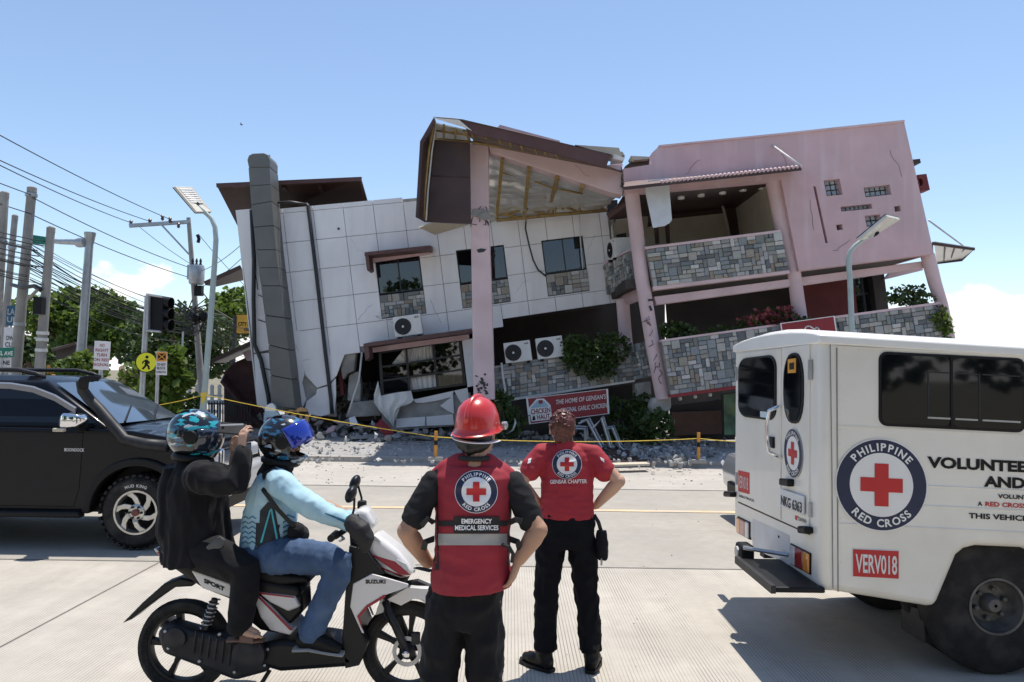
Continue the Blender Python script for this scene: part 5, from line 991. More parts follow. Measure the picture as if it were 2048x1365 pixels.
# ---------------------------------------------------------------- black sport utility vehicle
Y0, Y1 = 7.85, 9.68
T = thing('black_suv', 'black off road car with snorkel and chrome mirror, cut by the left edge', 'car', (-5, 8.7, 0))
def archpts(cx, cz, r, a0, a1, n=14): return [(cx + r * cos(radians(a0 + (a1 - a0) * i / n)), cz + r * sin(radians(a0 + (a1 - a0) * i / n))) for i in range(n + 1)]
FWX, RWX, WZ = -3.86, -6.62, .385
prof = [(-7.5, .5), (-7.56, .9), (-7.5, 1.22), (-6, 1.245), (-4.25, 1.235), (-3.95, 1.22), (-3.6, 1.165), (-3.38, 1.09), (-3.25, 1.0), (-3.19, .72), (-3.22, .50), (-3.34, .46)] + archpts(FWX, WZ, .50, 8, 172) + [(-4.4, .36), (-6.08, .36)] + archpts(RWX, WZ, .50, 6, 174) + [(-7.2, .46)]
MB().prism(xz(prof, Y0), (0, Y1 - Y0, 0)).obj('body', m_paintk, T, bevel=.075, seg=4, auto=35)
gh = [[(-7.42, Y0 + .06), (-4.2, Y0 + .06), (-4.12, 8.75), (-4.2, Y1 - .06), (-7.42, Y1 - .06)], [(-7.3, Y0 + .13), (-4.6, Y0 + .13), (-4.52, 8.75), (-4.6, Y1 - .13), (-7.3, Y1 - .13)], [(-7.15, Y0 + .22), (-4.98, Y0 + .22), (-4.92, 8.75), (-4.98, Y1 - .22), (-7.15, Y1 - .22)], [(-7.0, Y0 + .34), (-5.2, Y0 + .34), (-5.15, 8.75), (-5.2, Y1 - .34), (-7.0, Y1 - .34)]]
MB().loft([[V((x, y, z)) for x, y in r] for r, z in zip(gh, (1.22, 1.48, 1.72, 1.775))]).obj('cabin', m_paintk, T, bevel=.04, seg=3, auto=40)
sy = lambda z: Y0 + .06 + (z - 1.22) * .30
def sidepan(name, pts, off, m_, parent=T, th=.006): return MB().prism([V((x, sy(z) - off, z)) for x, z in pts], (0, th, 0)).obj(name, m_, parent)
sidepan('side_window', [(-5.62, 1.29), (-4.36, 1.29), (-4.60, 1.43), (-4.9, 1.585), (-5.2, 1.655), (-5.62, 1.675)], .004, m_tint); sidepan('side_window', [(-6.6, 1.29), (-5.70, 1.29), (-5.70, 1.675), (-6.5, 1.66)], .004, m_tint); sidepan('side_window', [(-7.2, 1.32), (-6.7, 1.29), (-6.62, 1.65), (-7.1, 1.6)], .004, m_tint)
vis = [(-5.9, 1.70), (-5.35, 1.69), (-5.1, 1.655), (-4.85, 1.57), (-4.6, 1.44)]; MB().loft([[V((x, sy(z) - .03, z - .055)), V((x, sy(z) - .035, z)), V((x, sy(z) - .01, z + .012)), V((x, sy(z), z - .05))] for x, z in vis]).obj('window_visor', m_visor, T, auto=40)
ws = [V((-4.235, Y0 + .13, 1.265)), V((-4.155, 8.75, 1.265)), V((-4.235, Y1 - .13, 1.265)), V((-4.93, Y1 - .27, 1.69)), V((-4.87, 8.75, 1.70)), V((-4.93, Y0 + .27, 1.69))]
off = V((.012, 0, .016)); MB().add([p + off for p in ws], [(0, 1, 4, 5), (1, 2, 3, 4)]).obj('windscreen', mat('windscreen_glass', (.05, .07, .09), .04, coat=1.0, spec=1.0), T, smooth=True)
for a, b in (((-4.2, 8.2, 1.29), (-4.42, 8.75, 1.44)), ((-4.17, 8.8, 1.29), (-4.37, 9.3, 1.42))): MB().tube([a, b], .012, 6).obj('wiper', m_black, T)
MB().loft([[V((x, y, z + .03 - .05 * ((y - 8.76) / .8) ** 2)) for y in [8.0 + 1.52 * k / 8 for k in range(9)]] + [V((x, 9.5, z - .05)), V((x, 8.02, z - .05))] for x, z in ((-4.2, 1.235), (-3.95, 1.22), (-3.65, 1.175), (-3.42, 1.11), (-3.31, 1.05))]).obj('bonnet', m_paintk, T, auto=40)
for pts in ([(-5.66, .43), (-4.52, .43), (-4.47, .62), (-4.45, 1.2), (-5.66, 1.2)], [(-6.15, .7), (-5.99, .43), (-5.685, .43), (-5.685, 1.2), (-6.65, 1.2), (-6.6, .98), (-6.35, .92)]): MB().prism(xz(pts, Y0 - .007), (0, .02, 0)).obj('door', m_paintk, T, bevel=.006)
MB().tube([(-5.58, Y0 - .02, 1.075), (-5.56, Y0 - .05, 1.08), (-5.36, Y0 - .05, 1.08), (-5.34, Y0 - .02, 1.075)], .022, 8).obj('door_handle', m_chrome, T, smooth=True)
MB().prism(xz([(-4.42, .395), (-6.06, .395), (-6.06, .33), (-4.40, .33)], Y0 - .1), (0, .12, 0)).obj('side_step', m_black, T, bevel=.02)
decal('lettering', textbox('BOONDOCK', P(130, 903, Y0).x, P(130, 903, Y0).z, P(170, 897, Y0).x, P(170, 897, Y0).z, .02), lambda v: V((v.x, Y0 - .012, v.y)), m_plate, T)
for cx in (FWX, RWX):
    o_, i_ = archpts(cx, WZ, .56, -2, 182, 20), archpts(cx, WZ, .475, -2, 182, 20); MB().prism(xz(o_ + i_[::-1], Y0 - .05), (0, .12, 0)).obj('wheel_arch', m_black, T, bevel=.02); MB().prism(xz(archpts(cx, WZ, .49, -5, 185, 16), Y0 + .3), (0, .03, 0)).obj('arch_liner', m_black, T)
for cx in (FWX, RWX):
    for yy, ax in ((Y0 + .09, -1), (Y1 - .09, 1)):
        wh, wx, wz = wheel(T, (cx, yy, WZ), WZ - .012, .27, .215, (0, ax, 0), 'alloy', lugs=34 if ax < 0 and cx == FWX else 0)
        if ax < 0:
            c = V((cx, yy - .115, WZ)); sp = MB()
            for k in range(6):
                a = 2 * pi * k / 6 + .3; ring = []
                for r_, da, w_ in ((.055, 0, .03), (.10, .16, .03), (.15, .36, .032), (.205, .62, .036)):
                    d = V((cos(a + da), 0, sin(a + da))); tt = V((-sin(a + da), 0, cos(a + da))); q = c + d * r_ + V((0, .012 * (r_ < .1), 0)); ring.append([q - tt * w_, q + tt * w_, q + tt * w_ * .8 + V((0, .04, 0)), q - tt * w_ * .8 + V((0, .04, 0))])
                sp.loft(ring)
            sp.lathe(c, (0, -1, 0), [(.085, -.04), (.085, .0), (.06, .008)], 20); sp.obj('spokes', m_alloy, wh, bevel=.006); MB().lathe(c, (0, -1, 0), [(.036, 0), (.036, .03), (.025, .034)], 16).obj('hub_cap', mat('hub_red', (.16, .04, .035), .5), wh)
            bl_ = MB()
            for k in range(6): bl_.lathe(c + V((.062 * cos(k * pi / 3), 0, .062 * sin(k * pi / 3))), (0, -1, 0), [(.013, 0), (.013, .025), (.006, .028)], 8)
            bl_.obj('lug_nuts', m_gun, wh)
            if cx == FWX: decal('lettering', arctext('MUD KING', .262, .042, radians(90), True, .02), lambda v: V((cx + v.x, yy - .139, WZ + v.y)), m_plate, wh)
mb = MB().tube([P(162, 800, Y0 - .02), P(158, 832, Y0 - .12), P(150, 850, Y0 - .05)], .02, 6); c = P(142, 843, Y0 - .16)
mr = MB().loft([[c + V((dx, dy * 1.0, dz)) for dx, dy, dz in ring] for ring in ([[(-.13, -.02, -.045), (-.13, .05, -.045), (-.115, .05, .06), (-.115, -.02, .06)], [(-.06, -.08, -.07), (-.06, .1, -.07), (-.05, .1, .085), (-.05, -.08, .085)], [(.08, -.07, -.055), (.08, .1, -.055), (.08, .1, .075), (.08, -.07, .075)], [(.16, -.0, .005), (.16, .06, .005), (.15, .06, .06), (.15, .0, .06)]])]).obj('mirror', m_chrome, T, bevel=.025, seg=3, auto=50)
MB().box(c + V((-.08, -.06, -.085)), (.11, .06, .035)).obj('indicator', m_beige, mr, bevel=.008); MB().beam(c + V((.02, .05, -.04)), V((c.x + .05, Y0 + .08, c.z - .1)), .06).obj('mirror_arm', m_black, mr)
MB().tube([P(334, 893, Y0 - .02), P(290, 889, Y0 - .02), P(250, 880, Y0 - .01), P(225, 850, Y0 + .02), P(198, 818, Y0 + .05), P(178, 798, Y0 + .08), P(166, 782, Y0 + .08), P(164, 762, Y0 + .05)], [.062, .062, .062, .058, .055, .055, .055, .06], 12).obj('snorkel', m_gun, T, smooth=True)
MB().loft([[P(x, y, Y0 + dy) for x, y, dy in r] for r in ([(156, 778, -.02), (177, 778, -.02), (177, 778, .12), (156, 778, .12)], [(155, 764, -.03), (178, 766, -.03), (178, 766, .13), (155, 764, .13)], [(160, 755, -.03), (180, 764, -.03), (180, 764, .13), (160, 755, .13)], [(172, 752, -.03), (184, 765, -.03), (184, 765, .13), (172, 752, .13)], [(190, 752, -.03), (192, 763, -.03), (192, 763, .13), (190, 752, .13)], [(201, 755, -.03), (196, 764, -.03), (196, 764, .13), (201, 755, .13)])]).obj('snorkel_head', m_black, T, bevel=.01)
for yy in (Y0 + .36, Y1 - .36): MB().tube([(-7.0, yy, 1.78), (-6.9, yy, 1.83), (-5.4, yy, 1.84), (-5.2, yy, 1.80), (-5.1, yy, 1.76)], .024, 8).obj('roof_rail', m_gun, T, smooth=True)
for yy in (Y0 + .12, Y1 - .42): MB().loft([[V((x, yy + dy * .3, z)) for dy in (0, 1)] + [V((x, yy + .3, z2)), V((x, yy, z2))] for x, z, z2 in ((-3.42, 1.05, .88), (-3.27, .99, .84), (-3.19, .95, .82))]).obj('headlight', m_tlw, T, bevel=.02)
MB().box((-3.19, 8.765, .9), (.06, .9, .2)).obj('grille', m_chrome, T, bevel=.02); MB().loft([[V((x, Y0 + .02 + b, z0)), V((x, Y1 - .02 - b, z0)), V((x, Y1 - .02 - b, z1)), V((x, Y0 + .02 + b, z1))] for x, b, z0, z1 in ((-3.36, 0, .48, .78), (-3.14, .08, .46, .78), (-3.04, .25, .5, .74))]).obj('front_bumper', mat('bumper_grey', (.35, .35, .36), .4, coat=.6), T, bevel=.04, seg=3, auto=40)
MB().box((-5.2, 8.76, .45), (4.2, 1.5, .2)).obj('underbody', m_black, T)
# ---------------------------------------------------------------- white van
YV = 4.75; XR = P(1641, 900, YV).x; YW = 6.59
T = thing('white_van', 'white rescue van with red cross emblem and dark windows', 'van', (4.2, 5.7, 0))
def PX(x, y, X):
    d = ray(x, y); return CAM + d * (X / d.x)
ry = lambda x: 672 + .062 * (x - 1641)          # roof edge of the side in the picture
XE = 3080
def vs_(pts, off=0, th=.004, name='panel', m_=m_paintw, parent=T, bevel=0, holes=()): return MB().prism([P(x, y, YV) + V((0, -off, 0)) for x, y in pts], (0, th, 0), [[P(x, y, YV) + V((0, -off, 0)) for x, y in h] for h in holes]).obj(name, m_, parent, bevel=bevel)
WC = (1996, 1214); arch = [(1873, 1218), (1902, 1148), (1917, 1112), (1932, 1100), (1955, 1094), (2050, 1098), (2073, 1106), (2086, 1125), (2118, 1232)]
outl = [(1641, 676), (XE - 160, ry(XE) + 0), (XE, 960), (XE, 1290), (2960, 1280), (2930, 1180), (2790, 1170), (2750, 1270), (2118, 1232)] + arch[-2::-1] + [(1676, 1186), (1641, 1184)]
bd = MB().prism([P(x, y, YV) for x, y in outl], (0, YW - YV, 0)).obj('body', m_paintw, T, bevel=.05, seg=3, auto=40)
# crowned roof cap with small overhang
rings = []
for x in (1637, 1660, 2000, 2500, XE - 165):
    b = P(x, ry(x), YV); k = .03 if x == 1637 else 0; rings.append([V((b.x, YV - .012, b.z - .05)), V((b.x, YV - .012, b.z + .005))] + [V((b.x + .10 * k, YV + (YW - YV) * t, b.z + .005 + (.085 - k) * sin(pi * min(max(t, 0), 1)) ** .6)) for t in (.04, .12, .25, .4, .6, .75, .88, .96)] + [V((b.x, YW + .012, b.z + .005)), V((b.x, YW + .012, b.z - .05))])
MB().loft(rings).obj('roof', mat('van_roof_white', (.8, .79, .75), .4, var=.02, coat=.3), T, bevel=.01, auto=35)
vs_([(1672, 694), (1674.5, 694), (1677, 1184), (1675, 1184)], .004, name='panel_seam', m_=m_mortar); vs_([(1672, 692), (XE - 170, 692 + .05 * (XE - 1842)), (XE - 170, 695.5 + .05 * (XE - 1842)), (1672, 695.5)], .006, .012, name='drip_rail')
for yy in (851, 963, 1003, 1047):
    if yy == 851: vs_([(1674, yy), (2900, yy + .05 * 1226), (2900, yy + 2 + .05 * 1226), (1674, yy + 2)], .004, .01, name='body_crease')
    else: MB().tube([P(1676, yy, YV) + V((0, .004, 0)), P(2700, yy + .05 * 1024, YV) + V((0, .004, 0))], .009, 6).obj('body_rib', m_paintw, T)
# side windows
def sk(pts, x0=1757, k=.049): return [(x, y + k * (x - x0)) for x, y in pts]
wn = vs_(sk(rrect(1757, 703, 2050, 852, 17, 5)), .008, .02, name='side_window', m_=m_black, bevel=.004)
def pane(a, b, c, d, r=8): vs_(sk(rrect(a, b, c, d, r, 3)), .0105, .004, name='pane', m_=m_tint, parent=wn)
pane(1762, 709, 1898, 846, 12); pane(1903, 709, 2045, 846, 12)
for a, b in ((1853, 1898), (1908, 1953), (1962, 2038)):
    vs_(sk([(a, 738), (b, 738), (b, 741), (a, 741)]), .014, .004, name='sash', m_=m_gun, parent=wn); vs_(sk([(a, 829), (b, 829), (b, 832.5), (a, 832.5)]), .016, .006, name='sash', m_=m_steel, parent=wn)
for x in (1853, 1955): vs_(sk([(x, 738), (x + 3, 738), (x + 4, 832), (x + 1, 832)]), .013, .004, name='sash', m_=m_gun, parent=wn)
vs_(sk([(1898, 708), (1903, 708), (1904, 847), (1899, 847)]), .016, .008, name='sash', m_=m_black, parent=wn)
vs_(sk(rrect(2110, 703, 2400, 852, 17, 5)), .008, .02, name='side_window', m_=m_tint); vs_(sk(rrect(2560, 700, 2800, 850, 17, 5)), .008, .02, name='side_window', m_=m_tint)
for k in range(24):
    x = 1690 + k * 28; MB().lathe(P(x, 699 + .05 * (x - 1690), YV), (0, -1, 0), [(.005, 0), (.004, .003)], 8).obj('rivet', m_paintw, T)
for k in range(16): MB().lathe(P(1681 - .0 * k, 712 + k * 29.5, YV), (0, -1, 0), [(.005, 0), (.004, .003)], 8).obj('rivet', m_paintw, T)
MB().tube([P(1660, 690, YV - .001) + V((-.0, -.004, 0)), P(1664, 940, YV - .004), P(1666, 1178, YV - .004)], .003, 5).obj('corner_seam', m_mortar, T)
# emblem
exv = (P(1900, 982, YV) - P(1700, 972, YV)).normalized(); ezv = V((-exv.z * .3, 0, 1)).normalized()
def emblem(center, R, ex, ey, parent, off=.004, sx=1.0, fn=None, m1=m_navy, m2=m_white, m3=m_crossr, ring=True, letters=True):
    base = facing(center, ex, ey, 0)
    def at(o): return (lambda v: base(V((v.x * sx, v.y, o)))) if fn is None else (lambda v: fn(v, o))
    e = decal('emblem_ring', ringdisc(R * .70, R, 3, 56), at(off), m1, parent); decal('emblem_disc', ringdisc(0, R * .705, 6, 56), at(off * 1.01), m2, parent)
    decal('emblem_rim', ringdisc(R, R * 1.025, 1, 56), at(off * .9), m2, parent)
    a, b = R * .47, R * .155
    cr = gridrect(-a, -b, a, b, 14, 5); decal('cross_bar', cr, at(off * 2), m3, parent); decal('cross_bar', gridrect(-b, b * 1.0, b, a, 5, 5), at(off * 2), m3, parent); decal('cross_bar', gridrect(-b, -a, b, -b, 5, 5), at(off * 2), m3, parent)
    decal('lettering', arctext('PHILIPPINE', R * .755, R * .235, radians(90), True, .03, 1.25), at(off * 2), m2, parent); decal('lettering', arctext('RED CROSS', R * .755, R * .235, radians(-90), False, .03, 1.25), at(off * 2), m2, parent); return e
ec = P(1762, 970, YV) + V((0, -.003, 0)); emblem(ec, .283, exv, ezv, T, .003)
def vtext(s_, x0, y0, x1, y1, m_, bold=.03, k=.05):        # fitted between the cap line y0 and the baseline y1 at x0
    A, Bq, C_ = P(x0, y1, YV), P(x1, y1 + k * (x1 - x0), YV), P(x0, y0, YV); ex, ey = (Bq - A), (C_ - A); decal('lettering', textbox(s_, 0, 0, 1, 1, bold), lambda v: A + ex * v.x + ey * v.y + V((0, -.004, 0)), m_, T)
vtext('VOLUNTEER', 1854, 913, 2080, 936, m_black, .045); vtext('AND', 1967, 952, 2050, 974, m_black, .045); vtext('VOLUNTEERS OF', 1995, 988, 2110, 997, m_black, .03); vtext('A', 1955, 1003, 1964, 1012, m_black, .03); vtext('RED CROSS', 1970, 1003.5, 2052, 1013, m_crossr, .03); vtext('THIS VEHICLE IS', 1937, 1026, 2085, 1037, m_black, .03)
vs_([(1704, 1097), (1798, 1101), (1798, 1159), (1704, 1154)], .004, .004, name='number_panel', m_=m_plate); vs_([(1705.5, 1098.5), (1796.5, 1102.5), (1796.5, 1157.5), (1705.5, 1152.5)], .006, .003, name='number_panel', m_=m_crossr)
A = P(1710, 1145, YV); ex, ey = P(1793, 1150, YV) - A, P(1710, 1107, YV) - A; decal('lettering', textbox('VERV018', 0, 0, 1, 1, .02), lambda v: A + ex * v.x + ey * v.y + V((0, -.008, 0)), m_plate, T)
# rear face
def rf_(pts, off=0, th=.006, name='panel', m_=m_paintw, parent=T, bevel=0, holes=()): return MB().prism([PX(x, y, XR) + V((-off, 0, 0)) for x, y in pts], (th, 0, 0), [[PX(x, y, XR) + V((-off, 0, 0)) for x, y in h] for h in holes]).obj(name, m_, parent, bevel=bevel)
def rw_(L, R_, T0, T1, B0, B1, r=.22, n=5):       # rounded quad on the rear face: x range, top y at both ends, bottom y at both ends
    out = []
    for u, v in rrect(0, 0, 1, 1, r, n): x = L + (R_ - L) * u; out.append((x, (T0 + (T1 - T0) * u) * (1 - v) + (B0 + (B1 - B0) * u) * v))
    return out
dl = rf_([(1478, 708), (1564, 697), (1564, 1040), (1478, 1001)], .012, .02, 'rear_door', bevel=.006); dr = rf_([(1566.5, 696.5), (1621, 689), (1621, 1066), (1566.5, 1041)], .012, .02, 'rear_door', bevel=.006)
for nm, q, q2 in (('rear_window', rw_(1481, 1557, 718, 709, 833, 843, .2), rw_(1484, 1554, 722, 714, 829, 838, .18)), ('rear_window', rw_(1572, 1612, 709, 704, 845, 850, .4), rw_(1575, 1609, 714, 709, 840, 844, .4))):
    w_ = rf_(q, .022, .012, nm, m_black, dl if q[0][0] < 1565 else dr, bevel=.004); rf_(q2, .026, .005, 'pane', m_tint, w_)
    if q[0][0] > 1565: rf_([(1584, 719.5), (1600, 717), (1600, 746), (1584, 747)], .03, .003, 'sticker', mat('amber_sticker', (.7, .32, .03), .5), w_); rf_([(1588, 727), (1597, 725.5), (1597, 739), (1588, 740)], .033, .003, 'sticker_print', m_black, w_)
    else: rf_([(1528, 823), (1543, 824.5), (1543, 836.5), (1528, 834.5)], .03, .003, 'sticker', mat('pale_sticker', (.55, .65, .7), .5), w_)
MB().tube([PX(1567, 812, XR) + V((-.02, 0, 0)), PX(1563, 822, XR) + V((-.09, 0, 0)), PX(1562, 845, XR) + V((-.1, 0, 0)), PX(1562, 885, XR) + V((-.1, 0, 0)), PX(1564, 905, XR) + V((-.09, 0, 0)), PX(1568, 916, XR) + V((-.02, 0, 0))], .014, 8).obj('grab_handle', m_chrome, T, smooth=True)
rf_([(1541, 873), (1553, 875), (1553, 897), (1541, 894)], .03, .025, 'door_lock', m_black, dl, bevel=.004); rf_([(1574, 957), (1592, 959), (1592, 974), (1574, 971)], .06, .05, 'plate_lamp', m_black, dr, bevel=.01)
rf_([(1568, 977), (1616, 993), (1616, 1031), (1568, 1013)], .03, .01, 'number_plate', m_plate, dr, bevel=.004)
eyr = V((0, -1, 0)); emblem(PX(1591, 907, XR) + V((-.016, 0, 0)), .165, (0, -1, 0), (0, 0, 1), dr, .003)
def rtext(s_, x0, y0a, y0b, x1, y1a, y1b, off, m_, par, bold=.02):
    A, Bq, C_ = PX(x0, y0b, XR), PX(x1, y1b, XR), PX(x0, y0a, XR); ex, ey = Bq - A, C_ - A; decal('lettering', textbox(s_, 0, 0, 1, 1, bold), lambda v: A + ex * v.x + ey * v.y + V((-off, 0, 0)), m_, par)
rtext('NKG 6363', 1571, 990, 1010, 1613, 1005, 1027, .033, m_black, dr); rf_([(1480, 941), (1502, 946), (1502, 989), (1480, 983)], .016, .005, 'number_panel', m_crossr, dl); rtext('VERV018', 1481, 951, 975, 1500.5, 955, 981, .018, m_plate, dl, .0)
rtext('AEROTRUCK', 1481, 989, 994, 1512, 999, 1005, .014, m_gun, dl); rtext('CENTRO', 1600, 1034, 1041, 1617, 1039, 1047, .014, m_gun, dr); rf_([(1594, 1031), (1601, 1033), (1598, 1036), (1598, 1042), (1594, 1039)], .014, .003, 'maker_mark', m_crossr, dr)
for q in ([(1459, 983), (1474, 984), (1474, 995), (1459, 994)], [(1611, 1052), (1628, 1054), (1628, 1069), (1611, 1067)]): rf_(q, .06, .06, 'door_buffer', m_black, T, bevel=.015)
for x, y0, y1 in ((1475, 735, 762), (1475, 945, 970), (1622.5, 720, 760), (1622.5, 1005, 1035)): rf_([(x, y0), (x + 3, y0), (x + 3, y1), (x, y1)], .022, .02, 'hinge', m_steel, T)
rf_([(1477, 1003), (1621, 1068), (1621, 1071), (1477, 1006)], .004, .01, 'door_gap', m_black, T)
for (xa, xb, ta, tb, ba, bb), order in (((1477, 1502, 1033, 1045, 1066, 1080), (m_tlo, m_tlr, m_tlw)), ((1584, 1624, 1087, 1107, 1129, 1150), (m_tlw, m_tlr, m_tlo))):
    L = lambda u, v: (xa + (xb - xa) * u, (ta + (tb - ta) * u) * (1 - v) + (ba + (bb - ba) * u) * v)
    hl = rf_([L(0, 0), L(1, 0), L(1, 1), L(0, 1)], .012, .02, 'tail_lamp', m_black, T)
    for (u0, u1), mm in zip(((.03, .27), (.29, .68), (.70, .97)), order): rf_([L(u0, .05), L(u1, .05), L(u1, .95), L(u0, .95)], .024, .016, 'lamp_lens', mm, hl, bevel=.006)
rf_([(1506, 1037), (1581, 1071), (1581, 1131), (1506, 1097)], .004, .02, 'recess_panel', mat('van_grey_white', (.62, .61, .6), .5), T); MB().sphere(PX(1559, 1074, XR), .012, 8, 6).obj('bolt', m_black, T)
# step, hitch, underframe, flap, wheels
MB().box(((1.66 + XR + .02) / 2, 5.1, .545), (XR + .02 - 1.66, .74, .035)).obj('rear_step', m_black, T, bevel=.01); MB().box((1.645, 5.1, .55), (.03, .76, .05)).obj('step_edge', m_gun, T)
MB().box((1.74, 5.6, .575), (.10, .16, .13)).obj('tow_hitch', m_black, T, bevel=.02); MB().tube([(1.688, 5.6, .58), (1.675, 5.6, .58)], .04, 12).obj('hitch_ring', m_steel, T); MB().tube([(1.7, 5.5, .63), (1.95, 5.3, .63)], .015, 6).obj('hitch_pin', m_steel, T)
for yy in (5.3, 6.0): MB().box((4.2, yy, .52), (4.4, .1, .14)).obj('chassis_rail', m_black, T)
MB().box((3.75, 5.67, .68), (3.0, 1.5, .12)).obj('underbody', m_black, T)
mf = [PX(1803, 1207, 2.68), PX(1847, 1222, 2.68), PX(1847, 1286, 2.68), PX(1803, 1258, 2.68)]; MB().prism(mf, (.012, 0, 0)).obj('mud_flap', m_gun, T)
cw = P(*WC, YV + .06); WR = cw.z - .002
for cx, duals in ((cw.x, True), (cw.x + 2.85, False)):
    for yy, ax in ((YV + .16, -1), (YW - .16, 1)):
        wh, _, _ = wheel(T, (cx, yy, WR), WR - .012 if not duals else WR, .2, .17, (0, ax, 0), 'steel', m_rimg)
        if duals: MB().lathe((cx, yy - ax * .22, WR), (0, ax, 0), [(.17, -.1), (WR * .9, -.1), (WR, -.05), (WR, .05), (WR * .9, .1), (.17, .1)], 40).obj('inner_tyre', m_tyre, T, auto=40)
        if ax < 0:
            c = V((cx, yy, WR)); MB().lathe(c, (0, -1, 0), [(.158, .09), (.15, .03), (.12, .0), (.06, -.0), (.055, .05), (.04, .075), (.01, .08)], 32, caps=False).obj('wheel_disc', m_rimg, wh, auto=40)
            for k in range(6): MB().lathe(c + V((.095 * cos(k * pi / 3 + .3), 0, .095 * sin(k * pi / 3 + .3))), (0, -1, 0), [(.016, 0), (.016, .035), (.008, .04)], 8).obj('lug_nut', m_rimg, wh)
MB().prism([P(x, y, YV + .62) for x, y in [(1868, 1190)] + [(a, b - 20) for a, b in arch] + [(2124, 1190)]], (0, .03, 0)).obj('wheel_well', m_black, T)
# ---------------------------------------------------------------- silver car half hidden behind the van
T = thing('silver_car', 'silver car mostly hidden behind the white van', 'car', (4.7, 9.3, 0)); ya, yb = 8.75, 10.4; x0 = 2.93
prof = [(x0 + .12, .28), (x0, .42), (x0 - .02, .62), (x0 + .05, .82), (x0 + .9, .93), (x0 + 1.15, .98), (x0 + 3.6, .98), (x0 + 4.25, .9), (x0 + 4.32, .55), (x0 + 4.2, .28), (x0 + 3.75, .26)] + archpts(x0 + 3.4, .31, .35, 0, 180, 10) + [(x0 + 3.0, .24), (x0 + 1.15, .24)] + archpts(x0 + .8, .31, .35, 0, 180, 10)
MB().prism(xz(prof, ya), (0, yb - ya, 0)).obj('body', m_paints, T, bevel=.1, seg=4, auto=35)
MB().loft([[V((x0 + a, ya + c, z)), V((x0 + b, ya + c, z)), V((x0 + b, yb - c, z)), V((x0 + a, yb - c, z))] for a, b, c, z in ((.55, 3.9, .08, .95), (1.35, 3.2, .26, 1.42), (1.7, 2.9, .34, 1.47))]).obj('cabin', m_tint, T, bevel=.05, seg=3, auto=40)
MB().loft([[V((x0 + a, ya + c, z)), V((x0 + b, ya + c, z)), V((x0 + b, yb - c, z)), V((x0 + a, yb - c, z))] for a, b, c, z in ((1.36, 3.18, .26, 1.43), (1.6, 3.0, .32, 1.485))]).obj('roof', m_paints, T, bevel=.02)
for yy in (ya + .1, yb - .4): MB().prism([V((x0 + .02, yy, .66)), V((x0 + .2, yy - .03, .78)), V((x0 + .35, yy - .03, .8)), V((x0 + .1, yy, .62))], (0, .3, 0)).obj('headlight', m_tlw, T, bevel=.02)
MB().box((x0 + .0, (ya + yb) / 2, .42), (.08, 1.0, .14)).obj('grille', m_black, T, bevel=.02); MB().box((x0 + .03, ya + .5, .55), (.1, .4, .03)).obj('bumper_trim', m_chrome, T)
MB().box((x0 + 1.4, ya - .08, 1.02), (.12, .14, .1)).obj('mirror', m_paints, T, bevel=.02)
for cx in (x0 + .8, x0 + 3.4):
    for yy, ax in ((ya + .1, -1), (yb - .1, 1)): wheel(T, (cx, yy, .31), .31, .2, .2, (0, ax, 0), 'alloy')
# ---------------------------------------------------------------- scooter
YS = 4.42
T = thing('motor_scooter', 'white and black motor scooter with red stripes carrying two riders', 'scooter', (P(580, 1380, YS).x, YS, 0))
m_sw = mat('scooter_white', (.70, .68, .66), .35, var=.03, coat=.8); m_sk = mat('scooter_black', (.008, .008, .009), .4, var=.2, spec=.3); m_sg = mat('scooter_stripe', (.33, .015, .03), .4)
def sp(name, pts, hw, m_, parent=T, bevel=.02, yo=0.0, seg=3): return MB().prism([P(x, y, YS - hw) + V((0, yo, 0)) for x, y in pts], (0, 2 * hw, 0)).obj(name, m_, parent, bevel=bevel, seg=seg, auto=40)
def sd_(name, pts, hw, m_, th=.008, parent=T, bevel=.003): return MB().prism([P(x, y, YS - hw) for x, y in pts], (0, th, 0)).obj(name, m_, parent, bevel=bevel, auto=40)
rc, fc = P(370, 1291, YS), P(817, 1296, YS); RR, FR = rc.z, fc.z
def swheel(c, R, w, nsp, rot):
    c = V(c); wh = MB().lathe(c, (0, -1, 0), [(R * .76, -w * .35), (R * .86, -w * .5), (R * .95, -w * .4), (R, 0), (R * .95, w * .4), (R * .86, w * .5), (R * .76, w * .35), (R * .74, 0)], 44, caps=False).obj('wheel', m_tyre, T, auto=40)
    MB().lathe(c, (0, -1, 0), [(R * .78, -w * .3), (R * .78, w * .3), (R * .70, w * .25), (R * .68, 0), (R * .70, -w * .25)], 44, caps=False).obj('rim', m_sk, wh, auto=40); s_ = MB()
    for k in range(nsp):
        a = 2 * pi * k / nsp + rot; d = V((cos(a), 0, sin(a))); tt = V((-sin(a), 0, cos(a))); s_.loft([[c + d * r_ + tt * sgn * ww + V((0, yy, 0)) for sgn, yy in ((-1, -.02), (1, -.02), (1, .02), (-1, .02))] for r_, ww in ((R * .12, .024), (R * .4, .012), (R * .72, .02))])
    s_.lathe(c, (0, -1, 0), [(R * .17, -.06), (R * .17, .06), (R * .1, .075)], 20); s_.obj('spokes', m_sk, wh, bevel=.005); return wh
rw_o = swheel(rc, RR, .10, 5, .5); fw_o = swheel(fc, FR, .085, 5, .2)
MB().lathe(fc + V((0, -.055, 0)), (0, -1, 0), [(.085, 0), (.085, .005), (.062, .005), (.062, 0)], 28, caps=False).obj('brake_disc', m_steel, fw_o); MB().lathe(fc + V((0, -.07, 0)), (0, -1, 0), [(.02, 0), (.02, .04), (.012, .045)], 14).obj('axle_nut', m_chrome, fw_o)
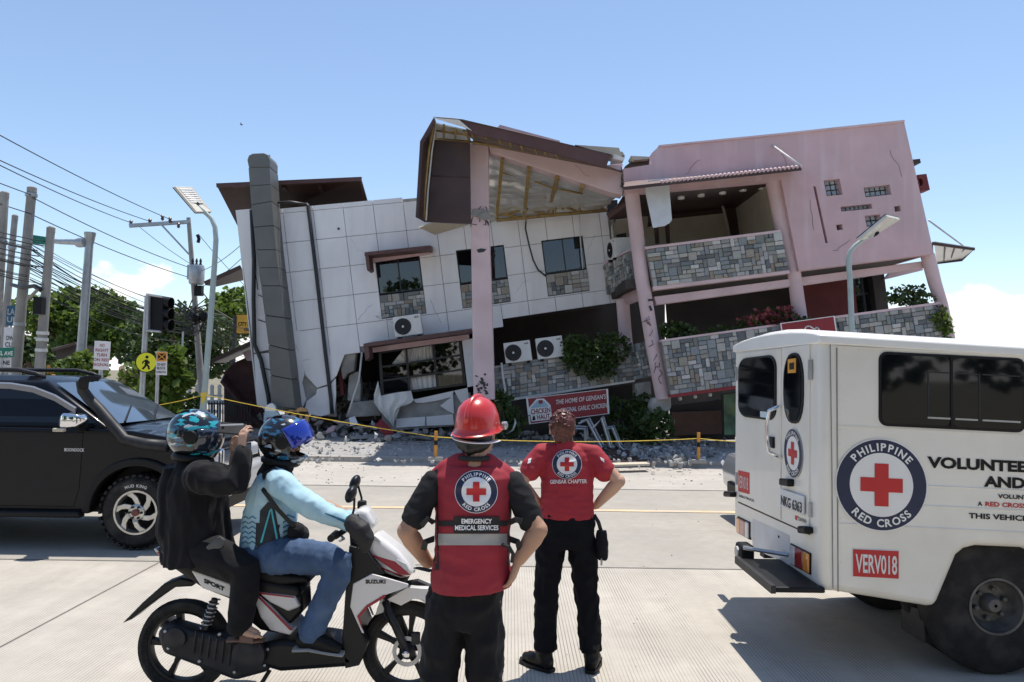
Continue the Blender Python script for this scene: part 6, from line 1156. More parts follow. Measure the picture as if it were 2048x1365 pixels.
for dy in (-.075, .075): MB().tube([P(774, 1195, YS) + V((0, dy, 0)), P(796, 1247, YS) + V((0, dy, 0)), fc + V((0, dy, 0))], [.02, .022, .02], 10).obj('fork_leg', m_gun, T, smooth=True)
MB().tube([P(716, 1060, YS), P(745, 1130, YS), P(776, 1200, YS)], .03, 10).obj('steering_stem', m_gun, T)
fdr = [[P(x, y, YS) + V((0, dy, 0)) for dy, x, y in ((-.07, x1, y1 + 6), (-.06, x1, y1 - 2), (0, x1, y1 - 6), (.06, x1, y1 - 2), (.07, x1, y1 + 6), (0, x1, y1 + 0))] for x1, y1 in ((770, 1200), (792, 1188), (815, 1184), (842, 1187), (868, 1203), (886, 1225))]
MB().loft(fdr).obj('front_fender', m_sw, T, smooth=False, bevel=.004); sd_('fender_side', [(773, 1200), (815, 1175), (856, 1178), (852, 1201), (828, 1198), (802, 1212)], .075, m_sw, .15)
sd_('fork_cover', [(762, 1195), (774, 1203), (768, 1225), (750, 1232)], .06, m_steel, .12)
MB().tube([P(858, 1178, YS), P(835, 1168, YS), P(815, 1172, YS)], .03, 8).obj('fender_brace', m_sk, T)
# front cowl, leg shield
sp('front_cowl', [(731, 1105), (741, 1068), (757, 1074), (796, 1105), (815, 1128), (828, 1154), (800, 1160), (767, 1150)], .105, m_sw, bevel=.045, seg=4); sd_('cowl_stripe', [(741, 1109), (790, 1124), (822, 1151), (800, 1150), (765, 1127)], .108, m_sg, .004); sd_('cowl_stripe', [(763, 1136), (768, 1140), (812, 1154), (800, 1154)], .107, m_sg, .003)
sd_('front_indicator', [(793, 1119), (812, 1128), (820, 1143), (806, 1140)], .106, m_tlw, .02)
for q in ([(742, 1070), (752, 1074), (762, 1085), (750, 1082)],): sd_('speed_badge', q, .107, m_steel, .01)
sp('leg_shield', [(698, 1092), (731, 1100), (768, 1150), (744, 1150), (708, 1168), (702, 1210), (722, 1262), (734, 1292), (718, 1332), (690, 1338), (684, 1280), (690, 1190)], .15, m_sk, bevel=.006)
sd_('side_fairing', [(706, 1168), (744, 1148), (817, 1169), (815, 1175), (770, 1191), (731, 1214), (715, 1234), (728, 1268), (723, 1266), (700, 1214)], .164, m_sw, .012, bevel=.004); MB().prism([P(x, y, YS - .164) + V((0, .316, 0)) for x, y in [(706, 1168), (744, 1148), (817, 1169), (815, 1175), (770, 1191), (731, 1214), (715, 1234), (728, 1268), (723, 1266), (700, 1214)]], (0, .012, 0)).obj('side_fairing', m_sw, T); sp('nose_block', [(746, 1150), (815, 1170), (772, 1188), (735, 1208), (728, 1190)], .14, m_sk)
sd_('fairing_stripe', [(768, 1190), (732, 1212), (714, 1233), (725, 1262), (720, 1234), (736, 1216), (772, 1194)], .168, m_sg, .004)
A = P(731, 1168, YS - .168); ex, ey = P(771, 1168, YS - .168) - A, P(731, 1160, YS - .168) - A; decal('lettering', textbox('SUZUKI', 0, 0, 1, 1, .04), lambda v: A + ex * v.x + ey * v.y, m_black, T)
sp('headlight_pod', [(694, 1036), (712, 1022), (728, 1016), (736, 1027), (753, 1056), (738, 1064), (716, 1062), (700, 1050)], .09, m_sw, bevel=.04, seg=4); sd_('pod_trim', [(700, 1050), (716, 1062), (738, 1064), (732, 1070), (705, 1068)], .08, m_sk, .16)
sp('inner_panel', [(697, 1062), (716, 1066), (733, 1108), (700, 1110)], .1, m_sk)
MB().tube([P(690, 1050, YS) + V((.02, -.32, 0)), P(706, 1046, YS) + V((0, -.2, 0)), P(716, 1042, YS), P(706, 1046, YS) + V((0, .2, 0)), P(690, 1050, YS) + V((.02, .32, 0))], .016, 8).obj('handlebar', m_sk, T, smooth=True)
for sgn in (-1, 1):
    q = P(692, 1050, YS) + V((.0, sgn * .3, 0)); MB().tube([q + V((0, sgn * .07, 0)), q - V((0, sgn * .06, 0))], .02, 10).obj('grip', m_black, T); MB().tube([q + V((.02, -sgn * .05, .0)), q + V((.06, sgn * .02, -.01)), q + V((.05, sgn * .08, -.01))], .007, 6).obj('brake_lever', m_steel, T)
    r0 = P(712, 1036, YS) + V((0, sgn * .16, 0)); mc = (P(702, 989, YS - .16) if sgn < 0 else P(710, 966, YS + .16)); MB().tube([r0, r0.lerp(mc, .5) + V((.02, 0, 0)), mc + V((.02, 0, -.02))], .007, 6).obj('mirror_stem', m_sk, T)
    MB().sphere(mc, (.03, .06, .05), 14, 8, MX.Rotation(.35, 3, 'Y')).obj('mirror', m_sk, T, smooth=True)
MB().box(P(724, 1010, YS + .1), (.05, .05, .05)).obj('phone_mount', m_black, T, bevel=.01); MB().tube([P(724, 1012, YS + .1), P(727, 1035, YS + .08)], .008, 6).obj('mount_stem', m_black, T)
for k, (q0, q1, q2) in enumerate((((706, 1044, -.18), (722, 1075, -.14), (728, 1110, -.08)), ((708, 1042, .18), (726, 1070, .12), (732, 1105, .05)), ((700, 1046, -.24), (716, 1030, -.2), (724, 1060, -.1)), ((772, 1198, -.09), (768, 1230, -.1), (806, 1285, -.085)))): MB().tube([P(x, y, YS + d) for x, y, d in (q0, q1, q2)], .005, 6).obj('control_cable', m_black, T, smooth=True)
sp_ = MB().tube([P(430 - 20 * i / 40, 1200 + 55 * i / 40, YS - .1) + V((.028 * cos(i * 1.05), .028 * sin(i * 1.05), 0)) for i in range(41)], .005, 5).obj('shock_spring', m_steel, T, smooth=True)
MB().box(fc + V((.05, -.07, .08)), (.05, .03, .07)).obj('brake_caliper', m_gun, T, bevel=.01)
# seat, tail, body panels
seat = [(352, 1092), (385, 1098), (440, 1112), (510, 1138), (560, 1148), (612, 1152), (622, 1166), (560, 1172), (470, 1152), (380, 1122)]
sp('seat', seat, .13, m_black, bevel=.05, seg=4); sp('tail_body', [(312, 1100), (336, 1094), (372, 1104), (470, 1150), (600, 1172), (604, 1196), (560, 1214), (470, 1206), (404, 1180), (345, 1140)], .115, m_sk, bevel=.04, seg=4)
sd_('side_panel', [(379, 1139), (462, 1168), (470, 1200), (404, 1178)], .118, m_sw, .236, bevel=.01); A = P(408, 1166, YS - .122); ex, ey = P(452, 1185, YS - .122) - A, P(405, 1156, YS - .122) - A; decal('lettering', textbox('SPORT', 0, 0, 1, 1, .05, .3), lambda v: A + ex * v.x + ey * v.y, m_black, T)
sp('tail_lamp', [(308, 1101), (316, 1099), (338, 1126), (332, 1130)], .07, m_tlr, bevel=.01); sp('tail_lamp_edge', [(307, 1098), (312, 1097), (318, 1104), (312, 1106)], .075, m_tlw, bevel=.004)
MB().tube([P(342, 1098, YS - .08), P(338, 1084, YS - .09), P(372, 1086, YS - .09), P(398, 1100, YS - .09)], .012, 8).obj('grab_rail', m_steel, T)
fen = [(242, 1249), (284, 1206), (327, 1168), (361, 1156), (392, 1164), (384, 1174), (348, 1176), (300, 1210), (262, 1240)]; sp('rear_fender', fen, .06, m_sk, bevel=.012)
sd_('lower_fairing', [(512, 1183), (590, 1192), (600, 1214), (576, 1224), (540, 1206)], .12, m_sw, .24, bevel=.01); sd_('lower_fairing', [(506, 1196), (520, 1192), (588, 1262), (580, 1272), (540, 1262), (520, 1236)], .12, m_sw, .24, bevel=.01); sd_('fairing_stripe', [(512, 1192), (520, 1194), (586, 1260), (580, 1262)], .123, m_sg, .003); sd_('fairing_stripe', [(514, 1184), (588, 1194), (588, 1197), (514, 1188)], .123, m_sg, .003)
sp('under_seat', [(460, 1190), (604, 1186), (606, 1224), (560, 1270), (520, 1262), (480, 1230)], .10, m_sk)
sp('floorboard', [(500, 1292), (560, 1282), (640, 1288), (688, 1296), (718, 1328), (700, 1336), (560, 1346), (510, 1332)], .15, m_sk, bevel=.03)
sp('engine_case', [(322, 1258), (345, 1240), (400, 1256), (460, 1268), (520, 1280), (548, 1312), (545, 1336), (478, 1354), (404, 1326), (335, 1300)], .07, m_gun, bevel=.03, yo=-.07)
for k in range(7): MB().beam(P(392 + 14 * k, 1262 + 5 * k, YS - .152), P(386 + 14 * k, 1308 + 5 * k, YS - .152), .008).obj('case_rib', m_gun, T)
for x, y in ((332, 1262), (338, 1296), (400, 1322), (440, 1268), (470, 1344), (530, 1330), (536, 1298)): MB().lathe(P(x, y, YS - .143), (0, -1, 0), [(.009, 0), (.009, .012), (.004, .014)], 8).obj('case_bolt', m_steel, T)
MB().lathe(P(500, 1308, YS - .17), (0, -1, 0), [(.09, 0), (.09, .03), (.06, .045), (.03, .05)], 20).obj('fan_cover', m_gun, T, auto=40); MB().lathe(P(352, 1276, YS - .15), (0, -1, 0), [(.06, 0), (.06, .02), (.03, .03)], 16).obj('clutch_cover', m_gun, T, auto=40)
MB().tube([P(330, 1240, YS + .12), P(400, 1280, YS + .12), P(470, 1310, YS + .1)], [.045, .045, .03], 12).obj('exhaust', m_gun, T, smooth=True)
for k in range(3): MB().tube([P(430, 1198, YS - .1) + V((0, 0, .0)), P(410, 1258, YS - .1)], .02, 8).obj('shock_absorber', m_gun, T) if k == 0 else None
MB().tube([P(520, 1300, YS - .12), P(510, 1290, YS - .22)], .012, 6).obj('passenger_peg', m_gun, T); MB().tube([P(540, 1340, YS - .06), P(520, 1372, YS - .1)], .012, 6).obj('side_stand', m_gun, T)
# ================================================================ people
m_skin = mat('tan_skin', (.42, .235, .15), .55, var=.08, scale=12); m_skin2 = mat('light_tan_skin', (.50, .30, .205), .55, var=.08, scale=12)
m_vest = mat('red_vest_cloth', (.30, .016, .03), .75, var=.1, scale=5, bump=.15, bscale=300); m_polo = mat('red_polo_cloth', (.33, .018, .03), .8, var=.1, scale=5, bump=.15, bscale=300)
m_blackc = mat('black_cloth', (.0075, .0075, .009), .85, var=.25, scale=6, spec=.25, sheen=.04); m_navyc = mat('dark_navy_trousers', (.006, .0065, .009), .9, var=.25, scale=6, spec=.15); m_grey_shirt = mat('charcoal_shirt', (.022, .022, .024), .9, var=.2, spec=.2)
m_jean = mat('blue_jeans', (.045, .085, .17), .85, var=.25, scale=7, bump=.2, bscale=200, dirt=(.12, .19, .32), dscale=4, damt=.5); m_jersey = mat('light_blue_jersey', (.36, .54, .62), .7, var=.1, scale=3, dirt=(.22, .43, .53), dscale=5, damt=.55)
m_hair = mat('black_hair', (.008, .007, .007), .45, var=.3, scale=60); m_hair2 = mat('red_brown_hair', (.10, .028, .018), .4, var=.6, scale=45)
m_hat = mat('red_hard_hat', (.55, .03, .025), .28, var=.05, coat=.5, dirt=(.42, .03, .03), damt=.4); m_grey_strip = mat('reflective_tape', (.36, .35, .33), .45, var=.1); m_strap = mat('black_strap', (.012, .012, .013), .7); m_boot = mat('black_boot', (.006, .006, .006), .5, spec=.25)
m_printw = mat('print_white', (.78, .77, .77), .7); m_nail = mat('nail', (.55, .33, .26), .35)
def tubes(parts):
    mb = MB()
    for p in parts:
        if p[0] == 's': mb.sphere(p[1], p[2], 18, 12, p[3] if len(p) > 3 else None)
        else:
            k = dict(p[3]) if len(p) > 3 else {}; mb.tube(p[1], p[2], k.get('n', 16), True, k.get('flat', 1), k.get('side'))
            if not k.get('open'):
                for e in (0, -1):
                    r_ = p[2][e] if isinstance(p[2], (list, tuple)) else p[2]
                    if not isinstance(r_, (tuple, list)): mb.sphere(p[1][e], r_ * .98, 12, 8)
    return mb
def wrinkle(o, amp, fr, seed=0, ridge=True):
    me = o.data; off = V((seed * 7.3, seed * 3.1, seed * 1.7)); co = []
    for v in me.vertices:
        q = V((v.co.x * fr[0], v.co.y * fr[1], v.co.z * fr[2])) + off; a = noise.noise(q); b = noise.noise(q * 2.3 + off)
        d = (abs(a) * -1.6 + .35 + .4 * b) if ridge else (a + .5 * b); p = v.co + v.normal * (amp * d); co += [p.x, p.y, p.z]
    me.vertices.foreach_set('co', co); me.update()
def cloth(name, parts, m_, parent, vox=.010, amp=.007, fr=(11, 11, 7), seed=0, smooth=2):
    o = tubes(parts).obj(name, m_, parent, fix=False); remesh(o, vox, smooth); o.data.materials.clear(); o.data.materials.append(m_)
    if amp: wrinkle(o, amp, fr, seed)
    return o
def hand(mb, w, d, n, curl=.5, s=1.0, right=True, spread=.0):
    """palm and five fingers: w wrist, d towards the fingers, n out of the palm"""
    w, d = V(w), V(d).normalized(); n = (V(n) - d * d.dot(V(n))).normalized(); t = d.cross(n) * (1 if right else -1)
    mb.tube([w - d * .01, w + d * .03 * s, w + d * .065 * s, w + d * .088 * s], [(.024 * s, .02 * s), (.034 * s, .017 * s), (.041 * s, .015 * s), (.038 * s, .011 * s)], 14, side=t)
    for i, (o_, L) in enumerate(((.032, .072), (.011, .082), (-.011, .076), (-.031, .060))):
        p = w + d * (.082 - .006 * abs(i - 1.3)) * s + t * o_ * s * 1.05; a = curl * .6; pts = [p - d * .012, p]; dd = d + t * (o_ * spread * 10); dd.normalize()
        for seg in (.45, .32, .26): p = p + (dd * cos(a) + n * sin(a)) * L * seg * s; pts.append(p); a += curl * (.9 + .1 * i)
        mb.tube(pts, [.0088 * s, .0088 * s, .008 * s, .0072 * s, .006 * s], 10); mb.sphere(pts[-1], .0062 * s, 8, 6)
    p = w + d * .022 * s + t * .026 * s + n * .006; pts = [p]
    for q, L in (((.55, .75, .3), .036), ((.85, .45, .35), .032), ((.95, .2, .45), .024)): p = p + (d * q[0] + t * q[1] + n * q[2]).normalized() * L * s; pts.append(p)
    mb.tube(pts, [.014 * s, .0115 * s, .0095 * s, .007 * s], 10); mb.sphere(pts[-1], .0075 * s, 8, 6)
def headgeo(mb, c, rot, s=1.0):
    q = lambda x, y, z: V(c) + rot @ (V((x, y, z)) * s)          # x right, y face forward, z up
    mb.sphere(q(0, -.012, .022), V((.074, .094, .094)) * s, 18, 12, rot); mb.sphere(q(0, .018, -.035), V((.060, .070, .078)) * s, 16, 10, rot); mb.sphere(q(0, .055, -.085), V((.034, .03, .028)) * s, 12, 8, rot)
    mb.tube([q(0, .078, .012), q(0, .098, -.018), q(0, .103, -.032)], [.009 * s, .012 * s, .014 * s], 8); mb.sphere(q(0, .081, -.062), V((.024, .012, .011)) * s, 10, 6, rot)
    for sg in (-1, 1): mb.sphere(q(sg * .075, -.008, -.005), V((.009, .022, .034)) * s, 10, 8, rot); mb.sphere(q(sg * .03, .066, .028), V((.026, .018, .012)) * s, 10, 6, rot)
    return q
def person(label, J, m_, hands, group=None, vox=.0055):
    t = thing('person', label, 'person', tuple(J['root']), group); mb = MB(); sd = V(J.get('side', (1, 0, 0)))
    mb.tube([J['pelvis'], J['pelvis'].lerp(J['chest'], .5), J['chest'], J['neck']], [(.11, .08), (.10, .075), (.12, .085), (.055, .05)], 16, side=sd); mb.tube([J['neck'] - (J['head'] - J['neck']) * .3, J['head']], [.06, .052], 14); headgeo(mb, J['head'], J['hrot'])
    for k in 'LR':
        mb.tube([J['sh' + k], J['sh' + k].lerp(J['el' + k], .4), J['el' + k].lerp(J['sh' + k], .12), J['el' + k], J['el' + k].lerp(J['wr' + k], .25), J['el' + k].lerp(J['wr' + k], .65), J['wr' + k]], [.041, .040, .039, .041, .043, .034, .026], 16)
        mb.sphere(J['sh' + k], .043, 14, 8); mb.sphere(J['el' + k], .042, 14, 8); mb.tube([J['hip' + k], J['hip' + k].lerp(J['kn' + k], .93), J['kn' + k].lerp(J['an' + k], .1), J['an' + k]], [.07, .045, .04, .032], 12); mb.tube([J['an' + k], J['toe' + k]], [.03, .024], 10)
        d, n, curl = hands[k]; hand(mb, J['wr' + k], d, n, curl, 1.0, k == 'R')
    o = mb.obj('body', m_, t, fix=False); remesh(o, vox, 2); o.data.materials.clear(); o.data.materials.append(m_); return t
def bvh_of(*objs):
    vs, fs = [], []
    for o in objs: b = len(vs); vs += [v.co.copy() for v in o.data.vertices]; fs += [tuple(b + i for i in p.vertices) for p in o.data.polygons]
    return BVHTree.FromPolygons(vs, fs)
def hit(bvh, x, y, off, last=[None]):
    d = ray(x, y).normalized(); h = bvh.ray_cast(CAM, d)
    if h[0] is None:
        h = bvh.find_nearest(last[0] if last[0] is not None else CAM + d * 3); return h[0]
    last[0] = h[0]; return h[0] - d * off
def dq(name, q, bvh, off, m_, parent, nx=12, ny=12):            # quad of image points laid onto a garment
    vs, fs = gridrect(0, 0, 1, 1, nx, ny); L = lambda u, v: ((q[0][0] * (1 - u) + q[1][0] * u) * (1 - v) + (q[3][0] * (1 - u) + q[2][0] * u) * v, (q[0][1] * (1 - u) + q[1][1] * u) * (1 - v) + (q[3][1] * (1 - u) + q[2][1] * u) * v)
    return decal(name, (vs, fs), lambda v: hit(bvh, *L(v.x, v.y), off), m_, parent)
def dtext(s_, q, bvh, off, m_, parent, bold=.03):               # q: TL, TR, BR, BL in the picture
    L = lambda u, v: ((q[3][0] * (1 - u) + q[2][0] * u) * (1 - v) + (q[0][0] * (1 - u) + q[1][0] * u) * v, (q[3][1] * (1 - u) + q[2][1] * u) * (1 - v) + (q[0][1] * (1 - u) + q[1][1] * u) * v)
    return decal('lettering', textbox(s_, 0, 0, 1, 1, bold), lambda v: hit(bvh, *L(v.x, v.y), off), m_, parent)
def boot(name, an, toe, parent, m_=m_boot, hi=.16):
    an, toe = V(an), V(toe); d = (toe - an); d.z = 0; d.normalize(); sl = V((0, 0, 1)).cross(d)
    o = cloth(name, [('t', [V((an.x, an.y, hi + .02)), V((an.x, an.y, .09)), V((an.x, an.y, .05)) - d * .01], [(.055, .055), (.052, .055), (.045, .06)], {'side': sl}), ('t', [V((an.x, an.y, .045)) - d * .055, V((an.x, an.y, .055)) + d * .03, V((an.x, an.y, .05)) + d * .10, V((an.x, an.y, .04)) + d * .17], [(.036, .042), (.046, .05), (.05, .042), (.036, .03)], {'side': sl})], m_, parent, .008, .003, (20, 20, 20))
    MB().loft([[V((an.x, an.y, z)) + d * a + sl * b for a, b in ((-.07, -.03), (-.07, .03), (0, .045), (.1, .055), (.18, .045), (.215, .0), (.18, -.045), (.1, -.055), (0, -.045))] for z in (.004, .024)]).obj('sole', m_black, o); return o
# ---------------------------------------------------------------- person 1: hard hat, red vest, from behind
YA = 3.27; XA = P(948, 900, YA).x
def a_(x, z, y=0.0): return V((XA + x, YA + y, z))
J = dict(root=(XA - .05, YA, 0), pelvis=a_(-.03, .93), chest=a_(0, 1.32), neck=a_(.005, 1.47), head=a_(.012, 1.60, .035), hrot=MX.Rotation(radians(-22), 3, 'Z') @ MX.Rotation(radians(8), 3, 'X'),
         shL=a_(-.165, 1.405), elL=a_(-.278, 1.19, -.05), wrL=a_(-.195, 1.03, .05), shR=a_(.17, 1.405), elR=a_(.28, 1.205, -.06), wrR=a_(.195, 1.07, -.06),
         hipL=a_(-.12, .9), knL=a_(-.155, .5, .0), anL=a_(-.175, .09, -.02), toeL=a_(-.21, .05, .12), hipR=a_(.06, .9), knR=a_(.06, .5, .01), anR=a_(.065, .09, -.02), toeR=a_(.09, .05, .12))
p1 = person('person in red vest and red hard hat, hands on hips, nearest the camera', J, m_skin, dict(L=((.75, .4, .15), (.3, -.4, -.5), .35), R=((-.25, .05, -.8), (-.8, .2, .2), .45)), 'red cross workers seen from behind')
cloth('trousers', [('t', [a_(-.01, 1.02), a_(-.02, .95), a_(-.032, .86), a_(-.04, .79)], [(.13, .10), (.155, .12), (.16, .122), (.12, .10)], {'side': (1, 0, 0)}), ('t', [a_(-.11, .9), a_(-.122, .74), a_(-.138, .52), a_(-.152, .3), a_(-.165, .07)], [(.08, .10), (.086, .104), (.082, .095), (.078, .09), (.075, .085)], {'side': (1, 0, 0)}), ('t', [a_(.045, .9), a_(.055, .74), a_(.062, .52), a_(.066, .3), a_(.07, .07)], [(.08, .10), (.084, .1), (.076, .092), (.073, .088), (.072, .082)], {'side': (1, 0, 0)})], m_blackc, p1, .009, .018, (11, 11, 8), 3)
tee = cloth('shirt', [('t', [a_(0, 1.0), a_(0, 1.2), a_(0, 1.36), a_(0, 1.42)], [(.135, .09), (.14, .095), (.15, .09), (.08, .06)], {'side': (1, 0, 0)})] + [('t', [a_(sg * .13, 1.405), a_(sg * .165, 1.398), a_(sg * .19, 1.355, -.012), a_(sg * .222, 1.295, -.026), a_(sg * .245, 1.25, -.036)], [.045, .056, .059, .058, .060]) for sg in (-1, 1)], m_grey_shirt, p1, .007, .006, (10, 10, 22), 5)
vest = cloth('vest', [('t', [a_(.0, .945), a_(-.003, .985), a_(0, 1.08), a_(0, 1.2), a_(0, 1.33), a_(0, 1.42), a_(0, 1.465)], [(.180, .145), (.178, .142), (.164, .130), (.163, .127), (.168, .124), (.172, .11), (.14, .075)], {'side': (1, 0, 0)}), ('t', [a_(-.160, 1.428), a_(-.13, 1.445), a_(-.07, 1.470), a_(0, 1.478), a_(.07, 1.470), a_(.13, 1.445), a_(.160, 1.428)], [.028, .036, .046, .05, .046, .036, .028])], m_vest, p1, .007, .0055, (5, 5, 14), 2)
bv = bvh_of(vest)
MB().tube([a_(-.060, 1.502, -.038), a_(-.03, 1.500, -.055), a_(.005, 1.499, -.058), a_(.038, 1.500, -.055), a_(.066, 1.502, -.038)], .011, 8).obj('collar_trim', m_strap, vest); dq('side_trim', [(869, 940), (875, 938), (878, 1140), (867, 1140)], bv, .002, m_strap, vest, 3, 20); dq('side_trim', [(1022, 945), (1029, 945), (1021, 1130), (1014, 1130)], bv, .002, m_strap, vest, 3, 20)
dq('reflective_band', [(872, 1068), (1014, 1068), (1014, 1091), (872, 1091)], bv, .003, m_grey_strip, vest, 30, 6); dq('strap_band', [(870, 1042), (1018, 1042), (1018, 1053), (870, 1053)], bv, .004, m_strap, vest, 30, 4); dq('name_patch', [(907, 1034), (1000, 1034), (1000, 1067), (907, 1067)], bv, .007, m_strap, vest, 20, 8)
dtext('EMERGENCY', [(923, 1038), (984, 1038), (984, 1048), (923, 1048)], bv, .010, m_printw, vest); dtext('MEDICAL SERVICES', [(910, 1051), (997, 1051), (997, 1061), (910, 1061)], bv, .010, m_printw, vest)
def garment_emblem(cx, cy, R, bv_, par, ysc=1.0): emblem(V((0, 0, 0)), 1.0, (1, 0, 0), (0, 0, 1), par, .003, fn=lambda v, o: hit(bv_, cx + v.x * R, cy - v.y * R * ysc, o), m2=m_printw)
garment_emblem(952.5, 984, 42, bv, vest, 1.0)
for sg, x0, x1 in ((-1, 868, 843), (1, 1018, 1044)):
    MB().tube([P(x0, 1046, YA - .07), P((x0 + x1) / 2, 1038 if sg < 0 else 1040, YA - .12), P(x1, 1052 if sg < 0 else 1043, YA - .1)], [(.003, .014)] * 3, 6, side=(0, 1, 0)).obj('loose_strap', m_strap, vest); MB().tube([P(x0, 1078, YA - .05), P((x0 + x1) / 2 + 4 * sg, 1084, YA - .1), P(x1 - sg * 4, 1100, YA - .08)], [(.003, .015)] * 3, 6, side=(0, 1, 0)).obj('loose_strap', m_strap, vest)
MB().tube([a_(-.17, 1.03, -.07), a_(-.205, 1.035, -.06), a_(-.235, 1.03, -.02)], [(.004, .02)] * 3, 6, side=(0, 0, 1)).obj('belt_end', m_strap, p1)
MB().tube([P(1005, 1090, YA - .1), P(1018, 1094, YA - .13), P(1026, 1108, YA - .12), P(1024, 1124, YA - .1)], .008, 8).obj('wrist_strap', m_strap, p1)
# hard hat
H0 = J['head'] + V((0, -.01, .045)); hr = J['hrot']; hq = lambda x, y, z: H0 + hr @ V((x, y, z))
rg = [[hq(rx * .93 * cos(a), ry * .93 * sin(a), z) for a in [2 * pi * j / 36 for j in range(36)]] for rx, ry, z in ((.094, .124, -.03), (.112, .15, -.036), (.115, .156, -.031), (.104, .132, -.022), (.102, .127, .0), (.096, .119, .04), (.081, .10, .078), (.055, .068, .104), (.02, .025, .118), (.003, .003, .119))]
hat = MB().loft(rg).obj('hard_hat', m_hat, p1, auto=60)
MB().tube([hq(0, .12 * cos(a), -.01 + .13 * sin(a)) for a in [pi * (.08 + .84 * j / 12) for j in range(13)]], .012, 8).obj('hat_ridge', m_hat, hat, smooth=True)
MB().tube([hq(.088 * cos(a), .108 * sin(a), -.058 - .012 * cos(a * 1)) for a in [pi * (1.02 + .96 * j / 14) for j in range(15)]], [(.004, .030)] * 15, 6, side=(0, 0, 1)).obj('sweat_band', m_printw, hat); MB().lathe(hq(.118, .03, -.01), hr @ V((1, 0, 0)), [(.016, -.012), (.019, .004), (.012, .010)], 14).obj('hat_lamp', m_steel, hat)
hd = J['head']; hp = lambda x, y, z: hd + hr @ V((x, y, z))
cloth('hair', [('s', hp(0, -.022, .015), V((.082, .092, .09)), hr), ('s', hp(0, -.052, -.035), V((.066, .048, .05)), hr), ('t', [hp(-.06, -.05, -.03), hp(0, -.085, -.05), hp(.06, -.05, -.03)], [.025, .03, .025])], m_hair, p1, .006, .004, (60, 60, 25), 1)
for sg, pt in ((-1, 'L'), (1, 'R')): boot('boot', J['an' + pt], J['toe' + pt], p1)
# ---------------------------------------------------------------- person 2: red polo, from behind
YB = 4.85; XB = P(1134, 1000, YB).x
def b_(x, z, y=0.0): return V((XB + x, YB + y, z))
J = dict(root=(XB, YB, 0), pelvis=b_(0, .92), chest=b_(0, 1.27), neck=b_(-.01, 1.40), head=b_(-.035, 1.515, .03), hrot=MX.Rotation(radians(4), 3, 'Z') @ MX.Rotation(radians(4), 3, 'X'),
         shL=b_(-.17, 1.355), elL=b_(-.30, 1.17, -.05), wrL=b_(-.165, 1.015, .05), shR=b_(.175, 1.35), elR=b_(.325, 1.195, -.05), wrR=b_(.185, 1.02, .03),
         hipL=b_(-.09, .88), knL=b_(-.125, .48), anL=b_(-.135, .09, -.02), toeL=b_(-.25, .05, .1), hipR=b_(.09, .88), knR=b_(.135, .48), anR=b_(.165, .09, -.02), toeR=b_(.20, .05, .12))
p2 = person('person in red polo shirt and black trousers, hands on hips, with hip pouch', J, m_skin2, dict(L=((.8, .25, .25), (.2, -.4, -.5), .35), R=((-.8, .3, .15), (-.2, -.4, -.5), .35)), 'red cross workers seen from behind')
cloth('trousers', [('t', [b_(0, 1.02), b_(0, .93), b_(0, .84), b_(0, .76)], [(.165, .12), (.182, .135), (.178, .13), (.14, .10)], {'side': (1, 0, 0)}), ('t', [b_(-.09, .88), b_(-.105, .7), b_(-.125, .48), b_(-.13, .28), b_(-.13, .12)], [(.088, .105), (.092, .1), (.078, .085), (.072, .08), (.072, .078)], {'side': (1, 0, 0)}), ('t', [b_(.09, .88), b_(.105, .7), b_(.13, .48), b_(.15, .28), b_(.162, .12)], [(.088, .105), (.092, .1), (.078, .085), (.072, .08), (.07, .076)], {'side': (1, 0, 0)})], m_navyc, p2, .009, .016, (12, 12, 9), 7)
polo = cloth('polo_shirt', [('t', [b_(0, .955), b_(0, 1.0), b_(0, 1.1), b_(0, 1.22), b_(0, 1.32), b_(-.005, 1.385), b_(-.01, 1.42)], [(.175, .135), (.174, .134), (.168, .125), (.172, .122), (.172, .11), (.115, .085), (.06, .056)], {'side': (1, 0, 0)})] + [('t', [b_(sg * .08, 1.375), b_(sg * .165, 1.355), b_(sg * .205, 1.305, -.01), b_(sg * .235, 1.255, -.025)], [.055, .068, .07, .072]) for sg in (-1, 1)], m_polo, p2, .008, .008, (6, 6, 18), 9)
MB().lathe(b_(-.01, 1.405, .0), (0, .12, 1), [(.07, -.02), (.062, .012), (.058, .03), (.066, .028), (.078, -.02)], 24).obj('collar', m_polo, polo, auto=60)
bv = bvh_of(polo); garment_emblem(1134, 929, 29, bv, polo, 1.0); dtext('GENSAR CHAPTER', [(1100, 960), (1174, 959), (1174, 967), (1100, 968)], bv, .006, m_printw, polo, .02)
for q in ([(1057, 918), (1063, 916), (1061, 926), (1055, 928)], [(1200, 914), (1208, 919), (1209, 926), (1202, 921)]): dq('sleeve_patch', q, bv, .004, m_printw, polo, 4, 4)
for sg, pt in ((-1, 'L'), (1, 'R')): boot('boot', J['an' + pt], J['toe' + pt], p2)
hd, hr = J['head'], J['hrot']; hp = lambda x, y, z: hd + hr @ V((x, y, z)); ho = cloth('hair', [('s', hp(0, -.02, .025), V((.086, .1, .10)), hr), ('s', hp(0, -.062, -.045), V((.062, .045, .055)), hr), ('s', hp(0, -.03, .09), V((.05, .06, .035)), hr)], m_hair2, p2, .006, .010, (34, 34, 34), 4)
cu = MB(); rh = random.Random(9)
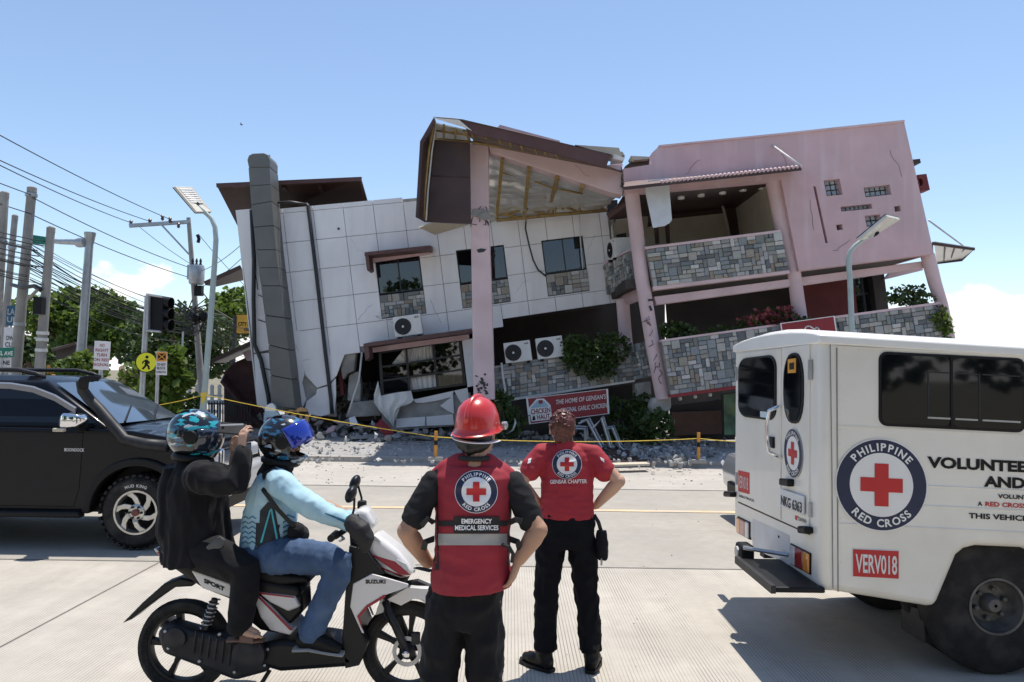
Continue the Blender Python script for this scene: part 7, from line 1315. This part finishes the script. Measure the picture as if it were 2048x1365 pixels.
for k in range(34):
    a, b = rh.uniform(0, 2 * pi), rh.uniform(-.1, 1.4); n_ = V((cos(a) * cos(b), sin(a) * cos(b) - .1, sin(b))); p = hp(n_.x * .086, -.02 + n_.y * .1, .025 + n_.z * .10); u = n_.cross(V((rh.gauss(0, 1), rh.gauss(0, 1), rh.gauss(0, 1)))).normalized(); w = n_.cross(u); cu.tube([p + u * .016 * cos(q) + w * .011 * sin(q) + n_ * .001 for q in [rh.random() + 1.0 * j for j in range(5)]], [.004, .006, .006, .005, .002], 5)
cu.obj('curls', m_hair2, ho, smooth=True)
pou = thing('hip_pouch', 'black hip pouch hanging at the right side of the worker in polo shirt', 'pouch', tuple(P(1204, 1125, YB - .05)))
cloth('pouch_body', [('t', [P(1203, 1062, YB - .02), P(1204, 1085, YB - .02), P(1204, 1118, YB - .02)], [(.032, .05), (.04, .07), (.038, .065)], {'side': (1, 0, 0)})], m_blackc, pou, .008, .006, (20, 20, 20), 3); MB().tube([P(1188, 1030, YB), P(1197, 1045, YB - .02), P(1202, 1062, YB - .02)], [(.004, .014)] * 3, 6, side=(0, 1, 0)).obj('pouch_strap', m_strap, pou); MB().tube([P(1203, 1118, YB - .08), P(1203, 1131, YB - .085)], .006, 6).obj('zip_pull', m_steel, pou)
# ---------------------------------------------------------------- helmets
def helmetmat(name, cols, sc, seed):
    m = bpy.data.materials.new(name); m.use_nodes = True; n, l = m.node_tree.nodes, m.node_tree.links; p = n['Principled BSDF']; p.inputs['Roughness'].default_value = .18; p.inputs['Coat Weight'].default_value = .8
    tc = n.new('ShaderNodeTexCoord'); mp = n.new('ShaderNodeMapping'); mp.inputs['Rotation'].default_value = (.4, .9, .3); mp.inputs['Scale'].default_value = (1, 1, 2.6); mp.inputs['Location'].default_value = (seed, seed * .7, 0); l.new(tc.outputs['Object'], mp.inputs[0])
    v = n.new('ShaderNodeTexVoronoi'); v.distance = 'CHEBYCHEV'; v.inputs['Scale'].default_value = sc; l.new(mp.outputs[0], v.inputs[0]); s_ = n.new('ShaderNodeSeparateColor'); l.new(v.outputs['Color'], s_.inputs[0])
    r = n.new('ShaderNodeValToRGB'); r.color_ramp.interpolation = 'CONSTANT'; e = r.color_ramp.elements
    while len(e) < len(cols): e.new(.5)
    for i, (pos, c) in enumerate(cols): e[i].position = pos; e[i].color = (*c, 1)
    l.new(s_.outputs[0], r.inputs[0]); l.new(r.outputs[0], p.inputs['Base Color']); return m
m_h1 = helmetmat('helmet_black_cyan', [(0, (.008, .009, .012)), (.50, (.02, .35, .42)), (.64, (.01, .012, .02)), (.80, (.45, .5, .53)), (.86, (.02, .12, .22))], 19, 1.3); m_h2 = helmetmat('helmet_black_blue', [(0, (.007, .008, .010)), (.56, (.03, .16, .30)), (.68, (.012, .014, .02)), (.86, (.45, .5, .55)), (.92, (.01, .012, .016))], 24, 4.1)
m_shield = mat('smoke_visor', (.02, .03, .05), .05, coat=1.0); m_bluev = mat('blue_mirror_visor', (.01, .035, .36), .08, metal=.3, coat=1.0)
def helmet(label, c, rot, m_, visor_open, R=.15):
    q = lambda x, y, z: V(c) + rot @ (V((x, y, z)) * R)          # x sideways, y forward, z up
    t = thing('helmet', label, 'helmet', tuple(q(0, 0, -1)), 'motorcycle helmets'); nu, nv = 40, 22; vs, fs, keep = [], [], {}
    for i in range(nv + 1):
        for j in range(nu):
            th, a = pi * .80 * i / nv, 2 * pi * j / nu; x, y, z = .84 * sin(th) * sin(a), 1.06 * sin(th) * cos(a) - .02, .98 * cos(th) + .02
            if z < -.35: k = 1 - .22 * (-.35 - z); x *= k; y = y * k
            if y > 0 and z < -.3: y += .24 * min(1, (-.3 - z) * 2)
            if y < 0 and z > .2: y -= .06 * (z - .2)
            vs.append(q(x, y, z)); keep[(i, j)] = (x, y, z)
    for i in range(nv):
        for j in range(nu):
            k = (j + 1) % nu; x, y, z = keep[(i, j)]; x2, y2, z2 = keep[(i + 1, k)]; ym, zm = (y + y2) / 2, (z + z2) / 2
            if ym > .42 and -.42 < zm < .30: continue
            fs.append((i * nu + j, i * nu + k, (i + 1) * nu + k, (i + 1) * nu + j))
    o = MB().add(vs, fs).obj('shell', m_, t, smooth=True); sm = o.modifiers.new('solid', 'SOLIDIFY'); sm.thickness = .012; sm.offset = -1
    w = []; a0 = .5 if visor_open else 0
    for i in range(9):
        for j in range(21):
            el, a = -.46 + .82 * i / 8, -1.22 + 2.44 * j / 20; r_ = 1.04 if not visor_open else 1.12; p = V((.87 * r_ * cos(el) * sin(a), 1.03 * r_ * cos(el) * cos(a) - .04, .98 * r_ * sin(el)))
            if visor_open: p = MX.Rotation(.72, 3, 'X') @ p
            w.append(q(*p))
    vz = MB().add(w, [(i * 21 + j, i * 21 + j + 1, (i + 1) * 21 + j + 1, (i + 1) * 21 + j) for i in range(8) for j in range(20)]).obj('visor', m_bluev if visor_open else m_shield, t, smooth=True); s2 = vz.modifiers.new('solid', 'SOLIDIFY'); s2.thickness = .004
    for sg in (-1, 1): MB().lathe(q(sg * .84, .12, .02), rot @ V((sg, 0, 0)), [(.26 * R, 0), (.24 * R, .08 * R), (.1 * R, .1 * R)], 18).obj('visor_pivot', m_black, t, auto=50)
    MB().tube([q(.62 * sin(a), .62 * cos(a) - .02, -.80 + .02 * cos(a)) for a in [2 * pi * j / 24 for j in range(25)]], .022, 8).obj('neck_roll', m_black, t, smooth=True)
    for sg in (-.3, .3): MB().tube([q(sg, -.25, .98), q(sg * .8, -.5, .86), q(sg * .7, -.72, .70)], [.006, .016, .006], 8, flat=.6).obj('vent', m_black, t, smooth=True)
    return t
FX = MX.Rotation(radians(-90), 3, 'Z')         # facing +X
# ---------------------------------------------------------------- rider: light blue jersey, jeans
def r_(px, py, dy=0.0): return P(px, py, YS + dy)
J = dict(root=(P(580, 1380, YS).x, YS, .3), side=(0, 1, 0), pelvis=r_(528, 1082), chest=r_(548, 985), neck=r_(560, 930), head=r_(562, 886), hrot=MX.Rotation(radians(-90), 3, 'Z') @ MX.Rotation(radians(-8), 3, 'X'),
         shR=r_(556, 962, -.19), elR=r_(630, 1020, -.27), wrR=r_(700, 1049, -.30), shL=r_(556, 962, .19), elL=r_(640, 1010, .27), wrL=r_(702, 1032, .30),
         hipR=r_(540, 1104, -.10), knR=r_(676, 1122, -.20), anR=r_(618, 1262, -.17), toeR=r_(668, 1290, -.17), hipL=r_(540, 1104, .10), knL=r_(672, 1118, .20), anL=r_(618, 1262, .17), toeL=r_(668, 1290, .17))
p3 = person('person in light blue jersey and jeans riding in front on the scooter', J, m_skin, dict(R=((.75, -.1, -.5), (-.4, .1, -.7), .9), L=((.75, .1, -.5), (-.4, -.1, -.7), .9)), 'people on the scooter')
jer = cloth('jersey', [('t', [r_(536, 1106), r_(536, 1080), r_(540, 1040), r_(546, 995), r_(552, 960), r_(558, 938)], [(.155, .165), (.15, .16), (.15, .155), (.165, .145), (.16, .115), (.08, .075)], {'side': (0, 1, 0)})] + [('t', [r_(553, 960, sg * .12), r_(562, 968, sg * .19), r_(600, 998, sg * .235), r_(634, 1020 - (6 if sg > 0 else 0), sg * .265), r_(670, 1036 - (8 if sg > 0 else 0), sg * .285), r_(704, 1050 - (14 if sg > 0 else 0), sg * .298)], [.075, .08, .072, .064, .052, .045]) for sg in (-1, 1)], m_jersey, p3, .008, .009, (12, 6, 12), 11)
bv = bvh_of(jer); m_jb = mat('jersey_dark_print', (.015, .02, .025), .7); m_jl = mat('jersey_line_print', (.02, .13, .22), .7); m_jc = mat('jersey_cyan_print', (.06, .42, .52), .7)
dq('print_panel', [(536, 1004), (548, 1010), (562, 1080), (512, 1092)], bv, .003, m_jb, jer); dq('print_panel', [(520, 1022), (536, 1004), (530, 1060), (518, 1060)], bv, .0035, m_jb, jer); dq('print_panel', [(512, 1046), (560, 1050), (552, 1088), (510, 1100)], bv, .002, m_jb, jer)
for q in ([(539, 1020), (542, 1020), (524, 1086), (520, 1086)], [(541, 1018), (544, 1018), (556, 1078), (552, 1080)]): dq('print_line', q, bv, .006, m_jc, jer, 3, 14)
for k in range(6):
    y = 1032 + 10 * k
    for x0_ in (484, 498): dq('print_line', [(x0_, y + 4), (x0_ + 7, y), (x0_ + 7, y + 2.5), (x0_, y + 6.5)], bv, .003, m_jl, jer, 4, 2); dq('print_line', [(x0_ + 7, y), (x0_ + 13, y + 5), (x0_ + 13, y + 7.5), (x0_ + 7, y + 2.5)], bv, .003, m_jl, jer, 4, 2)
    dq('print_line', [(566, y + 2), (576, y - 3), (576, y), (566, y + 5)], bv, .003, m_jl, jer, 4, 2); dq('print_line', [(576, y - 3), (590, y + 2), (590, y + 5), (576, y)], bv, .003, m_jl, jer, 4, 2)
for k in range(4): dq('print_line', [(650 + 7 * k, 1026 + 3 * k), (690 + 3 * k, 1040 + 3 * k), (690 + 3 * k, 1042.5 + 3 * k), (650 + 7 * k, 1028.5 + 3 * k)], bv, .003, m_jl, jer, 8, 2)
dq('sleeve_cuff', [(692, 1032), (706, 1036), (702, 1062), (690, 1060)], bv, .003, m_jc, jer, 4, 8)
cloth('collar_hood', [('t', [r_(548, 958), r_(556, 936), r_(566, 916)], [.105, .088, .08]), ('t', [r_(535, 952, -.12), r_(548, 944, -.15), r_(562, 950, -.16)], [.03, .03, .02])], m_blackc, p3, .008, .006, (16, 16, 16), 2)
cloth('jeans', [('t', [r_(530, 1080), r_(535, 1105), r_(545, 1125)], [(.15, .15), (.16, .155), (.13, .12)], {'side': (0, 1, 0)})] + [('t', [r_(545, 1112, sg * .09), r_(600, 1113, sg * .14), r_(652, 1118, sg * .18), r_(678, 1126, sg * .195), r_(674, 1150, sg * .195), r_(658, 1185, sg * .185), r_(640, 1225, sg * .175), r_(622, 1262, sg * .17)], [.105, .098, .09, .084, .08, .074, .07, .074]) for sg in (-1, 1)], m_jean, p3, .008, .011, (17, 9, 9), 13)
for sg in (-1, 1):
    sh_ = cloth('shoe', [('t', [r_(596, 1282, sg * .17), r_(620, 1276, sg * .17), r_(652, 1288, sg * .17), r_(682, 1300, sg * .17)], [(.042, .045), (.046, .06), (.05, .045), (.035, .028)], {'side': (0, 1, 0)})], m_boot, p3, .008, .003); MB().tube([r_(588, 1298, sg * .17), r_(620, 1297, sg * .17), r_(660, 1304, sg * .17), r_(688, 1308, sg * .17)], [(.045, .012)] * 4, 10, side=(0, 1, 0)).obj('shoe_sole', m_printw if 0 else m_grey_strip, sh_)
    gm = MB(); hand(gm, J['wr' + ('R' if sg < 0 else 'L')], (.75, sg * .1, -.55), (-.4, -sg * .1, -.7), .9, 1.12, sg < 0); go = gm.obj('glove', m_strap, p3, fix=False); remesh(go, .006, 2); go.data.materials.clear(); go.data.materials.append(m_strap)
cloth('hand_guard', [('t', [r_(704, 1046, -.31), r_(722, 1062, -.33), r_(732, 1080, -.33), r_(730, 1096, -.32)], [.05, .058, .05, .03])], m_strap, p3, .008, .004, (20, 20, 20), 3)
cloth('waist_bag', [('t', [r_(592, 1062, -.10), r_(600, 1070, 0), r_(592, 1062, .10)], [.05, .055, .05]), ('t', [r_(588, 1085, -.1), r_(598, 1088, -.02)], [.045, .045])], m_blackc, p3, .008, .005, (20, 20, 20), 5)
MB().tube([r_(512, 960, -.10), r_(530, 985, -.175), r_(556, 1020, -.18), r_(590, 1055, -.13)], [(.003, .014)] * 4, 6, side=(0, 1, 0)).obj('bag_strap', m_strap, p3)
helmet('black and blue full face helmet with raised blue visor', r_(571, 882), MX.Rotation(radians(-90), 3, 'Z') @ MX.Rotation(radians(-10), 3, 'X'), m_h2, True, .150)
# ---------------------------------------------------------------- passenger: black cloak, holding up a phone
J = dict(root=(P(420, 1380, YS).x, YS, .3), side=(0, 1, 0), pelvis=r_(396, 1078), chest=r_(390, 985), neck=r_(388, 928), head=r_(396, 878), hrot=MX.Rotation(radians(-90), 3, 'Z') @ MX.Rotation(radians(-6), 3, 'X'),
         shR=r_(392, 950, -.17), elR=r_(474, 962, -.24), wrR=r_(484, 900, -.20), shL=r_(392, 950, .17), elL=r_(470, 960, .16), wrL=r_(470, 905, .08),
         hipR=r_(405, 1096, -.09), knR=r_(486, 1140, -.19), anR=r_(476, 1250, -.20), toeR=r_(515, 1270, -.20), hipL=r_(405, 1096, .09), knL=r_(486, 1140, .19), anL=r_(476, 1250, .2), toeL=r_(515, 1270, .2))
p4 = person('person in loose black clothes behind the rider, holding up a phone', J, m_skin2, dict(R=((-.05, .15, 1), (.5, .6, -.0), .55), L=((.1, -.3, 1), (.5, -.2, .0), .6)), 'people on the scooter')
clk = cloth('cloak', [('t', [r_(398, 1122), r_(396, 1080), r_(394, 1030), r_(393, 985), r_(392, 945), r_(392, 915)], [(.20, .205), (.195, .195), (.19, .185), (.19, .165), (.17, .125), (.09, .095)], {'side': (0, 1, 0)}), ('t', [r_(350, 930), r_(345, 990), r_(344, 1060), r_(350, 1095)], [(.12, .05), (.15, .06), (.15, .06), (.12, .05)], {'side': (0, 1, 0)})] + [('t', [r_(395, 952, sg * .12), r_(405, 955, sg * .18), r_(445, 962, sg * .22), r_(474, 964, sg * (.24 if sg < 0 else .17)), r_(484, 930, sg * (.22 if sg < 0 else .12)), r_(485, 908, sg * (.205 if sg < 0 else .09))], [.09, .095, .088, .076, .062, .05]) for sg in (-1, 1)], m_blackc, p4, .009, .018, (10, 10, 5), 17)
cloth('trousers', [('t', [r_(400, 1092), r_(408, 1112)], [(.18, .16), (.18, .14)], {'side': (0, 1, 0)})] + [('t', [r_(408, 1102, sg * .09), r_(450, 1118, sg * .15), r_(490, 1142, sg * .19), r_(490, 1180, sg * .195), r_(484, 1220, sg * .2), r_(478, 1252, sg * .2)], [.11, .10, .088, .078, .07, .068]) for sg in (-1, 1)], m_blackc, p4, .009, .011, (9, 9, 9), 19)
m_sand = mat('brown_sandal', (.14, .075, .05), .6)
for sg in (-1, 1):
    fo = cloth('foot', [('t', [r_(466, 1264, sg * .2), r_(480, 1258, sg * .2), r_(500, 1266, sg * .2), r_(518, 1272, sg * .2)], [(.03, .03), (.034, .04), (.04, .026), (.034, .016)], {'side': (0, 1, 0)})] + [('t', [r_(514, 1271, sg * .2 + .014 * k), r_(524 - abs(k), 1275, sg * .2 + .015 * k)], [.009, .008]) for k in (-2, -1, 0, 1, 2)], m_skin2, p4, .005, 0)
    sn = MB().tube([r_(456, 1280, sg * .2), r_(480, 1279, sg * .2), r_(505, 1281, sg * .2), r_(528, 1281, sg * .2)], [(.035, .012), (.036, .011), (.044, .010), (.03, .009)], 12, side=(0, 1, 0)).obj('sandal', m_sand, p4, smooth=True); MB().loft([[P(x, y, YS + sg * .2) + V((0, .042 * cos(a), .055 * sin(a) - .02)) for a in [pi * j / 10 for j in range(11)]] for x, y in ((484, 1272), (494, 1272), (504, 1274), (511, 1276))], False, False).obj('sandal_strap', m_sand, sn, True)
dqm = bvh_of(clk); cloth('grey_bag_flap', [('t', [r_(418, 1102, -.2), r_(436, 1090, -.21), r_(446, 1076, -.2)], [(.012, .03), (.014, .036), (.01, .02)], {'side': (0, 1, 0)})], mat('grey_cloth', (.10, .10, .095), .9), p4, .006, .004)
ph = thing('phone', 'phone held up sideways by the passenger in black', 'phone', tuple(P(463, 862, YS - .13))); MB().box(P(464, 858, YS - .13), (.15, .075, .012), MX.Rotation(radians(4), 3, 'Y') @ MX.Rotation(radians(48), 3, 'X')).obj('phone_body', m_gun, ph, bevel=.004); MB().beam(P(441, 851, YS - .165), P(486, 849, YS - .165), .006, .008).obj('phone_edge', m_printw, ph); MB().lathe(P(446, 856, YS - .175), (0, -1, 0), [(.008, 0), (.008, .004)], 10).obj('camera_lens', m_black, ph)
helmet('black helmet with cyan graphics and dark visor', r_(392, 872), MX.Rotation(radians(-88), 3, 'Z') @ MX.Rotation(radians(-6), 3, 'X'), m_h1, False, .155)
# ================================================================ trees along the near side of the road (they mirror in the van windows)
rq = random.Random(77)
for k in range(9):
    x = -34 + 8.5 * k + rq.uniform(-1.5, 1.5); y = -11 + rq.uniform(-1.5, 1.5); z = 5.2 + rq.uniform(-.4, .6)
    tree('leafy roadside tree on the near side behind the viewer', (x, y, 0), [((x + rq.uniform(-2.6, 2.6), y + rq.uniform(-1.5, 1.5), z + rq.uniform(-2.6, 2.4)), (2.2, 1.8, 1.6), 330) for _ in range(9)], .42, m_leafd, .3, 100 + k, grp='near side roadside trees')
